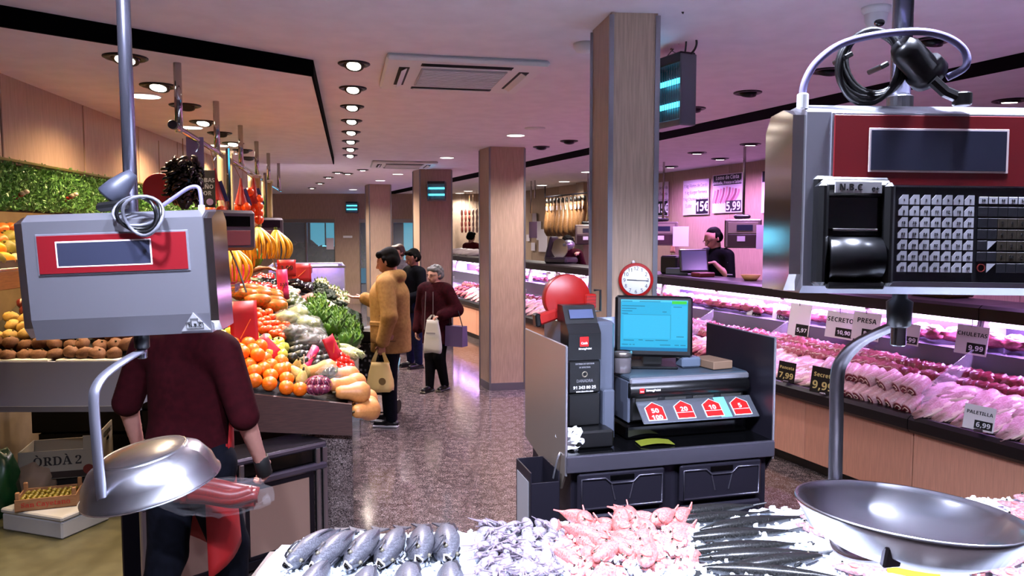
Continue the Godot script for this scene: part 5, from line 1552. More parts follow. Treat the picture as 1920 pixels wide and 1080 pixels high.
func build_wall_display() -> void:
	var board := mt("board_lilac", Color(0.5, 0.52, 0.6), 0.5)
	var t := thing("potato_display", "raised shelf of potatoes with a plain lilac grey front board", "display shelf")
	part(t, "front_board", one(plan([[-3.62, 4.93], [-2.43, 4.95], [-2.43, 4.98], [-3.62, 4.96]], 0.775, 1.065)), board)
	part(t, "board_lip", one(plan([[-3.62, 4.915], [-2.42, 4.935], [-2.42, 4.985], [-3.62, 4.965]], 0.74, 0.775)), mt("lip_grey", Color(0.36, 0.37, 0.42), 0.4))
	part(t, "deck", one(sheet(2, 4, func(u: float, v: float) -> Vector3: return pl(-3.62 + 1.18 * u, 4.98 + v * 1.0, 1.02 + 0.5 * v), 0.02)), mt("deck_dark"))
	part(t, "side_board", one(prof([[0, 0.775], [0, 1.065], [-1.0, 1.56], [-1.0, 0.775]], 0.03)), board, pl(-2.44, 4.97))
	for x in [-3.55, -2.5]:
		part(t, "leg", one(plan([[x, 5.0], [x + 0.05, 5.0], [x + 0.05, 5.05], [x, 5.05]], 0.0, 0.8)), mt("black_paint"))
		part(t, "leg", one(plan([[x, 5.9], [x + 0.05, 5.9], [x + 0.05, 5.95], [x, 5.95]], 0.0, 1.45)), mt("black_paint"))
	for k in 2:
		single("paper_liner", one(bx(Vector3(0.52, 0.012, 0.1))), mt("liner_white", Color(0.8, 0.79, 0.76), 0.7), "white paper liner folded over the potato shelf edge", "paper", pl(-3.26 + 0.57 * k, 5.0, 1.07), Basis(), "paper liners")
	var skin := speckle("potato_skin", Color(0.4, 0.25, 0.15), Color(0.3, 0.18, 0.1), 6.0, 0.8)
	var pale := speckle("potato_pale", Color(0.66, 0.54, 0.28), Color(0.56, 0.44, 0.2), 6.0, 0.7)
	var gold := speckle("onion_gold", Color(0.8, 0.48, 0.14), Color(0.68, 0.36, 0.08), 5.0, 0.35)
	var red := speckle("onion_red", Color(0.34, 0.1, 0.1), Color(0.22, 0.06, 0.07), 5.0, 0.3)
	var mk := func(called: String, label: String, group: String, r: Vector3, m: Material, sd: int) -> Node3D:
		var p := proto(called, label, "vegetable", group)
		part(p, "flesh", one(ball(r, 14, 10, 0.25, 1.2, sd), true), m)
		part(p, "tip", one(moved(cyl(0.006, 0.012, 6), Vector3(0, r.y, 0))), mt("stem_brown"))
		return p
	var pot: Node3D = mk.call("potato", "brown earthy potato on the shelf with the lilac board", "brown potatoes", Vector3(0.05, 0.042, 0.062), skin, 11)
	var pot2: Node3D = mk.call("pale_potato", "pale yellow potato beside the brown potatoes", "pale potatoes", Vector3(0.045, 0.038, 0.05), pale, 12)
	var oni: Node3D = mk.call("golden_onion", "golden brown onion heaped above the brown potatoes", "golden onions", Vector3(0.045, 0.042, 0.045), gold, 13)
	var oni2: Node3D = mk.call("red_onion", "dark red onion between potatoes and golden onions", "red onions", Vector3(0.042, 0.038, 0.042), red, 14)
	for r in 11:
		var z := 5.03 + 0.085 * r
		var h := 1.1 + 0.05 * r
		var x := -3.5 + (0.05 if r % 2 else 0.0)
		while x < -2.5:
			var p := pot
			if r >= 2 and r < 5 and x < -3.22 + 0.03 * r:
				p = pot2
			elif r >= 5 and r < 8 and x < -3.2:
				p = oni2
			elif r >= 5 and x < -2.9:
				p = oni
			if r < 7 or x < -2.9:
				put(p, pl(x + rng.randf_range(-0.015, 0.015), z + rng.randf_range(-0.02, 0.02), h + rng.randf_range(-0.012, 0.016)), turn())
			x += 0.1
	# upper shelf
	var u := thing("fruit_shelf", "wooden upper shelf along the wall holding melons and mangoes", "shelf")
	var face := pl(wall_x(4.2) - 0.22, 4.2)
	var ang := PI / 2 + 0.1332
	var along := Vector3(-0.1328, 0, -0.991)
	var mid := pl(wall_x(6.2) - 0.28, 6.2)
	part(u, "fascia", one(bx(Vector3(4.4, 0.12, 0.025))), grained("shelf_wood", Color(0.42, 0.27, 0.14), Color(0.34, 0.21, 0.1), Vector3(0.5, 5, 0.5), 0.5, 0.03), mid + Vector3(0, 1.585, 0), ry(ang))
	part(u, "edge_strip", one(bx(Vector3(4.4, 0.02, 0.03))), mt("bolt_steel"), mid + Vector3(0, 1.655, 0), ry(ang))
	part(u, "board", one(bx(Vector3(4.4, 0.025, 0.4))), mats["shelf_wood"], mid + ry(ang) * Vector3(0, 0, -0.2) + Vector3(0, 1.63, 0), ry(ang))
	var kinds := [["mango", "red and green mango on the upper wall shelf", Vector3(0.05, 0.045, 0.07), speckle("mango_skin", Color(0.8, 0.38, 0.15), Color(0.5, 0.35, 0.12), 3.0, 0.35)], ["yellow_melon", "bright yellow melon on the upper wall shelf", Vector3(0.06, 0.056, 0.07), mt("melon_yellow", Color(0.9, 0.6, 0.08), 0.4)], ["green_melon", "dull green melon on the upper wall shelf", Vector3(0.065, 0.06, 0.085), speckle("melon_green", Color(0.48, 0.46, 0.16), Color(0.4, 0.38, 0.12), 5.0, 0.55)], ["white_pumpkin", "small white pumpkin on the upper wall shelf", Vector3(0.06, 0.045, 0.06), mt("pumpkin_white", Color(0.75, 0.73, 0.6), 0.5)]]
	var ps := []
	for q in kinds:
		var p := proto(q[0], q[1], "fruit", q[0] + "s on the wall shelf")
		part(p, "flesh", one(ball(q[2], 14, 10, 0.1, 1.5, ps.size() + 3), true), q[3])
		part(p, "stem", one(moved(cyl(0.008, 0.02, 7), Vector3(0, q[2].y, 0))), mt("stem_brown"))
		ps.append(p)
	for row in 4:
		for k in 14:
			var z := 4.75 + 0.13 * k + (0.06 if row % 2 else 0.0)
			var w: int = [[3, 1, 2, 1, 3, 2], [1, 2, 2, 1, 2, 2], [2, 0, 2, 0, 1, 0], [0, 0, 0, 0, 0, 0]][row][k % 6]
			put(ps[w], pl(wall_x(z) - 0.34 - 0.085 * row, z, 1.71 + 0.07 * row), turn())
	# tray edges
	for k in 6:
		single("cardboard_tray", one(bx(Vector3(0.42, 0.05, 0.012))), mt("tray_print_%d" % (k % 2), [Color(0.08, 0.07, 0.06), Color(0.3, 0.26, 0.22)][k % 2], 0.6), "dark printed cardboard tray edge on the upper wall shelf", "tray", pl(wall_x(4.7 + 0.45 * k) - 0.285, 4.7 + 0.45 * k, 1.69), ry(ang), "cardboard trays")
	# hedge under the oak panels
	var leaf := one(sheet(2, 3, func(a: float, b: float) -> Vector3: return Vector3((a - 0.5) * 0.012 * sin(PI * (0.15 + 0.85 * b)), 0.004 * b, b * 0.024), 0.001))
	var mm := MultiMesh.new()
	mm.transform_format = MultiMesh.TRANSFORM_3D
	mm.use_colors = true
	mm.mesh = leaf
	mm.instance_count = 26000
	for k in 26000:
		var z := rng.randf_range(3.6, 9.6)
		var h := rng.randf_range(2.03, 2.32)
		var out := 0.02 + rng.randf() * 0.09
		var b := eul(rng.randf_range(-2.2, 0.6), rng.randf() * TAU, rng.randf_range(-1, 1)) * Basis.from_scale(Vector3.ONE * rng.randf_range(0.7, 1.3))
		mm.set_instance_transform(k, Transform3D(b, pl(wall_x(z) - 0.08 + out, z, h)))
		var g := rng.randf()
		mm.set_instance_color(k, Color(0.05 + 0.1 * g, 0.16 + 0.2 * g, 0.03 + 0.05 * g))
	var hedge := MultiMeshInstance3D.new()
	hedge.name = "artificial_hedge"
	hedge.multimesh = mm
	hedge.material_override = mt("hedge_leaf", Color.WHITE, 0.4, 0.0, {"vertex_color_use_as_albedo": true, "backlight_enabled": true, "backlight": Color(0.1, 0.2, 0.05)})
	add_child(hedge)
	tag(hedge, "strip of artificial green hedge under the oak wall panels", "hedge")
	stuff(hedge)
	single("hedge_backing", one(bx(Vector3(6.2, 0.3, 0.05))), mt("hedge_back", Color(0.04, 0.08, 0.03), 0.8), "dark green mat behind the artificial hedge", "mat", pl(wall_x(6.6) - 0.12, 6.6, 2.175), ry(ang))
	single("hedge_rail", one(bx(Vector3(6.2, 0.018, 0.03))), mt("rail_olive", Color(0.35, 0.34, 0.12), 0.4, 0.4), "thin olive metal rail above the artificial hedge", "rail", pl(wall_x(6.6) + 0.02, 6.6, 2.318), ry(ang))
	for q in [[38, 366], [132, 370]]:
		var fz := 4.66 if q[0] < 100 else 5.32
		var fl := thing("strawberry_ornament", "red and white plastic strawberry cluster pinned in the hedge", "ornament", at_z(q[0], q[1], fz), 0.0, "hedge ornaments")
		for i in 5:
			part(fl, "berry", one(ball(Vector3(0.016, 0.014, 0.018), 10, 7), true), mt("berry_red" if i < 3 else "berry_white", Color(0.6, 0.05, 0.05) if i < 3 else Color(0.75, 0.68, 0.6), 0.3), Vector3(-0.03 + 0.017 * i, -0.015 + 0.009 * i, 0.01 * (i % 2)))
	# warm strip lights hidden under the panels
	var lamp := thing("shelf_strip_lamp", "warm strip lamp behind the hedge over the wall shelves", "lamp", pl(wall_x(5.9) - 0.3, 5.9, 2.3), ang)
	part(lamp, "housing", one(bx(Vector3(3.0, 0.03, 0.06))), mt("white_plastic"), Vector3(0, 0.015, 0))
	part(lamp, "light_face", one(bx(Vector3(2.95, 0.008, 0.045))), glow("warm_strip", Color(1.0, 0.85, 0.6), 4.0), Vector3(0, -0.004, 0))
	area(lamp, "strip_light", Vector3(0, -0.02, 0), eul(-PI / 2, 0, 0), Vector2(2.9, 0.05), Color(1.0, 0.82, 0.55), 3.0)
	var lamp2 := thing("shelf_strip_lamp", "warm strip lamp under the upper fruit shelf", "lamp", pl(wall_x(5.6) - 0.46, 5.6, 1.6), ang)
	part(lamp2, "housing", one(bx(Vector3(1.6, 0.02, 0.05))), mt("white_plastic"), Vector3(0, 0.01, 0))
	part(lamp2, "light_face", one(bx(Vector3(1.55, 0.008, 0.04))), glow("warm_strip", Color(1.0, 0.85, 0.6), 4.0), Vector3(0, -0.004, 0))
	area(lamp2, "strip_light", Vector3(0, -0.015, 0), eul(-PI / 2, 0, 0), Vector2(1.5, 0.04), Color(1.0, 0.82, 0.55), 0.9)

func open_box(t: Node, size: Vector3, wall: float, mat: Material) -> void:
	part(t, "base", one(bx(Vector3(size.x, wall, size.z))), mat, Vector3(0, wall / 2, 0))
	for e in [-1, 1]:
		part(t, "long_side", one(bx(Vector3(size.x, size.y, wall))), mat, Vector3(0, size.y / 2, e * (size.z - wall) / 2))
		part(t, "short_side", one(bx(Vector3(wall, size.y, size.z - wall * 2))), mat, Vector3(e * (size.x - wall) / 2, size.y / 2, 0))

func build_store() -> void:
	var poly := mt("polystyrene", Color(0.6, 0.6, 0.6), 0.7)
	var t := thing("foam_box", "white polystyrene box with a lid on the floor under the potato shelf", "box", pl(-2.93, 4.86, 0.02), -0.33)
	part(t, "body", one(bx(Vector3(0.5, 0.11, 0.36), Vector3.ZERO, 0.01)), poly, Vector3(0, 0.055, 0))
	part(t, "lid", one(bx(Vector3(0.51, 0.03, 0.37), Vector3.ZERO, 0.008)), poly, Vector3(0, 0.126, 0))
	part(t, "lid_notch", one(bx(Vector3(0.004, 0.014, 0.12))), mt("notch_grey", Color(0.45, 0.45, 0.46), 0.7), Vector3(0.256, 0.128, 0.0))
	t = thing("wooden_fruit_crate", "shallow wooden crate of small green fruit with red script, on the foam box", "crate", pl(-2.97, 4.86, 0.162), 0.35)
	var wood := grained("crate_wood", Color(0.56, 0.4, 0.26), Color(0.47, 0.32, 0.2), Vector3(1, 9, 1), 0.7, 0.03)
	open_box(t, Vector3(0.34, 0.075, 0.24), 0.008, wood)
	for e in [[-1, -1], [-1, 1], [1, -1], [1, 1]]:
		part(t, "corner_post", one(bx(Vector3(0.024, 0.12, 0.024))), wood, Vector3(e[0] * 0.155, 0.06, e[1] * 0.105))
	letters(t, "San Cayetano", 0.03, mt("crate_red", Color(0.6, 0.12, 0.06), 0.6), Vector3(0.0, 0.038, 0.1215), Basis(), "Droid Serif")
	var olive := proto("green_plum", "small yellow green fruit inside the red lettered crate", "fruit", "small fruit in the crate")
	part(olive, "flesh", one(ball(Vector3(0.013, 0.012, 0.013), 8, 6), true), speckle("plum_skin", Color(0.5, 0.46, 0.12), Color(0.4, 0.32, 0.08), 20.0, 0.35))
	for i in 60:
		put(olive, t.transform * Vector3(-0.135 + 0.03 * (i % 10), 0.055 + rng.randf() * 0.014, -0.08 + 0.032 * (i / 10)))
	# printed carton on a dark crate
	var dk := mt("crate_black", Color(0.035, 0.03, 0.03), 0.6)
	t = thing("plastic_crate", "black plastic crate under the white printed carton", "crate", pl(-3.2, 5.45, 0.02), 0.1)
	open_box(t, Vector3(0.56, 0.17, 0.38), 0.015, dk)
	t = thing("fruit_carton", "white open fruit carton with dark lettering on the black crate", "carton", pl(-3.16, 5.4, 0.2), 0.28)
	var card := mt("carton_white", Color(0.55, 0.52, 0.46), 0.7)
	open_box(t, Vector3(0.52, 0.2, 0.34), 0.008, card)
	part(t, "corner_flap", one(bx(Vector3(0.008, 0.14, 0.32))), card, Vector3(0.256, 0.25, 0.0))
	part(t, "corner_flap", one(bx(Vector3(0.12, 0.1, 0.008))), card, Vector3(0.2, 0.24, 0.168))
	part(t, "print_band", one(bx(Vector3(0.5, 0.045, 0.002))), mt("band_brown", Color(0.16, 0.1, 0.07), 0.7), Vector3(0, 0.03, 0.1715))
	part(t, "print_fruit", one(moved(cyl(0.035, 0.002, 20), Vector3.ZERO, eul(PI / 2, 0, 0))), mt("print_rust", Color(0.4, 0.1, 0.05), 0.6), Vector3(0.17, 0.055, 0.173))
	letters(t, "ÒRDÀ 2", 0.06, mt("ink"), Vector3(-0.02, 0.125, 0.172), Basis(), "Droid Serif")
	part(t, "lettering", text_mesh("OTORDA 2", 0.036, 0.001, "Droid Serif"), mt("ink"), Vector3(0.262, 0.27, 0.0), ry(PI / 2))
	part(t, "hand_hole", one(bx(Vector3(0.004, 0.022, 0.06), Vector3.ZERO, 0.001)), mt("black_gloss"), Vector3(0.261, 0.225, 0.0))
	t = thing("red_crate", "dark red slatted plastic crate beside the white carton", "crate", pl(-2.72, 5.5, 0.02), 0.5)
	for k in 5:
		var m := mt("crate_dark_red", Color(0.2, 0.03, 0.03), 0.5)
		for e in [-1, 1]:
			part(t, "slat", one(bx(Vector3(0.4, 0.035, 0.01))), m, Vector3(0, 0.03 + 0.052 * k, e * 0.14))
			part(t, "slat", one(bx(Vector3(0.01, 0.035, 0.28))), m, Vector3(e * 0.2, 0.03 + 0.052 * k, 0))
	for e in [[-1, -1], [-1, 1], [1, -1], [1, 1]]:
		part(t, "corner_post", one(bx(Vector3(0.02, 0.27, 0.02))), mats["crate_dark_red"], Vector3(e[0] * 0.195, 0.135, e[1] * 0.135))
	var op: Node3D = proto("stored_onion", "pale onion in the dark red slatted crate", "vegetable", "onions in the red crate")
	part(op, "flesh", one(ball(Vector3(0.036, 0.034, 0.036), 12, 8), true), mats["onion_gold"])
	for i in 12:
		put(op, pl(-2.72, 5.5, 0.02) + ry(0.5) * Vector3(-0.14 + 0.09 * (i % 4), 0.2, -0.08 + 0.08 * (i / 4)))
	single("green_sack", one(ball(Vector3(0.13, 0.24, 0.13), 18, 12, 0.4, 1.8, 3), true), mt("sack_green", Color(0.03, 0.2, 0.09), 0.35), "shiny green plastic sack on the store floor at the foam box", "sack", pl(-3.4, 5.0, 0.24))
	single("cream_sack", one(ball(Vector3(0.14, 0.16, 0.12), 18, 12, 0.3, 1.5, 6), true), mt("sack_cream", Color(0.55, 0.45, 0.36), 0.7), "cream paper sack slumped between green sack and white carton", "sack", pl(-3.3, 5.24, 0.18))
	for k in 8:
		var bc := thing("stacked_crate", "black plastic crate in the tall stack against the store wall", "crate", pl(-3.42 + 0.05 * (k % 2) + 0.5 * (k / 4), 5.95, 0.02 + 0.18 * (k % 4)), 0.05 * (k % 3), "tall stack of black crates")
		open_box(bc, Vector3(0.46, 0.17, 0.34), 0.014, dk)
	# stacked crates at the back, in shadow
	for k in 5:
		var c := thing("wooden_crate", "slatted brown crate stacked in the shade under the potato shelf", "crate", pl(-3.4 + 0.45 * (k % 3), 6.45 + 0.1 * (k % 2), 0.02 + 0.31 * (k / 3)), rng.randf_range(-0.3, 0.3), "crates stored under the shelf")
		for j in 4:
			for e in [-1, 1]:
				part(c, "slat", box(Vector3(0.4, 0.055, 0.01)), wood, Vector3(0, 0.04 + 0.07 * j, e * 0.14))
				part(c, "slat", box(Vector3(0.01, 0.055, 0.27)), wood, Vector3(e * 0.195, 0.04 + 0.07 * j, 0))
	single("flattened_carton", one(bx(Vector3(0.5, 0.012, 0.3))), mt("carton_brown", Color(0.42, 0.3, 0.17), 0.8), "flattened brown cardboard leaning on the crates under the shelf", "cardboard", pl(-2.6, 5.85, 0.33), eul(0.5, 0.3, 0.1))
	single("storage_panel", one(plan([[-2.33, 5.2], [-2.05, 5.2], [-2.05, 5.25], [-2.33, 5.25]], 0.02, 0.85)), mt("panel_cream", Color(0.5, 0.44, 0.32), 0.6), "upright cream panel closing the store beside the dark stall base", "panel")


# ---------- meat ----------
func build_meat() -> void:
	var lean := speckle("meat_lean", Color(0.52, 0.17, 0.23), Color(0.38, 0.09, 0.14), 6.0, 0.3)
	var rosy := speckle("meat_rosy", Color(0.7, 0.4, 0.45), Color(0.57, 0.23, 0.3), 5.0, 0.3)
	var pale := speckle("meat_pale", Color(0.82, 0.68, 0.69), Color(0.73, 0.5, 0.53), 4.0, 0.35)
	var fat := mt("meat_fat", Color(0.85, 0.74, 0.68), 0.4)
	var slab := proto("pork_cut", "broad pale cut of pork at the front of the meat counter", "meat", "pork cuts")
	part(slab, "flesh", one(ball(Vector3(0.15, 0.03, 0.085), 18, 9, 0.7, 1.6, 21), true), pale)
	part(slab, "fat_edge", one(moved(ball(Vector3(0.13, 0.018, 0.03), 12, 7, 0.6, 2.0, 3), Vector3(0, 0.005, 0.06)), true), fat)
	var roll := proto("rolled_roast", "rolled roast with its round cut end towards the aisle", "meat", "rolled roasts")
	part(roll, "rind", one(moved(cyl(0.046, 0.15, 18), Vector3.ZERO, eul(PI / 2, 0, 0)), true), pale)
	part(roll, "cut_face", one(moved(cyl(0.037, 0.156, 16), Vector3.ZERO, eul(PI / 2, 0, 0)), true), lean)
	part(roll, "fat_swirl", one(tube(curve([Vector3(-0.025, 0.0, 0.079), Vector3(0, 0.02, 0.079), Vector3(0.022, 0.0, 0.079), Vector3(0.0, -0.014, 0.079)], 4), 0.004, 5)), fat)
	var chop := proto("pork_chop", "dark pink chop laid in overlapping rows in the meat counter", "meat", "chops")
	part(chop, "flesh", one(ball(Vector3(0.075, 0.022, 0.055), 14, 8, 0.6, 1.8, 5), true), lean)
	part(chop, "fat_rim", one(tube(curve([Vector3(-0.068, 0.004, 0.02), Vector3(-0.04, 0.006, 0.05), Vector3(0.0, 0.006, 0.058), Vector3(0.04, 0.006, 0.05), Vector3(0.068, 0.004, 0.02)], 3), 0.009, 6)), fat)
	var steak := proto("beef_steak", "folded rosy steak heaped in the middle of the meat counter", "meat", "steaks")
	part(steak, "flesh", one(ball(Vector3(0.09, 0.035, 0.06), 16, 9, 0.9, 2.2, 8), true), rosy)
	part(steak, "marbling", one(tube(curve([Vector3(-0.06, 0.022, -0.01), Vector3(-0.02, 0.034, 0.01), Vector3(0.03, 0.034, -0.005), Vector3(0.06, 0.022, 0.01)], 3), 0.005, 5)), fat)
	var joint := proto("meat_joint", "large red joint on the back shelf of the meat counter", "meat", "joints on the back shelf")
	part(joint, "flesh", one(ball(Vector3(0.11, 0.05, 0.07), 16, 10, 0.6, 1.5, 31), true), rosy)
	part(joint, "fat_cap", one(moved(ball(Vector3(0.08, 0.02, 0.05), 12, 7, 0.6, 2.0, 32), Vector3(0.01, 0.038, 0.0)), true), fat)
	var rot := ry(MEAT_YAW)
	var deck := rot * eul(0.49, 0, 0)
	var place := func(p: Node3D, l: float, n: float, lift: float, b: Basis) -> void:
		put(p, mc(l + rng.randf_range(-0.02, 0.02), n + rng.randf_range(-0.012, 0.012), 0.64 + 0.5385 * (n - 0.03) + lift + rng.randf_range(0, 0.012)), deck * b)
	# front stretches of one kind each, as laid out along the counter
	var l := -2.7
	while l < 9.6:
		var near := l < 2.6
		var step := 0.15 if near else 0.24
		var seg := int(floor((l + 2.9) / 0.62)) % 4
		var wob := ry(rng.randf_range(-0.4, 0.4))
		if l < -1.25 or seg == 1:
			place.call(slab, l, 0.12, 0.05, ry(rng.randf_range(0.9, 1.6)))
			place.call(slab, l + 0.07, 0.25, 0.05, ry(rng.randf_range(0.7, 1.4)))
		elif l < -0.45:
			for k in 2:
				place.call(roll, l + 0.08 * k - 0.03, 0.1, 0.045, wob)
				place.call(roll, l + 0.08 * k, 0.17, 0.12, wob)
		else:
			place.call(slab if seg == 0 else steak, l, 0.11, 0.045, ry(rng.randf_range(0.2, 1.4)))
			place.call(steak if seg == 3 else slab, l + 0.06, 0.23, 0.045, ry(rng.randf_range(0.2, 1.4)))
		var back := chop if (l < -0.9 or seg == 2) else steak
		for k in 2:
			place.call(back, l + 0.075 * k, 0.36, 0.05, wob * eul(0.35, 0, 0))
			if near:
				place.call(back, l + 0.075 * k + 0.03, 0.44, 0.06, wob * eul(0.35, 0, 0))
		put(joint, mc(l, 0.66 + rng.randf_range(-0.03, 0.03), 1.155), rot * ry(rng.randf_range(-0.6, 0.6)))
		l += step
	# clear dividers
	var clear := mt("clear_acrylic", Color(0.95, 0.95, 1.0, 0.1), 0.05, 0.0, {"transparency": BaseMaterial3D.TRANSPARENCY_ALPHA})
	for q in [-1.32, -0.42, 0.5, 1.6, 4.4]:
		var d := thing("clear_divider", nth([-1.32, -0.42, 0.5, 1.6, 4.4].find(q), "clear acrylic divider in the meat counter from the paletilla card"), "divider", mc(q, 0.0), MEAT_YAW, "acrylic dividers")
		part(d, "sheet", one(prof([[-0.04, 0.645], [-0.04, 0.83], [-0.06, 0.86], [-0.5, 1.1], [-0.5, 0.9]], 0.005)), clear)
		part(d, "rolled_edge", one(tube([Vector3(0, 0.65, -0.04), Vector3(0, 0.83, -0.04), Vector3(0, 0.86, -0.06), Vector3(0, 1.1, -0.5)], 0.003, 5)), clear)
	# price cards
	var w := "white"
	var b := "black"
	meat_card(1415, 582, 0.62, w, ["", "8,50"], 0.16, 0.21, "white card reading 8,50 hanging over the first back trays")
	meat_card(1461, 586, 0.62, w, ["", "5,90"], 0.13, 0.16, "white card reading 5,90 hanging beside a red joint")
	meat_card(1499, 602, 0.5, w, ["", "5,97"], 0.2, 0.3, "tall white card with a large red and black 5,97")
	meat_card(1575, 610, 0.5, w, ["SECRETO", "10,90"], 0.24, 0.22, "white card reading 10,90 with a dark border")
	meat_card(1624, 612, 0.5, w, ["PRESA", "8,90"], 0.22, 0.22, "tilted white card beside the 10,90 card")
	meat_card(1698, 626, 0.5, w, ["", "6,99"], 0.2, 0.16, "white card reading 6,99 in a black box behind the divider")
	meat_card(1822, 638, 0.5, w, ["CHULETAS", "9,99"], 0.2, 0.2, "white card reading CHULETAS 9,99 over the chops")
	meat_card(1836, 784, -0.045, w, ["PALETILLA", "6,99"], 0.17, 0.15, "cream card reading PALETILLA 6,99 at the counter front")
	meat_card(1475, 697, -0.045, b, ["Panceta", "7,99"], 0.15, 0.16, "black card with cream 7,99 at the counter front")
	meat_card(1544, 714, -0.045, b, ["Secreto", "9,99"], 0.2, 0.2, "black card with large cream 9,99 at the counter front")
	for q in [[1030, 522], [1048, 524], [1066, 526], [1076, 528], [1094, 532]]:
		meat_card(q[0], q[1], 0.6, w, ["", "7,90"], 0.17, 0.2, "small white price card in the row before the stooping shop assistant", "row of far price cards")

func meat_card(u: float, v: float, n: float, style: String, words: Array, wide: float, high: float, label: String, group := "") -> void:
	# where the sight line meets the upright plane n
	var r := ray(u, v)
	var o := Vector2(2.21 + 0.930 * n, 6.3 + 0.3674 * n)
	var z := (o.x + 0.395 * o.y) / (r.x / -r.z + 0.395)
	var at := at_z(u, v, z)
	var t := thing("meat_price_card", label, "price card", at, MEAT_YAW + 0.35, group)
	var face := mt("card_white", Color(0.82, 0.8, 0.8), 0.6) if style == "white" else mt("card_black", Color(0.03, 0.025, 0.02), 0.5)
	var pen := mt("ink") if style == "white" else mt("card_gold", Color(0.8, 0.72, 0.45), 0.5)
	var c := part(t, "card", one(bx(Vector3(wide, high, 0.004), Vector3.ZERO, 0.001)), face, Vector3.ZERO, eul(-0.1, 0, -0.06))
	if style == "white":
		part(c, "price_box", one(bx(Vector3(wide * 0.58, high * 0.34, 0.001))), mt("card_black", Color(0.03, 0.025, 0.02), 0.5), Vector3(wide * 0.16, -high * 0.26, 0.0025))
		part(c, "lettering", text_mesh(words[1], minf(high * 0.26, wide * 0.72 / words[1].length())), mt("print_white"), Vector3(wide * 0.16, -high * 0.26, 0.0035))
	else:
		part(c, "lettering", text_mesh(words[1], minf(high * 0.36, wide * 1.3 / words[1].length())), pen, Vector3(0, -high * 0.2, 0.0028))
	if words[0]:
		part(c, "lettering", text_mesh(words[0], minf(high * 0.18, wide * 1.15 / words[0].length())), pen, Vector3(0, high * 0.2, 0.0028))
	part(t, "pin", one(bar(Vector3(0, high * 0.45, 0), Vector3(0, high * 0.45 + 0.05, 0), 0.003, 5)) if n > 0.3 else one(bx(Vector3(0.05, 0.02, 0.03), Vector3(0, -high * 0.5, 0))), mt("bolt_steel"))


# ---------- people ----------
func hand_caps(wrist: Vector3, dir: Vector3, normal: Vector3, thumb_side: float, curl: float, s: float) -> Array:
	var d := dir.normalized()
	var nn := (normal - d * normal.dot(d)).normalized()
	var side := d.cross(nn) * thumb_side
	var caps := []
	var lens := [0.068, 0.076, 0.071, 0.056]
	for k in 4:
		var off := side * (0.0275 - 0.0185 * k) * s
		var knuckle := wrist + d * (0.088 - 0.004 * absf(k - 1)) * s + off
		caps.append(cap(wrist + off * 0.55 + d * 0.008, knuckle, 0.0135 * s, 0.0115 * s))
		var a := knuckle
		var dd := d
		for j in 3:
			dd = (dd * cos(curl) + nn * sin(curl)).normalized() if j > 0 or curl > 0.3 else dd
			var nn2: float = [0.45, 0.32, 0.23][j] * lens[k] * s
			var b := a + dd * nn2
			caps.append(cap(a, b, (0.0096 - 0.0008 * j) * s, (0.0088 - 0.0008 * j) * s))
			a = b
			nn = (nn - dd * nn.dot(dd)).normalized()
		nn = (normal - d * normal.dot(d)).normalized()
	var tb := wrist + d * 0.03 * s + side * 0.03 * s
	var td := (d * 0.75 + side * 0.6 + nn * 0.35).normalized()
	caps.append(cap(wrist + d * 0.012 * s + side * 0.012 * s, tb, 0.014 * s, 0.0125 * s))
	caps.append(cap(tb, tb + td * 0.034 * s, 0.0115 * s, 0.0102 * s))
	caps.append(cap(tb + td * 0.034 * s, tb + (td + d * 0.4 + nn * curl * 0.5).normalized() * 0.062 * s, 0.0102 * s, 0.008 * s))
	return caps

func grow(c: Array, by: float) -> Array:
	return [c[0], c[1], c[2] + by, c[3] + by, c[4]]

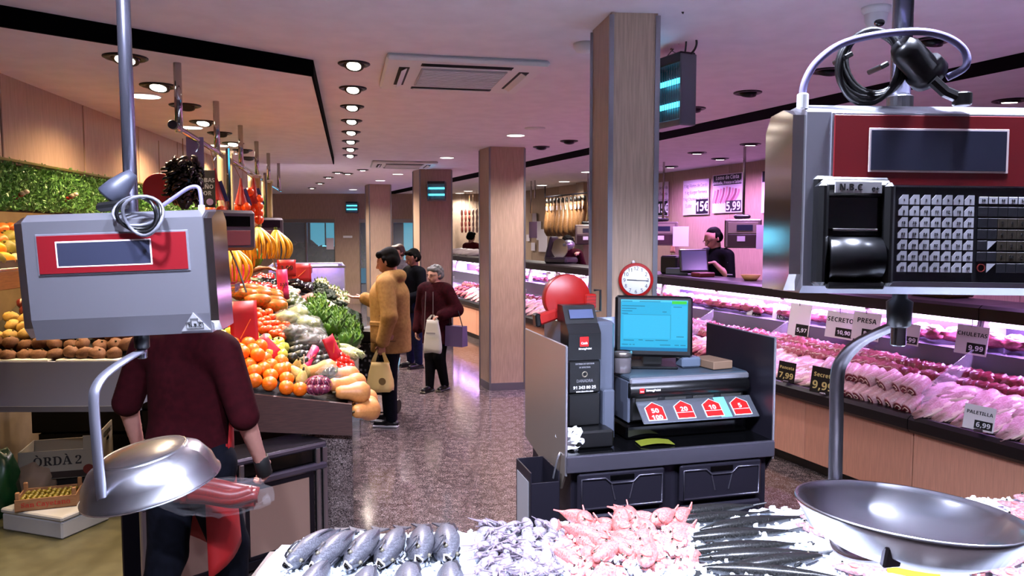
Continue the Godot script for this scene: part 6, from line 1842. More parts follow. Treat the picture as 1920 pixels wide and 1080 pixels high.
func figure(o: Dictionary) -> Node3D:
	var h: float = o.h
	var t := thing("person", o.label, "person", o.at, o.yaw)
	var lean: float = o.get("lean", 0.0)
	var bend := func(p: Vector3) -> Vector3:   # lean the upper body forward about the hips
		var q := Vector3(0, 0.53 * h, 0)
		return q + Basis(Vector3.RIGHT, lean) * (p - q)
	var sh: float = o.get("shoulder", 0.108) * h
	var sl: Vector3 = bend.call(Vector3(sh, 0.805 * h, 0))
	var sr: Vector3 = bend.call(Vector3(-sh, 0.805 * h, 0))
	var belly: float = o.get("belly", 1.0)
	var torso := [
		cap(bend.call(Vector3(0, 0.56 * h, 0.005)), bend.call(Vector3(0, 0.73 * h, 0.01)), 0.088 * h * belly, 0.096 * h, o.get("depth", 0.72)),
		cap(sl * 0.85 + sr * 0.15, sr * 0.85 + sl * 0.15, 0.046 * h, 0.046 * h, 0.9)]
	var hipl := Vector3(0.05 * h, 0.52 * h, 0)
	var hipr := Vector3(-0.05 * h, 0.52 * h, 0)
	var legs := [cap(hipl, hipr, 0.074 * h, 0.074 * h, 0.9)]
	var feet := []
	for e in [["leg_l", hipl], ["leg_r", hipr]]:
		var q: Array = o.get(e[0], [Vector3(e[1].x * 1.2, 0.28 * h, 0.02), Vector3(e[1].x * 1.3, 0.05 * h, 0)])
		legs.append(cap(e[1], q[0], 0.056 * h, 0.04 * h))
		legs.append(cap(q[0], q[1], 0.039 * h, 0.026 * h))
		feet.append(q[1])
	var arms := []
	var hands := []
	for e in [["arm_l", sl, -1.0], ["arm_r", sr, 1.0]]:
		var q: Array = o[e[0]]
		arms.append([cap(e[1], q[0], 0.031 * h, 0.026 * h), cap(q[0], q[1], 0.025 * h, 0.016 * h)])
		hands.append(hand_caps(q[1], q[2], q[3], e[2], q[4], h / 1.72))
	# head turned on the neck
	var piv: Vector3 = bend.call(Vector3(0, 0.865 * h, 0.0))
	var hb := eul(o.get("nod", 0.0), o.get("look", 0.0), 0.0) * Basis(Vector3.RIGHT, lean * 0.5)
	var hp := func(x: float, y: float, z: float) -> Vector3: return piv + hb * (Vector3(x, y - 0.865, z) * h)
	var head := [
		cap(hp.call(0, 0.944, -0.012), hp.call(0, 0.938, 0.006), 0.052 * h, 0.05 * h),
		cap(hp.call(0, 0.925, 0.018), hp.call(0, 0.89, 0.03), 0.037 * h, 0.022 * h),
		cap(hp.call(0.018, 0.905, 0.024), hp.call(-0.018, 0.905, 0.024), 0.02 * h, 0.02 * h),
		cap(hp.call(0, 0.929, 0.054), hp.call(0, 0.908, 0.066), 0.007 * h, 0.0095 * h),
		cap(hp.call(0.02, 0.937, 0.047), hp.call(-0.02, 0.937, 0.047), 0.0075 * h, 0.0075 * h),
		cap(hp.call(0.011, 0.892, 0.049), hp.call(-0.011, 0.892, 0.049), 0.0065 * h, 0.0065 * h),
		cap(hp.call(0.05, 0.928, -0.006), hp.call(0.052, 0.913, -0.002), 0.0095 * h, 0.0065 * h),
		cap(hp.call(-0.05, 0.928, -0.006), hp.call(-0.052, 0.913, -0.002), 0.0095 * h, 0.0065 * h),
		cap(hp.call(0, 0.9, -0.012), bend.call(Vector3(0, 0.82 * h, -0.008)), 0.032 * h, 0.036 * h)]
	var cell: float = o.get("cell", 0.016)
	var skin := mt("skin_%s" % o.skin.to_html(), o.skin, 0.5)
	var mb := MB.new()
	mb.add(blend(torso + legs + arms[0] + arms[1], cell * 1.25, 0.03), true)
	mb.add(blend(head, cell * 0.55, 0.012 * h), true)
	mb.add(blend(hands[0], clampf(cell * 0.4, 0.0052, 0.009), 0.006), true)
	mb.add(blend(hands[1], clampf(cell * 0.4, 0.0052, 0.009), 0.006), true)
	part(t, "body", mb.done(), skin)
	for e in [-1, 1]:
		part(t, "eye", one(ball(Vector3.ONE * 0.0062 * h, 8, 6), true), mt("eye_dark", Color(0.05, 0.04, 0.035), 0.2), hp.call(0.0185 * e, 0.927, 0.0485))
	part(t, "mouth", one(ball(Vector3(0.013, 0.0025, 0.004) * h, 8, 5)), mt("lip_colour", Color(0.5, 0.22, 0.2), 0.5), hp.call(0, 0.892, 0.0555), hb)
	# clothes
	var puff: float = o.get("puff", 0.012)
	var sleeve: float = o.get("sleeve", 1.0)
	var top := [grow(torso[0], puff), grow(torso[1], puff)]
	for a in arms:
		top.append(grow(a[0], puff * 0.9 + 0.004))
		if sleeve >= 1.0:
			var w: Vector3 = a[1][0].lerp(a[1][1], 0.93)
			top.append([a[1][0], w, a[1][2] + puff * 0.9 + 0.004, a[1][3] + puff * 0.9 + 0.008, 1.0])
	var hem: float = o.get("hem", 0.5)
	top.append(cap(Vector3(0, 0.56 * h, 0), Vector3(0, hem * h - 0.02, 0), 0.094 * h + puff, 0.098 * h + puff, maxf(0.88, o.get("depth", 0.72))))
	if o.has("hood"):
		for k in 7:
			var a := PI * (k / 6.0)
			var a2 := PI * ((k + 1) / 6.0)
			if k < 6:
				top.append(cap(bend.call(Vector3(cos(a) * 0.06 * h, 0.845 * h, -sin(a) * 0.05 * h - 0.01)), bend.call(Vector3(cos(a2) * 0.06 * h, 0.845 * h, -sin(a2) * 0.05 * h - 0.01)), 0.032 * h, 0.032 * h))
		top.append(cap(bend.call(Vector3(0.055 * h, 0.845 * h, 0)), bend.call(Vector3(0.02 * h, 0.835 * h, 0.055 * h)), 0.024 * h, 0.02 * h))
		top.append(cap(bend.call(Vector3(-0.055 * h, 0.845 * h, 0)), bend.call(Vector3(-0.02 * h, 0.835 * h, 0.055 * h)), 0.024 * h, 0.02 * h))
	else:
		top.append(cap(bend.call(Vector3(0, 0.815 * h, -0.008)), bend.call(Vector3(0, 0.835 * h, -0.008)), 0.045 * h, 0.04 * h))
	part(t, o.get("top_name", "jacket"), one(blend(top, cell, 0.03, hem * h), true), o.top)
	var trousers := []
	for c in legs:
		trousers.append(grow(c, -0.004 if o.has("depth") and c == legs[0] else 0.012))
	part(t, "trousers", one(blend(trousers, cell, 0.025), true), o.trousers)
	for k in 2:
		var f: Vector3 = feet[k]
		var toe := Vector3(f.x * 1.1, 0.03, f.z + 0.15 * h / 1.7)
		var heel := Vector3(f.x, 0.034 + maxf(0.0, f.y - 0.06 * h), f.z - 0.035)
		part(t, "shoe", one(blend([cap(heel, toe, 0.036, 0.03), cap(Vector3(f.x, f.y, f.z), heel.lerp(toe, 0.4), 0.038, 0.034)], 0.011, 0.02), true), o.shoes)
		part(t, "sole", one(bx(Vector3(0.085, 0.022, heel.distance_to(toe) + 0.065), Vector3.ZERO, 0.01)), o.get("soles", o.shoes), Vector3(f.x * 1.05, 0.012, (heel.z + toe.z) / 2))
	if o.has("hair"):
		var hc := [
			cap(hp.call(0, 0.957, -0.018), hp.call(0, 0.955, -0.004), 0.052 * h, 0.05 * h),
			cap(hp.call(0.02, 0.93, -0.026), hp.call(-0.02, 0.93, -0.026), 0.042 * h, 0.042 * h)]
		if not o.has("bald"):
			hc.append(cap(hp.call(0.03, 0.973, 0.03), hp.call(-0.03, 0.973, 0.03), 0.021 * h, 0.021 * h))
			hc.append(cap(hp.call(0.046, 0.945, 0.004), hp.call(0.047, 0.93, 0.006), 0.014 * h, 0.009 * h))
			hc.append(cap(hp.call(-0.046, 0.945, 0.004), hp.call(-0.047, 0.93, 0.006), 0.014 * h, 0.009 * h))
		else:
			hc = [cap(hp.call(0, 0.953, -0.02), hp.call(0, 0.956, -0.014), 0.05 * h, 0.048 * h), cap(hp.call(0.02, 0.928, -0.024), hp.call(-0.02, 0.928, -0.024), 0.041 * h, 0.041 * h), cap(hp.call(0.047, 0.938, 0.0), hp.call(0.046, 0.95, -0.01), 0.011 * h, 0.012 * h), cap(hp.call(-0.047, 0.938, 0.0), hp.call(-0.046, 0.95, -0.01), 0.011 * h, 0.012 * h)]
		if o.has("curls"):
			for k in 26:
				var a := k * 2.4
				var y := 0.93 + 0.05 * (k / 25.0)
				var r := 0.056 * sqrt(maxf(0.05, 1.0 - pow((k / 25.0), 2.0)))
				if sin(a) < 0.55 or k > 16:
					var p: Vector3 = hp.call(cos(a) * r, y + 0.02, sin(a) * r - 0.008)
					hc.append(cap(p, p, 0.014 * h, 0.014 * h))
		part(t, "hair", one(blend(hc, cell * 0.55, 0.012), true), o.hair)
	if o.has("glasses"):
		for e in [-1, 1]:
			var lp := []
			for k in 12:
				lp.append(hp.call(0.0205 * e + 0.0145 * cos(TAU * k / 12), 0.926 + 0.0105 * sin(TAU * k / 12), 0.06))
			var gl := part(t, "glasses", one(tube(lp, 0.0022, 5, true)), mt("glasses_dark", Color(0.06, 0.04, 0.04), 0.3))
			part(gl, "temple", one(bar(hp.call(0.035 * e, 0.93, 0.06), hp.call(0.051 * e, 0.93, 0.0), 0.002, 5)), mt("glasses_dark"))
	t.set_meta("head", piv)
	return t

func cloth(called: String, a: Color, b: Color, rough := 0.85) -> StandardMaterial3D:
	var m := grained(called, a, b, Vector3.ONE * 2.2, rough, 0.02, false)
	m.metallic_specular = 0.2
	return m

func carrier_bag(called: String, label: String, at: Vector3, yaw: float, w: float, hgt: float, d: float, handle: float, mat: Material, handle_gap := 0.05) -> Node3D:
	var t := thing(called, label, "bag", at, yaw)
	var n := FastNoiseLite.new()
	n.seed = int(w * 1000)
	n.frequency = 14.0
	var rows := []
	for i in 9:
		var v := i / 8.0
		var row := PackedVector3Array()
		var k := lerpf(1.0, 0.62, pow(v, 1.6)) * (0.9 if i == 0 else 1.0)
		for q in 18:
			var a := TAU * q / 18.0
			var c := Vector3(signf(cos(a)) * pow(absf(cos(a)), 0.6) * w / 2 * k, -hgt * (1.0 - v), signf(sin(a)) * pow(absf(sin(a)), 0.6) * d / 2 * lerpf(1.0, 0.35, v))
			row.append(c * (1.0 + 0.09 * n.get_noise_3dv(c)))
		rows.append(row)
	part(t, "sack", one(rings(rows), true), mat)
	for e in [-1, 1]:
		part(t, "handle", one(sheet(2, 8, func(u: float, v: float) -> Vector3: return Vector3(e * lerpf(w * 0.26, 0.012, v) + (u - 0.5) * lerpf(0.05, 0.018, v), v * handle - 0.01, 0.004 * sin(v * 5.0)), 0.002)), mat)
	return t

func build_people() -> void:
	var black := cloth("cloth_black", Color(0.035, 0.035, 0.045), Color(0.02, 0.02, 0.028))
	var navy := cloth("cloth_navy", Color(0.05, 0.055, 0.09), Color(0.03, 0.035, 0.06))
	var leather := mt("leather_black", Color(0.02, 0.02, 0.022), 0.3)
	var down := Vector3(0, -1, 0)
	# shopper in the tan jacket
	var tan_ := cloth("jacket_tan", Color(0.62, 0.48, 0.29), Color(0.54, 0.41, 0.24), 0.75)
	var man := figure({"label": "person in a hooded tan winter jacket reaching a hand towards the produce stall", "at": pl(-1.19, 7.55), "yaw": -PI / 2 - 0.12, "h": 1.74, "skin": Color(0.62, 0.42, 0.34), "cell": 0.015, "belly": 1.05, "depth": 1.0,
		"arm_l": [Vector3(0.26, 1.1, -0.06), Vector3(0.24, 0.84, 0.02), Vector3(0, -1, 0.1), Vector3(-1, 0, 0.2), 0.9],
		"arm_r": [Vector3(-0.24, 1.12, 0.08), Vector3(-0.18, 1.24, 0.33), Vector3(0.1, 0.05, 1), Vector3(0, 1, 0), 0.25],
		"leg_l": [Vector3(0.1, 0.48, 0.0), Vector3(0.11, 0.09, -0.03)], "leg_r": [Vector3(-0.09, 0.49, 0.06), Vector3(-0.1, 0.09, 0.06)],
		"top": tan_, "puff": 0.03, "hem": 0.42, "hood": true, "trousers": navy, "shoes": leather, "soles": mt("sole_white", Color(0.78, 0.78, 0.78), 0.5), "hair": mt("hair_black", Color(0.03, 0.022, 0.02), 0.8, 0.0, {"metallic_specular": 0.2}), "nod": 0.22})
	part(man, "pocket", one(bx(Vector3(0.02, 0.19, 0.2), Vector3.ZERO, 0.02)), tan_, Vector3(0.193, 0.93, 0.06), eul(0, -0.28, 0))
	part(man, "pocket_flap", one(bx(Vector3(0.03, 0.05, 0.21), Vector3.ZERO, 0.01)), tan_, Vector3(0.193, 1.02, 0.06), eul(0, -0.28, 0))
	for y in [0.86, 1.12, 1.28]:
		part(man, "seam", one(bar(Vector3(0.19, y, -0.1), Vector3(0.21, y - 0.02, 0.06), 0.004, 5)), mt("seam_brown", Color(0.36, 0.25, 0.13), 0.8))
	var yb := carrier_bag("carrier_bag", "yellow tinted plastic carrier bag of groceries held by the tan jacket", man.transform * Vector3(0.245, 0.66, 0.04), -PI / 2 - 0.1 + PI / 2, 0.27, 0.27, 0.16, 0.16, mt("bag_yellow", Color(0.85, 0.74, 0.46), 0.4, 0.0, {"backlight_enabled": true, "backlight": Color(0.35, 0.28, 0.12)}))
	part(yb, "print", one(moved(cyl(0.035, 0.003, 20), Vector3.ZERO, eul(PI / 2, 0, 0))), mt("bag_print", Color(0.5, 0.4, 0.22), 0.5), Vector3(0.04, -0.17, 0.078))
	# older shopper in maroon
	var maroon := cloth("coat_maroon", Color(0.2, 0.045, 0.075), Color(0.14, 0.03, 0.05), 0.9)
	var woman := figure({"label": "person with short grey hair and glasses in a dark maroon coat carrying bags", "at": pl(-0.9, 9.2), "yaw": -0.45, "h": 1.5, "skin": Color(0.7, 0.52, 0.45), "cell": 0.014, "lean": 0.06, "belly": 1.12,
		"arm_l": [Vector3(0.27, 0.98, -0.02), Vector3(0.16, 0.93, 0.18), Vector3(-0.6, -0.3, 0.6), Vector3(0, -1, 0), 0.8],
		"arm_r": [Vector3(-0.25, 0.95, -0.04), Vector3(-0.24, 0.72, 0.06), Vector3(0, -1, 0.1), Vector3(1, 0, 0), 0.5],
		"leg_l": [Vector3(0.07, 0.42, 0.06), Vector3(0.07, 0.07, -0.06)], "leg_r": [Vector3(-0.06, 0.42, 0.05), Vector3(-0.05, 0.07, 0.09)],
		"top": maroon, "puff": 0.034, "hem": 0.38, "trousers": black, "shoes": leather, "hair": mt("hair_grey", Color(0.36, 0.36, 0.37), 0.6), "curls": true, "glasses": true, "look": -0.3})
	part(woman, "scarf", one(blend([cap(Vector3(0.06, 1.25, 0.03), Vector3(-0.06, 1.25, 0.04), 0.045, 0.045), cap(Vector3(0.05, 1.25, -0.05), Vector3(-0.05, 1.25, -0.05), 0.045, 0.045)], 0.014, 0.03), true), black)
	for x in [0.045, -0.055]:
		part(woman, "zip_edge", one(bar(Vector3(x, 1.2, 0.155), Vector3(x * 1.2, 0.75, 0.175), 0.005, 5)), mt("zip_grey", Color(0.4, 0.36, 0.36), 0.4))
	var wb := carrier_bag("shopping_bag", "white plastic shopping bag held in front of the maroon coat", woman.transform * Vector3(0.09, 0.88, 0.24), -0.4, 0.24, 0.38, 0.09, 0.07, mt("bag_white", Color(0.66, 0.66, 0.64), 0.5, 0.0, {"backlight_enabled": true, "backlight": Color(0.2, 0.2, 0.2)}))
	part(wb, "faint_print", one(bx(Vector3(0.12, 0.02, 0.002))), mt("bag_faint", Color(0.5, 0.5, 0.52), 0.6), Vector3(0, -0.15, 0.05))
	var hb := thing("handbag", "shiny lilac handbag hanging at the side of the maroon coat", "handbag", woman.transform * Vector3(0.29, 0.8, 0.04), -0.5)
	part(hb, "body", one(prof([[0.05, 0.0], [0.06, -0.24], [-0.06, -0.24], [-0.05, 0.0]], 0.24)), mt("handbag_lilac", Color(0.4, 0.34, 0.5), 0.25, 0.4))
	part(hb, "strap", one(tube(curve([Vector3(-0.09, -0.01, 0.0), Vector3(-0.1, 0.2, 0.0), Vector3(-0.12, 0.4, 0.0), Vector3(-0.02, 0.3, 0.0), Vector3(0.09, -0.01, 0)]), 0.006, 6), true), leather)
	# shoppers farther back
	var far1 := figure({"label": "person in a dark navy coat and jeans standing behind the tan jacket", "at": pl(-1.37, 10.8), "yaw": -0.9, "h": 1.66, "skin": Color(0.6, 0.42, 0.36), "cell": 0.02,
		"arm_l": [Vector3(0.26, 1.05, 0.02), Vector3(0.16, 1.0, 0.22), Vector3(-0.3, 0, 1), Vector3(0, -1, 0), 0.6], "arm_r": [Vector3(-0.24, 1.04, 0.0), Vector3(-0.22, 0.82, 0.08), down, Vector3(1, 0, 0), 0.5],
		"top": navy, "puff": 0.02, "hem": 0.47, "trousers": cloth("jeans_blue", Color(0.08, 0.1, 0.22), Color(0.06, 0.07, 0.16)), "shoes": leather, "hair": mt("hair_black"), "nod": 0.2})
	figure({"label": "person with reddish hair half hidden behind the navy coat", "at": pl(-1.8, 12.2), "yaw": -0.7, "h": 1.7, "skin": Color(0.6, 0.42, 0.36), "cell": 0.024,
		"arm_l": [Vector3(0.26, 1.06, 0.0), Vector3(0.24, 0.82, 0.08), down, Vector3(-1, 0, 0), 0.5], "arm_r": [Vector3(-0.26, 1.06, 0.0), Vector3(-0.24, 0.82, 0.08), down, Vector3(1, 0, 0), 0.5],
		"top": cloth("coat_pale", Color(0.5, 0.48, 0.52), Color(0.42, 0.4, 0.45)), "puff": 0.02, "trousers": navy, "shoes": leather, "hair": mt("hair_red", Color(0.2, 0.08, 0.06), 0.6)})
	# checked shopping trolley
	var tr := thing("shopping_trolley", "black wheeled shopping trolley with white checks beside the tan jacket", "trolley", pl(-1.4, 8.0), -0.3)
	var im := Image.create(64, 64, false, Image.FORMAT_RGB8)
	im.fill(Color(0.02, 0.02, 0.022))
	for i in 4:
		for j in 4:
			if (i * 3 + j * 5) % 4 != 1:
				im.fill_rect(Rect2i(i * 16 + 3 + (j % 2) * 3, j * 16 + 3, 8, 8), Color(0.65, 0.64, 0.66) if (i + j) % 2 else Color(0.35, 0.35, 0.37))
	var check := mt("trolley_check", Color.WHITE, 0.6)
	check.albedo_texture = ImageTexture.create_from_image(im)
	check.uv1_triplanar = true
	check.uv1_scale = Vector3.ONE * 5.0
	part(tr, "bag", one(bx(Vector3(0.34, 0.56, 0.26), Vector3.ZERO, 0.03)), check, Vector3(0, 0.5, 0))
	part(tr, "flap", one(bx(Vector3(0.36, 0.16, 0.28), Vector3.ZERO, 0.03)), mt("trolley_black", Color(0.02, 0.02, 0.022), 0.5), Vector3(0, 0.83, 0.0))
	part(tr, "frame", one(tube([Vector3(-0.14, 0.05, 0.14), Vector3(-0.14, 0.24, 0.14), Vector3(0.14, 0.24, 0.14), Vector3(0.14, 0.05, 0.14)], 0.01, 7, true)), leather)
	part(tr, "handle", one(tube(curve([Vector3(-0.12, 0.2, -0.15), Vector3(-0.12, 1.0, -0.17), Vector3(0.0, 1.06, -0.18), Vector3(0.12, 1.0, -0.17), Vector3(0.12, 0.2, -0.15)]), 0.01, 7), true), leather)
	for e in [-1, 1]:
		part(tr, "wheel", one(moved(cyl(0.07, 0.03, 18), Vector3.ZERO, eul(0, 0, PI / 2))), leather, Vector3(e * 0.17, 0.07, -0.1))
	# greengrocer with his back turned
	var shirt := cloth("shirt_maroon", Color(0.19, 0.03, 0.055), Color(0.15, 0.02, 0.04), 0.9)
	var wk := figure({"label": "person seen from behind in a maroon polo shirt and red apron carrying a bag", "at": pl(-1.4, 3.28), "yaw": PI - 0.35, "h": 1.74, "skin": Color(0.66, 0.47, 0.42), "cell": 0.013, "sleeve": 0.5, "shoulder": 0.118, "belly": 1.05,
		"arm_r": [Vector3(-0.285, 1.13, 0.02), Vector3(-0.27, 0.9, 0.14), Vector3(0.05, -0.9, 0.45), Vector3(1, 0, 0), 0.7],
		"arm_l": [Vector3(0.31, 1.15, -0.02), Vector3(0.36, 0.92, 0.08), Vector3(0.1, -1, 0.15), Vector3(-1, 0, 0), 0.5],
		"leg_l": [Vector3(0.09, 0.5, -0.04), Vector3(0.1, 0.11, -0.2)], "leg_r": [Vector3(-0.09, 0.5, 0.14), Vector3(-0.09, 0.09, 0.16)],
		"top": shirt, "top_name": "polo_shirt", "puff": 0.016, "hem": 0.53, "trousers": navy, "shoes": leather, "hair": mt("hair_brown", Color(0.08, 0.05, 0.04), 0.5)})
	var ap := mt("apron_red", Color(0.55, 0.03, 0.045), 0.6)
	part(wk, "apron", one(sheet(20, 12, func(u: float, v: float) -> Vector3:
		var a := lerpf(-2.15, 1.6, u)
		var flare := 1.0 + 0.14 * (1.0 - v) + 0.03 * sin(u * 18.0) * (1.0 - v)
		return Vector3(sin(a) * 0.195 * flare, lerpf(0.46 + 0.08 * absf(sin(u * 5.0)), 0.97, v), cos(a) * 0.165 * flare), 0.004), true), ap)
	part(wk, "apron_bib", one(sheet(8, 8, func(u: float, v: float) -> Vector3:
		var a := lerpf(-1.5, 1.0, u) * lerpf(1.0, 0.75, v)
		return Vector3(sin(a) * 0.2, lerpf(0.96, 1.36, v), cos(a) * 0.165), 0.004), true), ap)
	part(wk, "apron_tie", one(tube(curve([Vector3(-0.19, 0.99, 0.03), Vector3(-0.13, 0.975, -0.135), Vector3(0.0, 0.965, -0.155), Vector3(0.13, 0.975, -0.135), Vector3(0.19, 0.99, 0.03)]), 0.012, 6), true), ap)
	for e in [[Vector3(-0.27, 0.9, 0.14), "r"], [Vector3(0.36, 0.92, 0.08), "l"]]:
		part(wk, "wrist_band", one(moved(lathe([[0.026, -0.05], [0.034, -0.045], [0.034, 0.04], [0.03, 0.045], [0.026, 0.04]], 14), e[0] + Vector3(0, -0.02, 0.01), eul(-0.3, 0, 0)), true), mt("band_black", Color(0.015, 0.015, 0.018), 0.7))
	part(wk, "sleeve_badge", one(ball(Vector3(0.006, 0.016, 0.026), 10, 6)), mt("badge_green", Color(0.05, 0.25, 0.16), 0.6), Vector3(-0.268, 1.245, -0.015))
	part(wk, "sleeve_stripe", one(bar(Vector3(-0.275, 1.222, -0.04), Vector3(-0.275, 1.218, 0.01), 0.004, 5)), mt("print_white"))
	# bag of cooked octopus in his hand
	var oc := thing("seafood_bag", "clear plastic bag of red octopus legs held by the greengrocer", "bag", at_z(425, 930, 2.95), 0.15)
	var octo := speckle("octopus_red", Color(0.5, 0.1, 0.07), Color(0.36, 0.05, 0.04), 8.0, 0.4)
	for k in 7:
		var y := -0.025 + 0.016 * (k % 4)
		var z := -0.03 + 0.02 * (k % 3)
		part(oc, "octopus_leg", one(tube(curve([Vector3(-0.2 + 0.03 * (k % 3), y + 0.03, z), Vector3(-0.08, y + 0.02, z), Vector3(0.02, y, z + 0.01), Vector3(0.1 + 0.015 * (k % 2), y - 0.025 + 0.02 * (k % 3), z)], 4), 0.03, 8, false, 0.022), true), octo)
	part(oc, "film", one(ball(Vector3(0.215, 0.075, 0.065), 22, 12, 0.25, 2.4, 12)), mt("film_thin", Color(0.9, 0.9, 0.92, 0.03), 0.06, 0.0, {"transparency": BaseMaterial3D.TRANSPARENCY_ALPHA, "metallic_specular": 0.2}), Vector3(-0.04, 0, 0))
	# stallholder reaching across the stall
	var olive := cloth("sleeve_olive", Color(0.07, 0.075, 0.05), Color(0.05, 0.05, 0.035), 0.9)
	var st := figure({"label": "person behind the produce stall reaching a bare arm across the vegetables", "at": pl(-3.02, 7.5), "yaw": PI / 2 - 0.1, "h": 1.72, "skin": Color(0.6, 0.36, 0.25), "cell": 0.018, "sleeve": 0.5, "lean": 0.12,
		"arm_r": [Vector3(-0.2, 1.5, 0.42), Vector3(-0.16, 1.56, 0.68), Vector3(0.05, 0.05, 1), Vector3(0, -1, 0), 0.35],
		"arm_l": [Vector3(0.25, 1.1, 0.1), Vector3(0.2, 0.95, 0.3), Vector3(0, 0, 1), Vector3(0, -1, 0), 0.5],
		"top": olive, "top_name": "sweatshirt", "trousers": navy, "shoes": leather, "hair": mt("hair_brown")})
	part(st, "sleeve_band", one(moved(lathe([[0.06, -0.012], [0.063, 0.0], [0.06, 0.012]], 14), Vector3(-0.2, 1.495, 0.4), eul(PI / 2, 0, 0)), true), mt("band_yellow", Color(0.8, 0.75, 0.35), 0.6))
	# butcher with glasses at the till behind the meat counter
	var polo := cloth("polo_black", Color(0.03, 0.03, 0.05), Color(0.02, 0.02, 0.035), 0.8)
	var bu := figure({"label": "person with glasses and receding hair in a black polo shirt behind the meat counter", "at": pl(2.46, 9.34, 0.22), "yaw": -1.0, "h": 1.74, "skin": Color(0.72, 0.5, 0.45), "cell": 0.016, "sleeve": 0.5, "belly": 1.15, "shoulder": 0.115,
		"arm_l": [Vector3(0.27, 1.13, 0.04), Vector3(0.12, 1.32, 0.16), Vector3(-0.6, -0.1, 0.6), Vector3(0, -1, 0), 0.5], "arm_r": [Vector3(-0.27, 1.13, 0.04), Vector3(-0.14, 1.32, 0.18), Vector3(0.5, -0.1, 0.7), Vector3(0, -1, 0), 0.5],
		"top": polo, "top_name": "polo_shirt", "trousers": black, "shoes": leather, "hair": mt("hair_black"), "bald": true, "glasses": true, "nod": 0.42, "look": -0.25})
	part(bu, "sleeve_badge", one(moved(cyl(0.035, 0.006, 18), Vector3(0.245, 1.31, 0.04), eul(0, 0, PI / 2 - 0.25))), mt("badge_pale", Color(0.6, 0.66, 0.66), 0.5))
	part(bu, "collar_tip", one(tube(curve([Vector3(-0.07, 1.46, 0.0), Vector3(-0.05, 1.44, 0.06), Vector3(0.0, 1.4, 0.08), Vector3(0.05, 1.44, 0.06), Vector3(0.07, 1.46, 0.0)], 3), 0.008, 5), true), mt("collar_stripe", Color(0.45, 0.48, 0.4), 0.7))
	for a in [[Vector3(0.225, 1.36, 0.01), Vector3(0.26, 1.15, 0.04)], [Vector3(-0.225, 1.36, 0.01), Vector3(-0.26, 1.15, 0.04)]]:
		part(bu, "sleeve_cuff", one(moved(lathe([[0.055, -0.008], [0.06, 0.0], [0.055, 0.008]], 14), a[1] + Vector3(0, 0.03, 0), Basis())), mt("cuff_pale", Color(0.6, 0.56, 0.58), 0.7))
	# assistant stooping, dark hair
	figure({"label": "person with thick dark hair stooping over the worktop before the hanging hams", "at": pl(0.98, 13.2, 0.22), "yaw": -0.2, "h": 1.66, "skin": Color(0.62, 0.42, 0.36), "cell": 0.022, "lean": 0.3, "nod": 0.6, "sleeve": 1.0,
		"arm_l": [Vector3(0.26, 1.1, 0.22), Vector3(0.2, 1.34, 0.34), Vector3(-0.2, 0, 1), Vector3(0, -1, 0), 0.5], "arm_r": [Vector3(-0.24, 1.1, 0.22), Vector3(-0.1, 1.34, 0.34), Vector3(0.2, 0, 1), Vector3(0, -1, 0), 0.5],
		"top": maroon, "top_name": "tunic", "trousers": black, "shoes": leather, "hair": mt("hair_black"), "curls": true})
	figure({"label": "person in a dark red shirt facing the wall behind the far counter", "at": pl(-0.95, 18.1, 0.22), "yaw": PI - 0.6, "h": 1.68, "skin": Color(0.55, 0.38, 0.32), "cell": 0.026,
		"arm_l": [Vector3(0.26, 1.1, 0.1), Vector3(0.16, 1.05, 0.3), Vector3(0, 0, 1), Vector3(0, -1, 0), 0.5], "arm_r": [Vector3(-0.26, 1.1, 0.1), Vector3(-0.16, 1.05, 0.3), Vector3(0, 0, 1), Vector3(0, -1, 0), 0.5],
		"top": cloth("shirt_red", Color(0.26, 0.05, 0.06), Color(0.2, 0.03, 0.04)), "top_name": "shirt", "trousers": black, "shoes": leather, "hair": mt("hair_black")})


# ---------- things that hang, and the far end ----------
func on_n(u: float, v: float, n: float) -> Vector3:   # where a sight line meets the upright plane n of the meat side
	var r := ray(u, v)
	var o := Vector2(2.21 + 0.930 * n, 6.3 + 0.3674 * n)
	return at_z(u, v, (o.x + 0.395 * o.y) / (r.x / -r.z + 0.395))

func rail_at(z: float, h := 2.46) -> Vector3:
	return pl(-1.807 - 0.2116 * (z - 4.25), z, h)

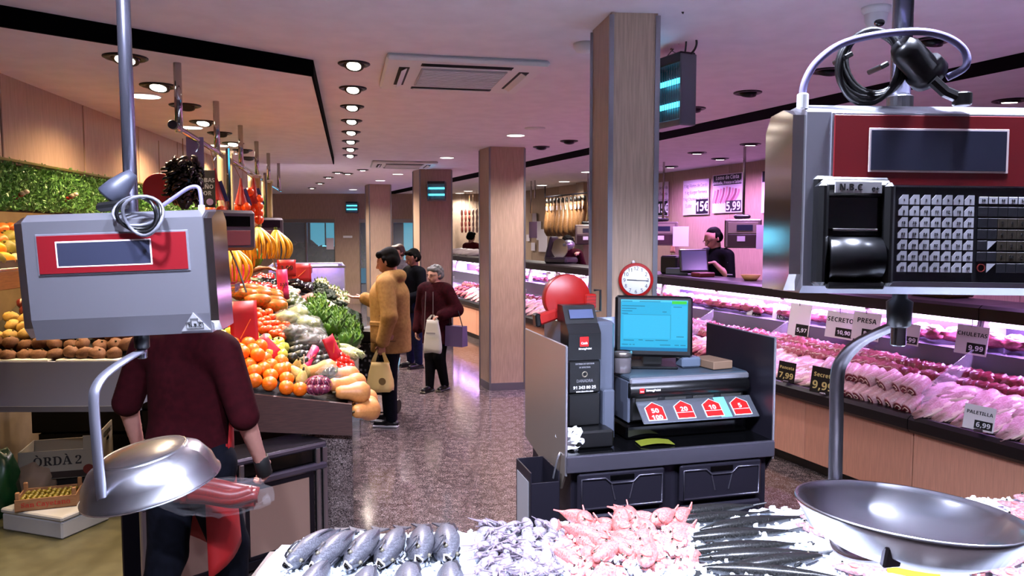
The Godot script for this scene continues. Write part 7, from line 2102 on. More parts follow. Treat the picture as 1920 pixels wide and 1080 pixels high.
func build_hanging() -> void:
	var chrome := mt("polished_steel")
	var t := thing("hanging_rail", "chrome rail on ceiling posts running above the ridge of the produce stall", "rail")
	part(t, "rail", one(bar(rail_at(4.12), rail_at(10.6), 0.017, 12), true), chrome)
	for z in [4.25, 5.48, 6.7, 7.87, 9.03, 10.35]:
		part(t, "post", one(bar(rail_at(z, 2.44), rail_at(z, SOFFIT if z < 10.4 else CEIL), 0.021, 12), true), chrome)
	part(t, "end_cap", one(moved(cyl(0.024, 0.03), Vector3.ZERO, eul(PI / 2, 0.2, 0))), mt("black_plastic"), rail_at(4.1))
	for z in [4.7, 5.3, 6.1, 7.3, 8.4]:
		part(t, "hook", one(tube(curve([rail_at(z), rail_at(z, 2.42) + Vector3(0.02, 0, 0), rail_at(z, 2.38)], 4), 0.004, 5)), chrome)
	# strings of dried chillies
	var c := at_z(345, 345, 4.7)
	var ch := thing("chilli_bunch", "thick bunch of dark dried chillies hanging from the chrome rail", "dried chillies", c)
	var pod := one(tube(curve([Vector3(0, 0.0, 0), Vector3(0.014, -0.02, 0.006), Vector3(0.004, -0.042, 0.016), Vector3(-0.01, -0.055, 0.008)], 3), 0.015, 6, false, 0.006), true)
	var pods := [mt("chilli_dark", Color(0.05, 0.015, 0.014), 0.25), mt("chilli_brown", Color(0.16, 0.05, 0.03), 0.3), mt("chilli_black", Color(0.02, 0.012, 0.012), 0.25)]
	for k in 110:
		var a := k * 2.4
		var y := 0.13 - 0.26 * (k / 110.0)
		var r := 0.085 * sqrt(clampf(1.0 - pow(y / 0.17, 2.0), 0.1, 1.0))
		part(ch, "chilli", pod, pods[1] if y > 0.1 else pods[0 if k % 3 else 2], Vector3(cos(a) * r, y + 0.03, sin(a) * r), eul(sin(a) * -0.9, k * 1.7, cos(a) * 0.9))
	part(ch, "string", one(bar(Vector3(0, 0.1, 0), Vector3(0, 2.46 - c.y, 0), 0.003, 5)), mt("string_tan", Color(0.5, 0.36, 0.22), 0.8))
	part(ch, "core", one(ball(Vector3(0.07, 0.15, 0.07), 12, 10, 0.2, 3.0, 2)), pods[2])
	var rd := thing("red_paper_fan", "round red paper sign hanging behind the dried chillies", "sign", at_z(300, 355, 4.85), 0.5)
	part(rd, "disc", one(moved(cyl(0.1, 0.012, 28), Vector3.ZERO, eul(PI / 2, 0, 0))), mt("sign_red", Color(0.6, 0.05, 0.03), 0.5))
	part(rd, "string", one(bar(Vector3(0, 0.1, 0), Vector3(0, 0.3, 0), 0.002, 4)), mt("string_tan"))
	var ls := thing("clear_sign", "thin lilac plastic sheet hanging from the near end of the chrome rail", "sign", at_z(366, 288, 4.75), 0.25)
	part(ls, "sheet", one(bx(Vector3(0.1, 0.2, 0.003))), mt("sheet_lilac", Color(0.5, 0.42, 0.55), 0.2))
	part(ls, "string", one(bar(Vector3(-0.04, 0.1, 0), Vector3(-0.04, 0.16, 0), 0.002, 4)), mt("string_tan"))
	var hs := thing("chalk_sign", "dark board with white words HABAS and POR beside the chillies", "sign", at_z(384, 354, 5.05), 0.15)
	part(hs, "board", one(bx(Vector3(0.13, 0.24, 0.006))), mt("board_green", Color(0.08, 0.08, 0.07), 0.5))
	for k in 3:
		letters(hs, ["HABAS", "NIÑO", "POR"][k], 0.028, mt("print_grey"), Vector3(0.005, 0.055 - 0.042 * k, 0.004))
	part(hs, "string", one(bar(Vector3(0, 0.12, 0), Vector3(0, 2.46 - hs.position.y, 0), 0.002, 4)), mt("string_tan"))
	part(hs, "round_sticker", one(moved(cyl(0.022, 0.003, 16), Vector3.ZERO, eul(PI / 2, 0, 0))), mt("sheet_lilac"), Vector3(0.03, -0.085, 0.004))
	# nets of oranges
	var nets := [[405, 392, 5.2, "net of oranges hanging beside the dark board", 5], [453, 398, 6.2, "net of oranges hanging next to a blue striped tag", 6], [477, 396, 6.35, "full red net of oranges above the bananas", 9]]
	for q in nets:
		var p := at_z(q[0], q[1], q[2])
		var nt := thing("orange_net", q[3], "fruit net", p, 0.3)
		for k in q[4]:
			part(nt, "orange", one(ball(Vector3.ONE * 0.038, 12, 8), true), mats["mandarin_peel"], Vector3(0.034 * ((k % 2) * 2 - 1), -0.07 + 0.056 * (k / 2), 0.02 * ((k % 3) - 1)))
		part(nt, "net_neck", one(lathe([[0.055, 0.03], [0.035, 0.1], [0.015, 0.18], [0.006, 0.24]], 10), true), mt("net_red", Color(0.6, 0.08, 0.04), 0.5), Vector3(0, 0.03, 0))
		for k in 6:
			var lp := []
			for i in 14:
				var a := TAU * i / 14.0
				lp.append(Vector3(0.078 * cos(a), -0.01 + 0.115 * sin(a), 0).rotated(Vector3.UP, k * 0.52))
			part(nt, "netting", one(tube(lp, 0.0018, 4, true)), mt("net_red"))
		part(nt, "string", one(bar(Vector3(0, 0.26, 0), nt.transform.affine_inverse() * rail_at(q[2], 2.45), 0.003, 4)), mt("string_tan"))
		part(nt, "tag", one(bx(Vector3(0.024, 0.14, 0.003))), mt("tag_blue", Color(0.12, 0.1, 0.36), 0.4), Vector3(0.05, 0.12, 0.0), eul(0, 0, 0.3))
	# dispensers of plastic bags
	for q in [[425, 345, 5.6, 0.22], [479, 378, 6.9, 0.22], [502, 376, 8.2, 0.2]]:
		var p := at_z(q[0], q[1], q[2])
		var b := thing("bag_dispenser", "hanging sheaf of cream plastic bags below the chrome rail", "bags", p, 0.2, "plastic bag sheaves")
		part(b, "sheaf", one(sheet(8, 8, func(u: float, v: float) -> Vector3: return Vector3((u - 0.5) * 0.1, (v - 0.5) * 2.0 * q[3], 0.02 * sin(u * 7.0)), 0.012), true), mt("bags_cream", Color(0.72, 0.68, 0.56), 0.4))
		part(b, "clip", one(bx(Vector3(0.12, 0.03, 0.03))), mt("white_plastic"), Vector3(0, q[3], 0))
	# produce scales
	for q in [[431, 432, 5.25, "dark grey hanging scale with a lit label beside the red display scale", 0.13, 0.27], [499, 432, 7.4, "small grey hanging scale behind the bananas", 0.12, 0.24]]:
		var s := thing("produce_scale", q[3], "scale", at_z(q[0], q[1], q[2]), 0.9)
		part(s, "housing", one(bx(Vector3(0.3, q[5], q[4] + 0.04), Vector3.ZERO, 0.02)), mt("scale_dark", Color(0.3, 0.28, 0.29), 0.3, 0.6))
		part(s, "display", one(bx(Vector3(0.2, 0.07, 0.006))), mt("black_gloss"), Vector3(0, 0.06, q[4] / 2 + 0.021))
		part(s, "label_panel", one(bx(Vector3(0.2, 0.1, 0.006))), mt("label_rose", Color(0.4, 0.2, 0.2), 0.4), Vector3(0, -0.05, q[4] / 2 + 0.021))
		part(s, "pole", one(bar(Vector3(0, q[5] / 2, 0), Vector3(0, 2.46 - s.position.y, 0), 0.014, 8)), chrome)
		part(s, "pan_hook", one(tube(curve([Vector3(0, -q[5] / 2, 0), Vector3(0.02, -0.25, 0.05), Vector3(0.05, -0.42, 0.1)]), 0.006, 6)), chrome)
	# bananas
	var bunch := proto("banana_bunch", "hanging bunch of ripe bananas over the stall", "fruit", "hanging banana bunches")
	var yel := speckle("banana_yellow", Color(0.86, 0.66, 0.13), Color(0.74, 0.52, 0.09), 8.0, 0.45)
	for k in 12:
		var a := -1.3 + 0.24 * k
		var d := Vector3(sin(a), 0, cos(a))
		part(bunch, "banana", one(tube(curve([Vector3(0, 0.05, 0), d * 0.03 + Vector3(0, 0.035, 0), d * (0.095 + 0.03 * (k % 2)) + Vector3(0, -0.05, 0), d * (0.11 + 0.03 * (k % 2)) + Vector3(0, -0.13, 0), d * (0.09 + 0.02 * (k % 2)) + Vector3(0, -0.2, 0)], 4), 0.019, 7, false, 0.009), true), yel)
	part(bunch, "stalk", one(bar(Vector3(0, 0.02, 0), Vector3(0, 0.09, 0), 0.016, 7)), mt("stalk_green"))
	put(bunch, at_z(485, 440, 6.6), ry(0.2), "full bunch of bananas hanging under the orange nets")
	put(bunch, at_z(472, 455, 6.7), ry(-0.9), "bunch of bananas beside the full hanging bunch")
	put(bunch, at_z(517, 444, 7.2), ry(0.9), "small separate bunch of bananas near the far grey scale")
	put(bunch, at_z(436, 478, 6.0), ry(0.3), "bunch of bananas low beside the dark grey scale")
	put(bunch, at_z(452, 440, 6.8), ry(1.2), "bunch of bananas behind the dark grey scale")
	var cr := thing("celery", "leafy green celery bunch on the ridge under the bananas", "vegetable", at_z(475, 497, 6.7))
	for k in 16:
		part(cr, "leaf", leaf_mesh(0.16, 0.09, 0.4), mats["lettuce_leaf_%d" % (k % 2)], Vector3(0, -0.03, 0), ry(k * 2.4) * eul(-0.4 - 0.04 * k, 0, 0))

func insect_lamp(label: String, at: Vector3, yaw: float, w: float, h: float, d: float, chain: float) -> void:
	var t := thing("insect_lamp", label, "insect killer lamp", at, yaw)
	var grey := mt("lamp_grey", Color(0.42, 0.42, 0.45), 0.35, 0.6)
	part(t, "back", one(bx(Vector3(w, h, 0.01))), grey, Vector3(0, 0, -d / 2))
	part(t, "top_cover", one(bx(Vector3(w, h * 0.14, d), Vector3.ZERO, 0.006)), mt("lamp_cover", Color(0.16, 0.16, 0.18), 0.4, 0.5), Vector3(0, h * 0.46, 0))
	part(t, "tray", one(bx(Vector3(w, h * 0.1, d), Vector3.ZERO, 0.006)), grey, Vector3(0, -h * 0.46, 0))
	for e in [-1, 1]:
		part(t, "side_plate", one(bx(Vector3(0.012, h, d), Vector3.ZERO, 0.004)), grey, Vector3(e * w / 2, 0, 0))
		var y: float = h * 0.17 * e
		part(t, "blue_tube", one(moved(cyl(0.015, w * 0.92, 10), Vector3.ZERO, eul(0, 0, PI / 2)), true), glow("insect_tube", Color(0.3, 0.85, 1.0), 3.0), Vector3(0, y, -0.01))
	for k in 15:
		part(t, "grid_wire", one(bar(Vector3(-w / 2 + w * k / 14.0, -h * 0.42, d * 0.42), Vector3(-w / 2 + w * k / 14.0, h * 0.42, d * 0.42), 0.0016, 4)), mt("bolt_steel"))
	area(t, "insect_light", Vector3(0, 0, d / 2 + 0.02), ry(PI), Vector2(w * 0.9, h * 0.6), Color(0.3, 0.75, 1.0), 0.06)
	if chain > 0.0:
		for e in [-1, 1]:
			part(t, "chain", one(bar(Vector3(e * w * 0.3, h / 2, 0), Vector3(0, h / 2 + chain * 0.75, 0), 0.0025, 5)), mt("bolt_steel"))
		part(t, "hook", one(tube(curve([Vector3(0, h / 2 + chain * 0.75, 0), Vector3(0.016, h / 2 + chain * 0.86, 0), Vector3(-0.01, h / 2 + chain * 0.93, 0), Vector3(0, h / 2 + chain, 0)]), 0.0035, 5)), mt("bolt_steel"))
		part(t, "cable", one(tube(curve([Vector3(w * 0.4, h * 0.5, 0.0), Vector3(w * 0.52, h * 0.7, 0.02), Vector3(w * 0.45, h * 0.95, 0.02), Vector3(w * 0.3, h / 2 + chain, 0.02)]), 0.005, 6), true), mt("cable_black"))

func sheet_on_wall(called: String, u0: float, v0: float, u1: float, v1: float, n: float, mat: Material, label: String, group := "") -> Node3D:
	var a := on_n(u0, (v0 + v1) / 2, n)
	var b := on_n(u1, (v0 + v1) / 2, n)
	var mid := (a + b) / 2
	var high := absf(on_n(u0, v0, n).y - on_n(u0, v1, n).y)
	var t := thing(called, label, "poster" if called == "poster" else "paper", mid, MEAT_YAW, group)
	part(t, "sheet", one(bx(Vector3(a.distance_to(b), high, 0.004))), mat)
	t.set_meta("w", a.distance_to(b))
	t.set_meta("h", high)
	return t

func build_meat_side() -> void:
	insect_lamp("insect lamp with blue tubes hanging on chains from the ceiling beside the near column", at_z(1258, 176, 4.3), -1.15, 0.3, 0.37, 0.1, CEIL - at_z(1258, 176, 4.3).y - 0.185)
	insect_lamp("small insect lamp with blue tubes fixed high on a column", at_z(819, 359, 12.38), -0.1, 0.28, 0.3, 0.12, 0.0)
	insect_lamp("small insect lamp on the far wall beside the entrance glazing", at_z(660, 389, 20.3), 0.0, 0.3, 0.28, 0.12, 0.0)
	single("ceiling_cable", one(tube(curve([at_h(1280, 22, CEIL), at_z(1290, 48, 4.1), at_z(1305, 72, 4.12), at_z(1303, 92, 4.15), at_z(1284, 112, 4.2)]), 0.006, 7), true), mt("cable_black"), "black cable dropping from the ceiling to the hanging insect lamp", "cable")
	var paper := mt("poster_white", Color(0.8, 0.76, 0.8), 0.6)
	var navy := mt("poster_navy", Color(0.04, 0.03, 0.09), 0.5)
	var ink := mt("ink")
	for q in [[1215, 343, 1253, 405, "white price poster with 15 half hidden by the near column"], [1281, 338, 1329, 402, "white price poster listing kilo offers at 15"]]:
		var t := sheet_on_wall("poster", q[0], q[1], q[2], q[3], 2.87, paper, q[4])
		var w: float = t.get_meta("w")
		var h: float = t.get_meta("h")
		for k in 3:
			letters(t, ["1 kg Filetes de Cerdo", "1 kg Burger Ternera", "1 kg Chuletas de Aguja"][k], 0.05, ink, Vector3(0, h * 0.33 - 0.105 * k, 0.003), Basis(), "Droid Sans", false)
		letters(t, "Lote", 0.06, ink, Vector3(-w * 0.27, -h * 0.24, 0.003), Basis(), "Droid Serif", false)
		var b := part(t, "price_box", one(bx(Vector3(w * 0.46, h * 0.42, 0.003))), navy, Vector3(w * 0.25, -h * 0.27, 0.002))
		letters(b, "15€", 0.16, mt("print_white"), Vector3(0, 0, 0.002))
	var t := sheet_on_wall("poster", 1336, 327, 1392, 398, 2.87, paper, "poster with a navy heading, pink sausages and the price 5,99")
	var w: float = t.get_meta("w")
	var h: float = t.get_meta("h")
	var hd := part(t, "heading", one(bx(Vector3(w * 0.94, h * 0.26, 0.002))), navy, Vector3(0, h * 0.35, 0.002))
	letters(hd, "Lomo de Cinta", 0.06, mt("print_white"), Vector3(0, 0.035, 0.002))
	letters(hd, "Adobada, Fresca o Salada", 0.045, mt("print_white"), Vector3(0, -0.04, 0.002))
	var pinkm := [mt("print_pink", Color(0.75, 0.5, 0.56), 0.5), mt("print_rose", Color(0.55, 0.3, 0.38), 0.5)]
	for k in 9:
		part(t, "print_sausage", one(flat_bar(curve([Vector3(-0.28 + 0.07 * k, 0.1 - 0.012 * absf(k - 4), 0.003), Vector3(-0.3 + 0.07 * k, -0.02, 0.003), Vector3(-0.34 + 0.06 * k, -0.14, 0.003)], 3), 0.045, 0.002, Vector3(1, 0.1, 0))), pinkm[k % 2])
	var pb := part(t, "price_box", one(bx(Vector3(w * 0.5, h * 0.28, 0.003))), navy, Vector3(w * 0.22, -h * 0.33, 0.003))
	letters(pb, "5,99", 0.13, mt("print_white"), Vector3(0, 0, 0.002))
	t = sheet_on_wall("poster", 1428, 322, 1470, 398, 2.87, paper, "poster with a navy heading and price 6 beyond the wall pilaster")
	part(t, "heading", one(bx(Vector3(float(t.get_meta("w")) * 0.94, 0.15, 0.002))), navy, Vector3(0, 0.22, 0.003))
	letters(t, "6,99", 0.13, ink, Vector3(0, -0.2, 0.003))
	# scales hung behind the counter
	for q in [[1393, 438, 1.55, "tan grey hanging scale with a white sheet taped to it behind the butcher"], [1243, 438, 1.75, "pink grey hanging scale half hidden by the near column"], [1102, 440, 1.7, "dark hanging scale with a pale display before the hams"]]:
		var p := on_n(q[0], q[1], q[2])
		var s := thing("butcher_scale", q[3], "scale", p, MEAT_YAW + 0.9)
		part(s, "housing", one(bx(Vector3(0.42, 0.34, 0.16), Vector3.ZERO, 0.015)), mt("scale_tan", Color(0.45, 0.4, 0.38), 0.35, 0.4))
		part(s, "face", one(bx(Vector3(0.34, 0.13, 0.006))), mt("scale_face", Color(0.5, 0.46, 0.4), 0.4), Vector3(0, 0.07, 0.081))
		part(s, "display", one(bx(Vector3(0.18, 0.07, 0.006))), mt("display_grey"), Vector3(0.02, 0.07, 0.085))
		part(s, "keypad", one(bx(Vector3(0.34, 0.14, 0.006))), mt("keypad_brown", Color(0.2, 0.13, 0.14), 0.4), Vector3(0, -0.08, 0.081))
		part(s, "label_sticker", one(bx(Vector3(0.09, 0.06, 0.002))), paper, Vector3(-0.02, -0.06, 0.086))
		part(s, "taped_sheet", one(bx(Vector3(0.22, 0.28, 0.003))), paper, Vector3(0.26, -0.04, 0.1))
		part(s, "pole", one(bar(Vector3(0, 0.17, 0), Vector3(0, CEIL - p.y, 0), 0.016, 10)), mt("polished_steel"))
		part(s, "cable_coil", one(blend([cap(Vector3(-0.08, 0.2, 0), Vector3(0.06, 0.2, 0), 0.03, 0.025)], 0.012, 0.01)), mt("cable_black"))
	# till and bowl on the worktop
	var p := on_n(1300, 512, 0.95)
	var m := thing("butcher_till", "dark monitor with a grey screen on the worktop before the butcher", "monitor", Vector3(p.x, 1.395, p.z), MEAT_YAW + 1.3)
	part(m, "foot", one(bx(Vector3(0.2, 0.02, 0.18))), mt("machine_black"), Vector3(0, 0.01, 0))
	part(m, "casing", one(bx(Vector3(0.34, 0.27, 0.04), Vector3.ZERO, 0.01)), mt("machine_black"), Vector3(0, 0.17, 0), eul(-0.25, 0, 0))
	part(m, "dull_panel", one(bx(Vector3(0.3, 0.23, 0.006))), mt("panel_grey_blue", Color(0.25, 0.28, 0.36), 0.2), Vector3(0, 0.172, 0.022), eul(-0.25, 0, 0))
	p = on_n(1262, 515, 0.9)
	m = thing("receipt_printer", "black receipt printer with paper curling out on the meat worktop", "printer", Vector3(p.x, 1.395, p.z), MEAT_YAW + 0.4)
	part(m, "body", one(bx(Vector3(0.24, 0.22, 0.22), Vector3.ZERO, 0.02)), mt("machine_black"), Vector3(0, 0.11, 0))
	part(m, "base", one(bx(Vector3(0.3, 0.08, 0.26), Vector3.ZERO, 0.01)), mt("machine_grey"), Vector3(0.16, 0.04, 0.05))
	part(m, "receipt", one(sheet(2, 6, func(a: float, b: float) -> Vector3: return Vector3(0.16 + a * 0.1, 0.08 + 0.16 * b, 0.05 - 0.06 * b * b), 0.002)), paper)
	p = on_n(1407, 528, 0.9)
	single("wicker_bowl", one(lathe([[0.0, 0.0], [0.06, 0.0], [0.1, 0.06], [0.106, 0.062], [0.064, -0.006 + 0.01], [0, 0.008]], 20), true), mt("wicker", Color(0.66, 0.48, 0.3), 0.7), "small tan wicker bowl on the worktop beyond the butcher", "bowl", Vector3(p.x, 1.396, p.z))
	single("paper_pile", one(bx(Vector3(0.22, 0.05, 0.16), Vector3.ZERO, 0.01)), mt("folder_red", Color(0.35, 0.06, 0.07), 0.6), "red folder with loose papers on the meat worktop", "folder", on_n(1318, 520, 0.85) * Vector3(1, 0, 1) + Vector3(0, 1.42, 0), ry(0.4))
	single("hand_towel", one(sheet(6, 8, func(a: float, b: float) -> Vector3: return Vector3((a - 0.5) * lerpf(0.16, 0.05, b), b * 0.34, 0.02 * sin(a * 9.0)), 0.006), true), mt("towel_pink", Color(0.6, 0.42, 0.34), 0.9), "crumpled tan hand towel hanging on the oak wall behind the butcher", "towel", on_n(1262, 474, 2.84), ry(MEAT_YAW))
	p = on_n(1765, 560, 1.0)
	single("meat_bin", one(bx(Vector3(0.4, 0.12, 0.3), Vector3.ZERO, 0.03)), mt("bin_tan", Color(0.6, 0.46, 0.3), 0.6), "tan tray on the worktop under the keypad scale", "tray", Vector3(p.x, 1.456, p.z), ry(MEAT_YAW))
	# hams on a rail
	var rail := thing("ham_rail", "dark steel rail on the wall carrying the row of cured hams", "rail")
	var h0 := on_n(1022, 369, 2.55)
	var h1 := on_n(1118, 362, 2.55)
	part(rail, "bar", one(bar(Vector3(h0.x, 2.66, h0.z), Vector3(h1.x, 2.66, h1.z), 0.018, 8)), mt("cupboard_dark"))
	for e in [h0, h1]:
		part(rail, "hanger", one(bar(Vector3(e.x, 2.66, e.z), Vector3(e.x, CEIL, e.z), 0.012, 6)), mt("cupboard_dark"))
	var ham := proto("cured_ham", "whole cured ham hanging by its hoof in a row on the wall", "ham", "hanging hams")
	part(ham, "leg", one(lathe([[0.0, -0.8], [0.06, -0.79], [0.105, -0.7], [0.11, -0.58], [0.085, -0.42], [0.05, -0.28], [0.032, -0.16], [0.03, -0.08], [0.0, -0.05]], 14), true), speckle("ham_gold", Color(0.58, 0.42, 0.25), Color(0.34, 0.21, 0.11), 3.0, 0.45))
	part(ham, "hoof", one(lathe([[0.0, -0.08], [0.032, -0.1], [0.03, 0.0], [0.0, 0.02]], 8), true), mt("hoof_black", Color(0.05, 0.035, 0.03), 0.5))
	part(ham, "rope", one(bar(Vector3(0, 0, 0), Vector3(0, 0.06, 0), 0.006, 5)), mt("string_tan"))
	part(ham, "paper_tag", one(bx(Vector3(0.05, 0.09, 0.003))), paper, Vector3(0.03, -0.2, 0.05))
	for k in 12:
		var q := h0.lerp(h1, (k + 0.5) / 12.0)
		put(ham, Vector3(q.x, 2.6, q.z), ry(MEAT_YAW + rng.randf_range(-0.4, 0.4)) * eul(0, 0, 0.1), nth(k, "cured ham on the wall rail counted from the wall notices"))
	# sheets, slicer and oddments by the hams
	for q in [[998, 400, 1006, 418], [996, 455, 1003, 470], [1006, 415, 1014, 450], [987, 440, 993, 452], [1010, 430, 1026, 472]]:
		sheet_on_wall("notice", q[0], q[1], q[2], q[3], 2.86, paper, "white paper notice pinned to the wall beside the hams", "notices by the hams")
	sheet_on_wall("notice", 992, 416, 1007, 446, 2.5, mt("sheet_mauve", Color(0.42, 0.3, 0.45), 0.5), "mauve plastic sheet hanging in front of the wall notices")
	p = on_n(1052, 492, 0.95)
	m = thing("meat_slicer", "grey steel meat slicer on the worktop beside the stooping assistant", "slicer", Vector3(p.x, 1.395, p.z), MEAT_YAW + 0.5)
	part(m, "base", one(bx(Vector3(0.45, 0.1, 0.35), Vector3.ZERO, 0.03)), mt("scale_dark"), Vector3(0, 0.05, 0))
	part(m, "blade", one(moved(cyl(0.16, 0.02, 28), Vector3.ZERO, eul(PI / 2, 0, 0))), mt("polished_steel"), Vector3(0.0, 0.24, 0.04))
	part(m, "guard", one(bx(Vector3(0.06, 0.4, 0.2), Vector3.ZERO, 0.02)), mt("scale_dark"), Vector3(-0.2, 0.24, 0), eul(0, 0, -0.3))
	part(m, "motor_housing", one(ball(Vector3(0.1, 0.08, 0.12), 14, 9), true), mt("scale_steel"), Vector3(0.1, 0.3, -0.06))
	for q in [[996, 330, 996, 400], [1003, 330, 1003, 372]]:
		var a := on_n(q[0], q[1], 1.6)
		var b := on_n(q[2], q[3], 1.6)
		single("ceiling_pole", one(bar(Vector3(a.x, CEIL, a.z), Vector3(a.x, b.y, a.z), 0.016, 8)), mt("polished_steel"), "steel pole dropping from the ceiling beside the hams", "pole", Vector3.ZERO, Basis(), "steel poles by the hams")
	# sausages and ribbons seen past the middle columns
	for k in 5:
		var q := on_n(866 + 7 * k, 395, 1.7)
		var rb := thing("sausage_string", nth(k, "string of cured sausages behind the far counter from the entrance side"), "sausages", Vector3(q.x, 2.5, q.z), MEAT_YAW, "hanging sausages")
		for j in 4:
			part(rb, "sausage", one(ball(Vector3(0.03, 0.085, 0.03), 10, 7), true), mt("sausage_pale" if k > 2 else "sausage_red", Color(0.72, 0.62, 0.58) if k > 2 else Color(0.42, 0.16, 0.12), 0.5), Vector3(0.012 * (j % 2), -0.12 - 0.14 * j, 0))
		part(rb, "string", one(bar(Vector3.ZERO, Vector3(0, CEIL - 2.5, 0), 0.004, 4)), mt("string_tan"))
		part(rb, "string", one(bar(Vector3.ZERO, Vector3(0, -0.1, 0), 0.004, 4)), mt("string_tan"))
	for k in 3:
		var q := on_n(860 + 14 * k, 482, 0.85)
		single("wrapped_meat", one(ball(Vector3(0.22, 0.09, 0.13), 14, 9, 0.4, 2.0, k), true), mt("wrap_white", Color(0.72, 0.66, 0.66), 0.4), "white wrapped parcel of meat on top of the far counter", "parcel", Vector3(q.x, 1.45, q.z), Basis(), "wrapped parcels")

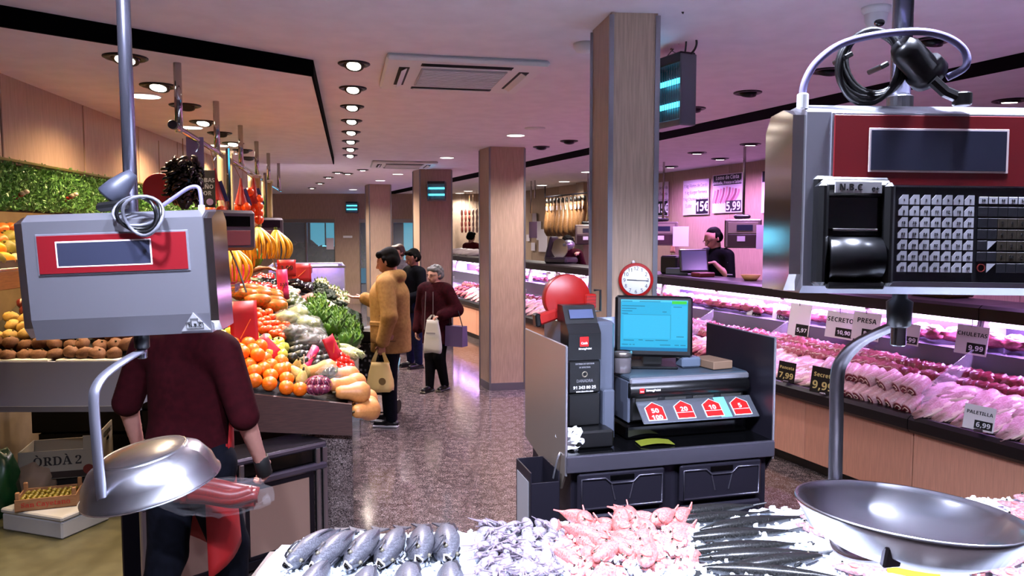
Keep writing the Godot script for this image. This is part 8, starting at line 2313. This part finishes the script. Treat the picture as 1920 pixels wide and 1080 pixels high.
func build_far_end() -> void:
	# chilled case at the end of the stall
	var cs := thing("chilled_case", "small lilac lit glass chilled case beyond the end of the stall", "display case", pl(-3.15, 11.9), 0.25)
	part(cs, "base", one(bx(Vector3(1.1, 0.9, 1.4), Vector3.ZERO, 0.02)), mt("machine_grey"), Vector3(0, 0.45, 0))
	part(cs, "bed", one(bx(Vector3(1.0, 0.06, 1.3), Vector3.ZERO, 0.01)), mt("bed_white", Color(0.8, 0.78, 0.84), 0.6), Vector3(0, 0.95, 0))
	var pane: Material = mats["clear_glass"]
	for e in [[Vector3(0, 1.17, 0.68), Vector3(1.08, 0.42, 0.01)], [Vector3(0.53, 1.17, 0), Vector3(0.01, 0.42, 1.35)], [Vector3(-0.53, 1.17, 0), Vector3(0.01, 0.42, 1.35)]]:
		part(cs, "glass_side", one(bx(e[1])), pane, e[0])
	part(cs, "top_frame", one(tube([Vector3(-0.54, 1.39, 0.69), Vector3(0.54, 1.39, 0.69), Vector3(0.54, 1.39, -0.69), Vector3(-0.54, 1.39, -0.69)], 0.018, 6, true)), mt("scale_steel"))
	part(cs, "back_panel", one(bx(Vector3(1.08, 0.45, 0.03))), mt("case_lilac"), Vector3(0, 1.17, -0.66))
	part(cs, "lamp_tube", one(moved(cyl(0.014, 0.95, 10), Vector3.ZERO, eul(0, 0, PI / 2))), glow("case_tube", Color(0.85, 0.7, 1.0), 4.0), Vector3(0, 1.36, -0.6))
	area(cs, "case_light", Vector3(0, 1.34, -0.55), eul(-PI / 2 + 0.3, 0, 0), Vector2(0.95, 0.04), Color(0.8, 0.6, 1.0), 0.8)
	for k in 4:
		single("red_fruit_crate", one(bx(Vector3(0.42, 0.1, 0.3), Vector3.ZERO, 0.01)), mt("crate_red_plastic", Color(0.42, 0.05, 0.04), 0.5), "red plastic crate at the far end of the produce stall", "crate", sc(4.5 + 0.34 * k, 0.62, pile_h(5.0, 0.62) + 0.04), ry(STALL_YAW), "red crates on the stall")
	var pl_ := thing("door_notice", "white notice fixed on the glass entrance door", "notice", at_z(619, 457, 20.44))
	part(pl_, "sheet", one(bx(Vector3(0.2, 0.3, 0.004))), mt("poster_white"))
	single("wall_sign", one(bx(Vector3(0.24, 0.06, 0.01))), mt("white_plastic"), "small white sign on the oak wall beside the entrance door", "sign", at_z(652, 444, 20.38))
	single("blue_notice", one(bx(Vector3(0.2, 0.4, 0.01))), mt("notice_blue", Color(0.3, 0.5, 0.62), 0.5), "pale blue notice low beside the far column", "notice", at_z(680, 517, 20.44))
	# street outside the glass
	struct("pavement", one(plan([[-14, 20.6], [6, 20.6], [6, 36], [-14, 36]], -0.2, 0.0)), mt("paving_grey", Color(0.16, 0.18, 0.2), 0.6))
	var fac := thing("street_facade", "dark building front across the street with tall cyan lit shop windows", "building", pl(-6.0, 31.0))
	part(fac, "wall", one(bx(Vector3(18, 7, 0.4))), mt("facade_dark", Color(0.08, 0.1, 0.12), 0.7), Vector3(0, 3.5, 0))
	for q in [[-7.5, 1.0], [-5.6, 0.6], [-3.8, 0.9], [-1.4, 1.2], [0.6, 0.8], [2.2, 1.0]]:
		var w := part(fac, "lit_window", one(bx(Vector3(q[1], 2.6, 0.05))), glow("street_window", Color(0.3, 0.62, 0.72), 1.0), Vector3(q[0], 2.0, 0.22))
		part(w, "window_bar", one(bx(Vector3(0.05, 2.6, 0.06))), mt("black_paint"), Vector3(0.0, 0, 0.02))
	area(fac, "street_window_light", Vector3(-2.0, 2.2, 0.4), ry(PI), Vector2(8, 2.2), Color(0.4, 0.75, 0.9), 26.0)
	for q in [[-6.2, 23.2, 0.62], [-4.9, 24.6, 0.7], [-4.0, 23.6, 0.5]]:
		var sh := thing("street_shrub", "clipped green shrub in a dark planter on the pavement outside", "shrub", pl(q[0], q[1]), 0.0, "pavement shrubs")
		part(sh, "planter", one(lathe([[0, 0], [0.26, 0], [0.32, 0.5], [0.28, 0.5], [0, 0.46]], 16), true), mt("planter_dark", Color(0.06, 0.06, 0.07), 0.6))
		part(sh, "foliage", one(ball(Vector3.ONE * q[2], 22, 15, 0.6, 5.0, 4)), speckle("shrub_green", Color(0.12, 0.22, 0.09), Color(0.05, 0.11, 0.05), 6.0, 0.7), Vector3(0, 1.0, 0))
	var car := thing("parked_car", "dark parked car on the street beyond the glass door", "car", pl(-6.4, 26.6), 0.1)
	var paint := mt("car_paint", Color(0.03, 0.04, 0.06), 0.2, 0.3)
	part(car, "body", one(Transform3D(ry(PI / 2), Vector3.ZERO) * prof([[-2.1, 0.35], [-2.1, 0.75], [-1.4, 0.92], [-0.7, 1.42], [0.8, 1.42], [1.6, 0.95], [2.1, 0.85], [2.1, 0.35]], 1.7)), paint)
	part(car, "window", one(Transform3D(ry(PI / 2), Vector3.ZERO) * prof([[-1.15, 0.95], [-0.65, 1.35], [0.72, 1.35], [1.3, 0.97]], 1.72)), mt("black_gloss"))
	for e in [[-1.3, -1], [-1.3, 1], [1.3, -1], [1.3, 1]]:
		part(car, "wheel", one(moved(cyl(0.33, 0.2, 20), Vector3(e[0], 0.33, e[1] * 0.78), eul(PI / 2, 0, 0))), mt("leather_black"))
	figure({"label": "person in dark clothes walking outside the glass entrance door", "at": pl(-6.45, 22.0), "yaw": 0.6, "h": 1.72, "skin": Color(0.5, 0.36, 0.32), "cell": 0.03,
		"arm_l": [Vector3(0.26, 1.06, 0.0), Vector3(0.24, 0.82, 0.08), Vector3(0, -1, 0), Vector3(-1, 0, 0), 0.5], "arm_r": [Vector3(-0.26, 1.06, 0.0), Vector3(-0.24, 0.82, 0.08), Vector3(0, -1, 0), Vector3(1, 0, 0), 0.5],
		"top": mats["cloth_black"], "puff": 0.025, "trousers": mats["cloth_black"], "shoes": mt("leather_black"), "hair": mt("hair_brown")})
